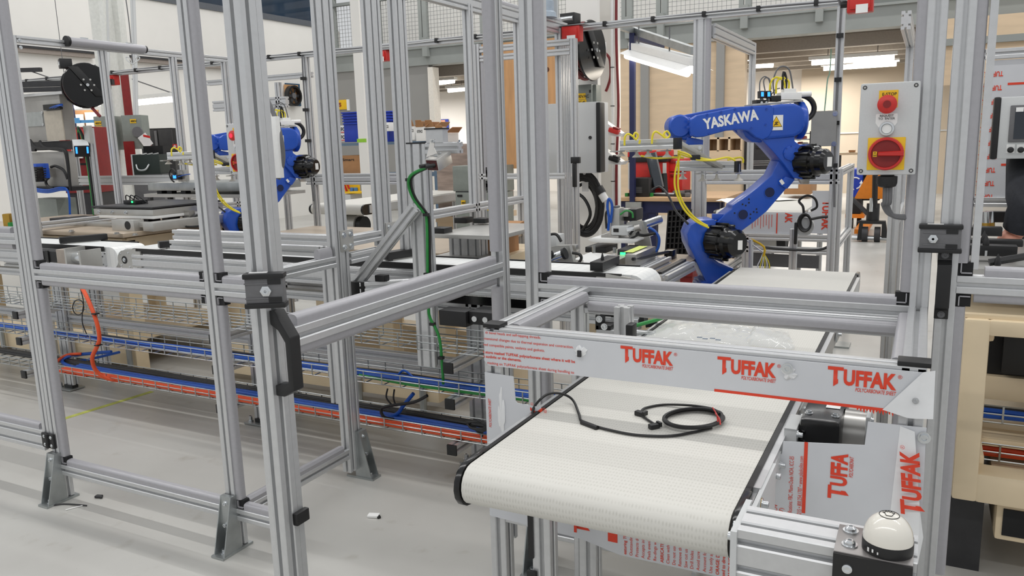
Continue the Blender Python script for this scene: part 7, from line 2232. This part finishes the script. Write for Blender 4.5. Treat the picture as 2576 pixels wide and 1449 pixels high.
# cubby shelf under the plywood and dark cabinet
CU = thing('cubby_shelf', 'birch plywood cubby shelf behind the robot elbow', 'shelf', at(1830, 420, y=9.5))
yc9 = 9.5
zc0, zc1 = at(1830, 430, y=yc9).z, at(1830, 345, y=yc9).z
xs_ = [at(px, 370, y=yc9).x for px in (1775, 1806, 1834, 1865)]
bx(CU, 'back', PLY, (xs_[0], yc9 + .3, 0), (xs_[-1], yc9 + .32, zc1))
for x_ in xs_: bx(CU, 'divider', PLY, (x_ - .012, yc9, 0), (x_ + .012, yc9 + .3, zc1))
for py in (345, 378): bx(CU, 'shelf', PLY, (xs_[0], yc9, at(1830, py, y=yc9).z - .02), (xs_[-1], yc9 + .3, at(1830, py, y=yc9).z))
bx(CU, 'front_panel', PLY, (xs_[0], yc9 - .01, 0), (xs_[-1], yc9 + .0, at(1830, 380, y=yc9).z))
BCb = thing('storage_cabinet', 'dark grey storage cabinet behind the robot elbow link', 'cabinet', at(1905, 420, y=9.6))
fb(BCb, 'body', DARK, 1870, 335, 1942, 412, 9.6, .5, .006)
fb(BCb, 'handle', BLACK, 1900, 366, 1922, 373, 9.58, .02)
bx(BCb, 'plinth', DARK, (at(1872, 400, y=9.6).x, 9.62, 0), (at(1940, 400, y=9.6).x, 10.0, at(1900, 412, y=9.6).z))
RT2 = thing('wire_rack', 'shelving rack with red and white goods behind the robot elbow motor', 'shelf', at(2000, 420, y=11))
for py in (335, 350, 362, 400): fb(RT2, 'shelf', GALV, 1975, py, 2035, py + 3, 11, .5)
for px, py, m_ in ((1980, 345, RED), (1990, 342, FILMW), (2002, 344, REDD), (2014, 342, RED), (1985, 358, FILMW), (2005, 357, RED), (2018, 358, FILMW)): fb(RT2, 'goods', m_, px, py, px + 9, py + 10, 11.1, .3, .02)
for px in (1975, 2034): fb(RT2, 'post', BLACK, px, 330, px + 3, 500, 11, .04)
for k_ in range(3): fb(RT2, 'wire_front', GALV, 1880, 404 + k_ * 5, 1945, 406 + k_ * 5, 9.3, .004)

# pallet jack, recycling bin, floor items on the far right
PJ = thing('pallet_jack', 'orange pallet jack with twin black wheels beyond the control box', 'pallet jack', at(2195, 553, y=11.5))
yj = 11.5
w0 = Vector((at(2195, 540, y=yj).x, yj, 0))
sc_ = 1.0
for s in (-1, 1): cy(PJ, 'wheel', DARK, w0 + Vector((s * .075 - .04, 0, .10)), w0 + Vector((s * .075 + .03, 0, .10)), .10, 24)
cy(PJ, 'axle', CHROME, w0 + Vector((-.24, 0, .05)), w0 + Vector((.24, 0, .05)), .03, 10)
MB().prism([(-.17, 0), (-.15, .26), (.16, .26), (.20, .05), (.12, .05), (.12, .22), (-.11, .22), (-.12, 0)], w0 + Vector((0, .06, .02)), X, Z, .12).build('yoke', BLACK, PJ)
cy(PJ, 'pump', BLACK, w0 + Vector((0, .05, .26)), w0 + Vector((0, .05, .50)), .08, 16)
cy(PJ, 'ram', CHROME, w0 + Vector((-.02, -.02, .40)), w0 + Vector((-.02, -.02, .58)), .025, 10)
cy(PJ, 'tiller', BLACK, w0 + Vector((.02, 0, .45)), w0 + Vector((.0, -.10, 1.25)), .035, 10)
tb(PJ, 'tiller_loop', BLACK, [w0 + Vector((0, -.10, 1.2)), w0 + Vector((-.10, -.12, 1.3)), w0 + Vector((0, -.13, 1.4)), w0 + Vector((.10, -.12, 1.3)), w0 + Vector((0, -.10, 1.2))], .02, 8)
MB().prism([(-.30, .55), (-.12, .95), (.30, .95), (.32, .55)], w0 + Vector((.05, .25, 0)), X, Z, .05).build('frame_plate', ORAM, PJ)
for s in (-1, 1): bx(PJ, 'fork', ORAM, w0 + Vector((.05 + s * .2 - .08, .25, .45 if s > 9 else .07)), w0 + Vector((.05 + s * .2 + .08, 1.5, .13)))
cy(PJ, 'link', DARK, w0 + Vector((-.28, .2, .56)), w0 + Vector((-.06, .06, .36)), .03, 8)
BN = thing('recycling_bin', 'dark blue recycling bin with white arrows logo on a wheeled dolly', 'bin', at(2145, 500, y=13))
yb_ = 13.0
xb0, xb1 = at(2133, 470, y=yb_).x, at(2168, 470, y=yb_).x
bzl = .22; bzh = at(2150, 425, y=yb_).z
bx(BN, 'tub', BLUEB, (xb0, yb_, bzl + .25), (xb1, yb_ + .5, bzh), .03)
bx(BN, 'base', DARKIN, (xb0, yb_ + .02, bzl), (xb1, yb_ + .5, bzl + .25), .02)
bx(BN, 'dolly', ORAM, (xb0 - .02, yb_, bzl - .06), (xb1 + .05, yb_ + .5, bzl))
for x_ in (xb0 + .06, xb1 - .02):
    cy(BN, 'caster', BLACK, (x_ - .03, yb_ + .1, .08), (x_ + .03, yb_ + .1, .08), .08, 16)
cl_ = Vector(((xb0 + xb1) / 2, yb_ - .004, (bzl + .25 + bzh) / 2))
for k_ in range(3):
    a0 = math.pi / 2 + k_ * 2.094
    p_ = [cl_ + Vector((math.cos(a) * .085, 0, math.sin(a) * .085)) for a in (a0 - .75, a0 - .25, a0 + .25, a0 + .6)]
    tb(BN, 'arrow_mark', WHITE, p_, .011, 6, 2)
    q = p_[-1]; d_ = (p_[-1] - p_[-2]).normalized()
    cy(BN, 'arrow_tip', WHITE, q - d_ * .01, q + d_ * .04, .028, 6, .001)
BK2 = thing('storage_bin', 'black waste bin behind the orange pallet jack', 'bin', at(2185, 500, y=13.2))
fb(BK2, 'body', DARKIN, 2168, 440, 2215, 505, 13.2, .5, .03)
fb(BK2, 'rim', BLACK, 2166, 436, 2217, 442, 13.18, .54, .01)
CRt = thing('wooden_shelf', 'low wooden shelf with dark boxes along the tan wall', 'shelf', at(2150, 400, y=16))
fb(CRt, 'board', PLY, 2105, 383, 2290, 389, 16, .5)
fb(CRt, 'box', CARD, 2135, 378, 2150, 383, 16.1, .2); fb(CRt, 'box', DARK, 2160, 392, 2220, 430, 16.1, .3)
for px in (2108, 2250): bx(CRt, 'leg', DARK, (at(px, 400, y=16.1).x, 16.1, 0), (at(px, 400, y=16.1).x + .05, 16.2, at(px, 386, y=16.1).z))
# hanging cord
HC = thing('hanging_cord', 'thin green and white cord hanging from the back room lamp', 'cord', at(2078, 230, y=YB + 1.5))
tb(HC, 'cord', mat('mint_cord', (150, 190, 176), .6), [Vector((at(2090, 140, y=YB + 1.4).x, YB + 1.4, zb0 + .06)), at(2088, 176, y=YB + 1.4), at(2082, 200, y=YB + 1.4), at(2078, 240, y=YB + 1.4), at(2074, 280, y=YB + 1.4)], .012, 6)

# ================================================================== goods behind the divider
SG = thing('sds_sign', 'yellow SDS sign with red letters on the grey wall', 'sign', at(860, 263, y=YB))
fb(SG, 'panel', YEL, 828, 252, 874, 276, YB + .02, .03, .002)
fb(SG, 'frame', WHITE, 872, 250, 877, 278, YB + .01, .04)
txt(SG, 'lettering', REDD, 'SDS', at(838, 269, y=YB + .015), X, Z, .08, .235, .04)
SHf = thing('goods_shelf', 'blue-grey shelf unit with boxes behind the tall divider posts', 'shelf', at(900, 450, y=9.2))
y9 = 9.2
for py in (357, 437, 497): fb(SHf, 'shelf', mat('shelf_blue_grey', (94, 116, 138), .5) if py == 357 else MATS['shelf_blue_grey'], 842, py, 1100, py + 7, y9, .6)
for px in (842, 1095): fb(SHf, 'post', MATS['shelf_blue_grey'], px, 350, px + 5, 640, y9, .05)
for px in (842, 1095): fb(SHf, 'post', MATS['shelf_blue_grey'], px, 350, px + 5, 640, y9 + .55, .05)
def nestbins(where, px0, px1, py0, py1, n, y):
    words = ('topmost', 'second', 'third', 'fourth', 'lowest')
    for k_ in range(n):
        w_ = words[k_] if k_ < n - 1 else 'lowest'
        T = thing('plastic_bin', 'blue plastic bin %s, %s of its nested stack' % (where, w_), 'bin', at((px0 + px1) / 2, py0 + k_ * 7 + 8, y=y), 'nested blue bins')
        fb(T, 'rim', BLUEB, px0 + k_ * 1.2, py0 + k_ * 7, px1 - k_ * 1.2, py0 + k_ * 7 + 3.5, y - .02, .40, .006)
        fb(T, 'tub', BLUEB, px0 + 4 + k_ * 1.2, py0 + k_ * 7 + 3, px1 - 4 - k_ * 1.2, py0 + k_ * 7 + 7 if k_ < n - 1 else py1, y, .36, .004)
nestbins('under the SDS sign', 857, 925, 281, 357, 5, y9 + .05)
nestbins('beside the white carton', 930, 985, 280, 357, 4, y9 + .1)
for k_, (py0, py1) in enumerate(((316, 336), (337, 356))):
    POS = thing('info_poster', '%s white poster with black print left of the blue bins' % ('upper', 'lower')[k_], 'poster', at(855, py1, y=y9 + .42))
    fb(POS, 'sheet', PURPLE, 842, py0, 872, py1, y9 + .42, .005)
    txt(POS, 'lettering', BLACK, 'S INFO', at(843, py1 - 6, y=y9 + .415), X, Z, .05, .19, .03)
    fb(POS, 'red_line', RED, 842, py1 - 4, 870, py1 - 2, y9 + .416, .004)
def carton(label, px0, py0, px1, py1, y, m=CARD, word=None, flaps=True):
    T = thing('carton', label, 'box', at((px0 + px1) / 2, py1, y=y))
    fb(T, 'box', m, px0, py0, px1, py1, y, .3, .002)
    a_, b_ = at(px0, py0, y=y), at(px1, py0, y=y)
    if flaps:
        w_ = b_.x - a_.x
        MB().add([(a_.x, y, a_.z), (a_.x + w_ * .9, y + .0, a_.z), (a_.x + w_ * .8, y - .04, a_.z + .09), (a_.x + w_ * .15, y - .04, a_.z + .09), (a_.x, y + .004, a_.z), (a_.x + w_ * .9, y + .004, a_.z), (a_.x + w_ * .8, y - .036, a_.z + .092), (a_.x + w_ * .15, y - .036, a_.z + .092)], [(3, 2, 1, 0), (4, 5, 6, 7), (0, 1, 5, 4), (1, 2, 6, 5), (2, 3, 7, 6), (3, 0, 4, 7)]).build('flap', CARD, T)
        MB().add([(b_.x, y, a_.z), (b_.x, y + .3, a_.z), (b_.x + .08, y + .26, a_.z + .06), (b_.x + .08, y + .04, a_.z + .06), (b_.x - .004, y, a_.z + .003), (b_.x - .004, y + .3, a_.z + .003), (b_.x + .076, y + .26, a_.z + .064), (b_.x + .076, y + .04, a_.z + .064)], [(0, 1, 2, 3), (7, 6, 5, 4), (0, 4, 5, 1), (1, 5, 6, 2), (2, 6, 7, 3), (3, 7, 4, 0)]).build('flap', CARD, T)
    if word:
        txt(T, 'lettering', BLACK, word, at(px0 + 3, py0 + 14, y=y - .002), X, Z, .035, (b_.x - a_.x) * .62, .02)
    return T
carton('brown cardboard carton with black logo text on the shelf behind the divider posts', 858, 391, 907, 438, y9 + .05, CARD, 'Smart', False)
cF = at(858, 391, y=y9 + .05)
carton('leftmost white open carton lettered KEYENCE above the shelf', 1028, 318, 1043, 352, y9 + .0, WHITE, 'NCE')
carton('middle white open carton lettered KEYENCE above the shelf', 1046, 320, 1068, 355, y9 - .1, WHITE, 'KEYENCE')
carton('right white open carton lettered KEYENCE above the shelf', 1070, 320, 1094, 355, y9 - .05, WHITE, 'KEYENCE')
carton('small white closed carton lettered KEYENCE on the wrapped pallet', 1096, 335, 1120, 358, 8.0, WHITE, 'KEYENCE')
carton('white carton between the divider posts beside blue bins', 963, 308, 981, 330, y9 - .1, WHITE, 'ENCE', False)
ORB = thing('yellow_bin', 'yellow tray holding red clamps and blue clips under the shelf', 'tray', at(883, 480, y=y9 - .2))
fb(ORB, 'back', YEL, 861, 458, 905, 487, y9 - .2, .01)
fb(ORB, 'floor', YEL, 861, 484, 905, 487, y9 - .5, .3)
for px, py in ((868, 470), (874, 464)): bc(ORB, 'red_clamp', RED, at(px, py, y=y9 - .25), (.02, .03, .14), ((.9, 0, .4), (0, 1, 0), (-.4, 0, .9)), .006)
for px in (880, 890): fb(ORB, 'blue_clip', mat('clip_blue', (70, 120, 180), .5) if 'clip_blue' not in MATS else MATS['clip_blue'], px, 472, px + 7, 482, y9 - .24, .03, .006)
bx(ORB, 'stand', GREYL, (at(862, 487, y=y9 - .3).x, y9 - .5, 0), (at(904, 487, y=y9 - .3).x, y9 - .2, at(880, 487, y=y9 - .35).z))
WC = struct(fb(None, 'column_square', WPAINT, 899, -80, 920, 700, 8.3, .18), 'slim square white column with green tape between the divider posts')
fb(WC, 'tape', mat('green_tape', (150, 206, 60), .5), 898, 349, 921, 358, 8.295, .19)
WP = thing('wrapped_pallet', 'stretch-wrapped pallet of greyish goods behind the camera housing', 'pallet', at(1155, 560, y=8.0))
WRAP = mat('stretch_wrap', (150, 134, 124), .25, 0, .28, 7, stretch=(.5, 1, 3))
fb(WP, 'goods', WRAP, 1098, 362, 1203, 545, 8.0, .9, .03)
fb(WP, 'pallet', PLY, 1096, 545, 1206, 560, 7.98, .95)
bx(WP, 'bottom_board', PLY, (at(1100, 560, y=8).x, 8.0, 0), (at(1203, 560, y=8).x, 8.9, at(1150, 560, y=8).z))
PC = thing('ply_crate', 'honey-coloured pine plywood crate side with knots behind the cell', 'crate', at(1290, 400, y=7.6))
fb(PC, 'board', PINE, 1178, 104, 1418, 416, 7.6, .03)
KN = mat('wood_knot', (92, 48, 22), .7)
for px, py in ((1187, 194), (1222, 187), (1236, 240), (1190, 240), (1192, 360), (1238, 385), (1194, 208), (1376, 175), (1372, 215), (1370, 190), (1225, 90 + 60), (1232, 320), (1380, 330)): 
    q = at(px, py, y=7.598); MB().lathe([(.026, 0), (.022, .002), (.001, .003)], q, -Y, 12).build('knot', KN, PC)
for px, py, s in ((1228, 200, 'KEEP'), (1229, 165, 'DO NOT')): txt(PC, 'lettering', KN, s, at(px, py, y=7.597), -Z, X, .035, .2)
for px in (1180, 1412): bx(PC, 'batten', PINE, (at(px, 300, y=7.58).x - .03, 7.63, 0), (at(px, 300, y=7.58).x + .05, 7.70, at(1300, 104, y=7.6).z))
fb(PC, 'batten', PINE, 1178, 416, 1418, 424, 7.58, .06)
GCb = thing('green_cabinet', 'grey-green steel cabinet with yellow disconnect labels below the pine crate', 'cabinet', at(1200, 600, y=7.3))
fb(GCb, 'upper', GREYG, 1139, 417, 1262, 482, 7.3, .28, .006)
fb(GCb, 'lower', GREYG, 1148, 484, 1262, 620, 7.28, .28, .006)
fb(GCb, 'seam', DARKIN, 1146, 482, 1262, 485, 7.285, .02)
for px, py, s in ((1160, 512, '480'), (1226, 526, 'DISC-40'), (1316, 530, '7')):
    fb(GCb, 'label_plate', YEL, px, py - 8, px + (10 if s == '480' else 26), py + 4, 7.27, .008)
    txt(GCb, 'lettering', BLACK, s, at(px + 1, py + 1, y=7.268), X, Z, .022, None, .02)
for px, py in ((1150, 492), (1228, 490)): fb(GCb, 'nameplate', BLACK, px, py - 2, px + 12, py + 3, 7.27, .008)
bx(GCb, 'plinth', DARK, (at(1150, 600, y=7.28).x, 7.3, 0), (at(1260, 600, y=7.28).x, 7.55, at(1200, 620, y=7.28).z))
GPst = thing('product_poster', 'small blue poster with warm picture on the back room wall', 'poster', at(1117, 314, y=rb - .02))
fb(GPst, 'sheet', BLUEB, 1104, 300, 1128, 328, rb - .05, .01); fb(GPst, 'picture', mat('poster_warm', (226, 166, 136), .6), 1107, 302, 1120, 327, rb - .06, .01)
fb(GPst, 'foot', WHITE, 1104, 328, 1126, 334, rb - .05, .01)
FanW = thing('wall_fan', 'black fan on an orange plywood block on the side wall', 'fan', at(738, 238, x=XW))
fx = XW + .02
def wp(px, py, o=0): 
    q = at(px, py, x=fx + o); return q
a_, b_ = wp(716, 213), wp(753, 263)
bx(FanW, 'blue_panel', mat('teal_panel', (38, 76, 104), .6), (XW, wp(720, 240).y, wp(735, 266).z), (XW + .02, wp(756, 240).y, wp(735, 210).z))
bx(FanW, 'ply_block', PINE, (XW + .02, wp(716, 240).y, wp(735, 262).z), (XW + .06, wp(748, 240).y, wp(735, 214).z))
fc = wp(738, 241, .10)
MB().lathe([(.17, -.05), (.21, -.05), (.21, .05), (.17, .05), (.17, -.05)], fc, X, 24, False).build('shroud', BLACK, FanW)
cy(FanW, 'hub', GREYP, fc - X * .03, fc + X * .03, .06, 16)
for k_ in range(6):
    a = k_ * 1.047
    bc(FanW, 'blade', DARK, fc + Vector((0, math.cos(a), math.sin(a))) * .11, (.008, .11, .06), (X, Vector((0, math.cos(a), math.sin(a))), Vector((.3, -math.sin(a), math.cos(a))).normalized()))

# ================================================================== far left corner
CL = struct(bc(None, 'column_steel', mat('column_grey', (224, 225, 220), .55), Vector((at(282, 140, d=9.6).x, at(282, 140, d=9.6).y, 2.5)), (.34, .16, 5.0), (IR, IF, Z)), 'pale steel column with electrical boxes in front of the side wall')
cc = at(290, 200, d=9.5)
bc(CL, 'web', MATS['column_grey'], (cc.x, cc.y, 2.5), (.05, .3, 5.0), (IR, IF, Z))
bc(CL, 'painted_patch', REDD, at(322, 270, d=9.35), (.09, .02, .75), (IR, IF, Z))
bc(CL, 'painted_patch', REDD, at(330, 410, d=9.35), (.12, .02, .5), (IR, IF, Z))
for k_, dx in enumerate((272, 335, 341)):
    tb(CL, 'conduit', GREYL, [at(dx - 4, 0, d=9.3), at(dx, 120, d=9.3), at(dx + 4, 292, d=9.3)], .018, 8)
def ebox(label, px0, py0, px1, py1, d, tagp=None):
    c = at((px0 + px1) / 2, (py0 + py1) / 2, d=d)
    w_ = (px1 - px0) / FPX * d; h_ = (py1 - py0) / FPX * d
    T = thing('electrical_box', label, 'electrical box', c, 'grey electrical boxes on the steel column')
    bc(T, 'case', GREYG, c, (w_, .2, h_), (IR, IF, Z), .008)
    for z_, x_ in ((.3, -.3), (.15, -.28), (.0, -.25)) if tagp is None else ((.32, .1),):
        bc(T, 'label_plate', YEL, c - IF * .102 + IR * (w_ * x_) + Z * (h_ * z_), (w_ * .3, .004, h_ * .12), (IR, IF, Z))
        txt(T, 'lettering', BLACK, '480V', c - IF * .105 + IR * (w_ * (x_ - .12)) + Z * (h_ * (z_ - .03)), IR, Z, h_ * .06, None, .02)
    cy(T, 'lever_hub', GREYP, c - IF * .1 + IR * (w_ * .3), c - IF * .13 + IR * (w_ * .3), .06, 14)
    bc(T, 'nameplate', BLACK, c - IF * .102 - Z * (h_ * .42) - IR * (w_ * .2), (.10, .004, .07), (IR, IF, Z))
    return T
ebox('grey-green electrical box with three yellow labels on the steel column', 250, 294, 303, 377, 9.40)
eb2 = ebox('grey-green electrical box with white lockout tag on the steel column', 318, 291, 368, 374, 9.40, 1)
c = at(366, 354, d=9.28)
bc(eb2, 'lockout_tag', PURPLE, c, (.11, .004, .15), ((IR * .8 + Z * .5).normalized(), IF, (Z * .8 - IR * .5).normalized()))
bc(eb2, 'tag_stripe', RED, c + Z * .05 + IR * .02 - IF * .003, (.08, .004, .025), ((IR * .8 - Z * .2).normalized(), IF, (Z * .9).normalized()))
for (pa, pb, lbl) in (((172, 269), (262, 258), 'nearer end of the tube lamp seen below the left hose reel'), ((330, 260), (434, 250), 'tube lamp in front of the white side wall right of the steel column')):
    a_, b_ = at(*pa, d=10.2), at(*pb, d=10.2)
    L = thing('tube_lamp', lbl, 'lamp', (a_ + b_) / 2, 'fluorescent lamps by the side wall')
    cy(L, 'tube', LAMPM, a_, b_, .035, 10)
    bc(L, 'housing', WHITE, (a_ + b_) / 2 + Z * .06, ((b_ - a_).length, .12, .05), ((b_ - a_).normalized(), (b_ - a_).normalized().cross(Z).normalized(), Z))
    cy(L, 'chain', GREYP, b_ + Z * .08, b_ - IR * .9 + Z * .42, .008, 6)
    cy(L, 'hanger', GREYP, a_ + Z * .08, a_ + Z * 3.5, .004, 6)
    bc(L, 'arm', DARK, b_ - IR * .95 + Z * .43, (.4, .05, .05), (IR, IF, Z))
NB = thing('notice_board', 'cork notice board with pinned white papers and blue rail', 'notice board', at(215, 300, d=10.4))
def nb(n_, m_, x0, y0, x1, y1, o=0): 
    d = 10.4 - o
    c = at((x0 + x1) / 2, (y0 + y1) / 2, d=d)
    return bc(NB, n_, m_, c, ((x1 - x0) / FPX * d, .02, (y1 - y0) / FPX * d), (IR, IF, Z))
nb('board', CARD, 176, 278, 250, 330); nb('paper', PURPLE, 190, 288, 211, 320, .03); nb('paper', PURPLE, 216, 283, 244, 322, .03)
nb('rail', mat('sky_blue_steel', (90, 160, 214), .5), 178, 302, 250, 309, .3); nb('rail_post', BLUEK, 181, 240, 188, 330, .25); nb('clamp', MATS['sky_blue_steel'], 178, 297, 200, 310, .33)
bc(NB, 'post', DARK, (at(215, 300, d=10.5).x, at(215, 300, d=10.5).y, .9), (.06, .06, 1.8), (IR, IF, Z))
def redcab(label, x0, y0, x1, y1, d):
    T = thing('red_cabinet', label, 'cabinet', at((x0 + x1) / 2, y1, d=d))
    c = at((x0 + x1) / 2, (y0 + y1) / 2, d=d); w_, h_ = (x1 - x0) / FPX * d, (y1 - y0) / FPX * d
    bc(T, 'body', REDD, c, (w_, .4, h_), (IR, IF, Z), .01)
    bc(T, 'open_tray', RED, c - IF * .2 + Z * (h_ * .28), (w_ * .9, .06, h_ * .36), (IR, IF, Z), .01)
    bc(T, 'drawer_line', DARKIN, c - IF * .202 - Z * (h_ * .06), (w_, .006, .02), (IR, IF, Z))
    for k_ in range(4): bc(T, 'paper', PURPLE, c - IF * .24 + Z * (h_ * (.02 + .03 * k_)) + IR * (w_ * (-.2 + .12 * k_)), (w_ * .25, .02, h_ * .1), (IR, IF, Z))
    bc(T, 'plinth', DARK, Vector((c.x, c.y, (c.z - h_ / 2) / 2)), (w_ * .9, .36, max(.05, c.z - h_ / 2)), (IR, IF, Z))
    return T
redcab('open red parts cabinet with papers behind the left cell', 180, 322, 268, 482, 8.8)
GBx = thing('tool_case', 'dark green tool case with bent steel handle on a cabinet behind the infeed tray', 'tool box', at(385, 440, d=8.2))
c = at(382, 413, d=8.2)
bc(GBx, 'case', mat('dark_green_case', (34, 46, 42), .5), c, (.27, .25, .20), (IR, IF, Z), .006)
bc(GBx, 'edge', GREYL, c - IR * .14, (.012, .26, .21), (IR, IF, Z))
tb(GBx, 'handle', GALV, [c - IF * .13 - IR * .10 + Z * .0, c - IF * .16 - IR * .07 - Z * .05, c - IF * .16 - IR * .0 - Z * .05, c - IF * .13 + IR * .03 + Z * .0], .009, 8)
bc(GBx, 'dark_box', DARKIN, c + Z * .14 + IR * .03 + IF * .1, (.20, .2, .09), (IR, IF, Z))
for k_ in range(3): bc(GBx, 'white_clip', WHITE, c + Z * .105 + IR * (-.06 + .06 * k_) - IF * .02, (.05, .03, .012), ((IR * .9 + Z * .2).normalized(), IF, Z))
bc(GBx, 'stand', GREYP, (c.x, c.y, (c.z - .1) / 2), (.3, .25, c.z - .1), (IR, IF, Z))
BCa = thing('black_lockers', 'black double-door lockers with grey pillar and red cross stickers by the side wall', 'cabinet', at(410, 380, d=10.5))
c = at(408, 362, d=10.5)
bc(BCa, 'body', DARKIN, c, (.42, .3, .40), (IR, IF, Z), .01)
bc(BCa, 'door', DARK, c - IR * .11 - IF * .155, (.18, .02, .36), (IR, IF, Z), .004)
bc(BCa, 'door', DARK, c + IR * .12 - IF * .155, (.18, .02, .36), (IR, IF, Z), .004)
bc(BCa, 'pillar', GREYP, c - IF * .165, (.03, .02, .34), (IR, IF, Z))
for px in (376, 440):
    q = at(px, 368, d=10.2); s_ = bc(BCa, 'cross_sticker', RED, q, (.055, .004, .055), (IR, IF, Z))
    bc(s_, 'cross', WHITE, q - IF * .004, (.035, .003, .012), (IR, IF, Z)); bc(s_, 'cross', WHITE, q - IF * .004, (.012, .003, .035), (IR, IF, Z))
bc(BCa, 'plinth', DARK, (c.x, c.y, (c.z - .2) / 2), (.42, .3, c.z - .2), (IR, IF, Z))
# hanging bundle loops above the left rail
HL = thing('wire_loops', 'thin grey wire loops hanging by the steel column', 'wire', at(335, 150, d=9.0))
tb(HL, 'wire', GREYP, [at(314, -20, d=9), at(325, 60, d=9), at(334, 160, d=9)], .006, 6)
for s in (-1, 1): tb(HL, 'loop', GREYL, [at(334, 162, d=9), at(334 + s * 14, 152, d=9), at(334 + s * 17, 144, d=9), at(334 + s * 8, 146, d=9), at(334, 162, d=9)], .006, 6)
YF2 = thing('yellow_rag', 'yellow and green machine part beside the far left post', 'machine part', at(22, 555, d=5.6))
c = at(22, 555, d=5.6)
bc(YF2, 'part', BRASS, c, (.05, .06, .10), (IR, IF, Z), .008); bc(YF2, 'part', GREEN, c + IR * .02 - Z * .03, (.02, .07, .04), (IR, IF, Z), .005)
bc(YF2, 'shelf', GALV, c - Z * .06, (.25, .2, .02), (IR, IF, Z)); bc(YF2, 'post', ALU, (c.x, c.y + .05, (c.z - .06) / 2), (.04, .04, c.z - .06), (IR, IF, Z))
# litter on the floor
rnd = random.Random(11)
for k_, (px, py, m_, L, lbl) in enumerate(((635, 950 + 302, DARK, .02, 'small dark nut lying on the floor in front of the left fence'), (390, 1270, BLACK, .0, ''), (940, 1300, PURPLE, .03, 'white scrap of film lying on the floor by the open door'), (2405, 1405, WHITE, .03, 'small white connector lying on the floor under the cream frame'))):
    if not lbl: continue
    q = at(px if k_ else 249, py if k_ else 1252, z=0)
    T = thing('floor_scrap', lbl, 'scrap', q)
    bc(T, 'piece', m_, q + Z * .006, (L * 1.6, L, .010), ((.9, .3, 0), (-.3, .9, 0), Z), .003)
    bc(T, 'piece', m_ if k_ != 2 else BLACK, q + Z * .005 + X * (L * .8), (L * .7, L * .5, .009), ((.8, -.5, 0), (.5, .8, 0), Z), .003)
for ps, m_, lbl in (([(130, 1272), (160, 1268), (200, 1270), (218, 1272)], DARK, 'bent dark wire offcut on the floor beside the left fence foot'),):
    T = thing('wire_offcut', lbl, 'wire', at(175, 1270, z=0))
    tb(T, 'wire', m_, [at(a_, b_, z=.004) for a_, b_ in ps], .003, 6)
    tb(T, 'strand', PURPLE, [at(165, 1283, z=.003), at(190, 1276, z=.003), at(208, 1272, z=.003)], .0025, 6)
GH = thing('grey_hose', 'pale grey hose lying on the floor under the near conveyor', 'hose', at(1800, 1420, z=0))
tb(GH, 'hose', GREYL, [at(1745, 1445, z=.02), at(1765, 1420, z=.02), at(1800, 1400, z=.05), at(1845, 1385, z=.12)], .008, 8)
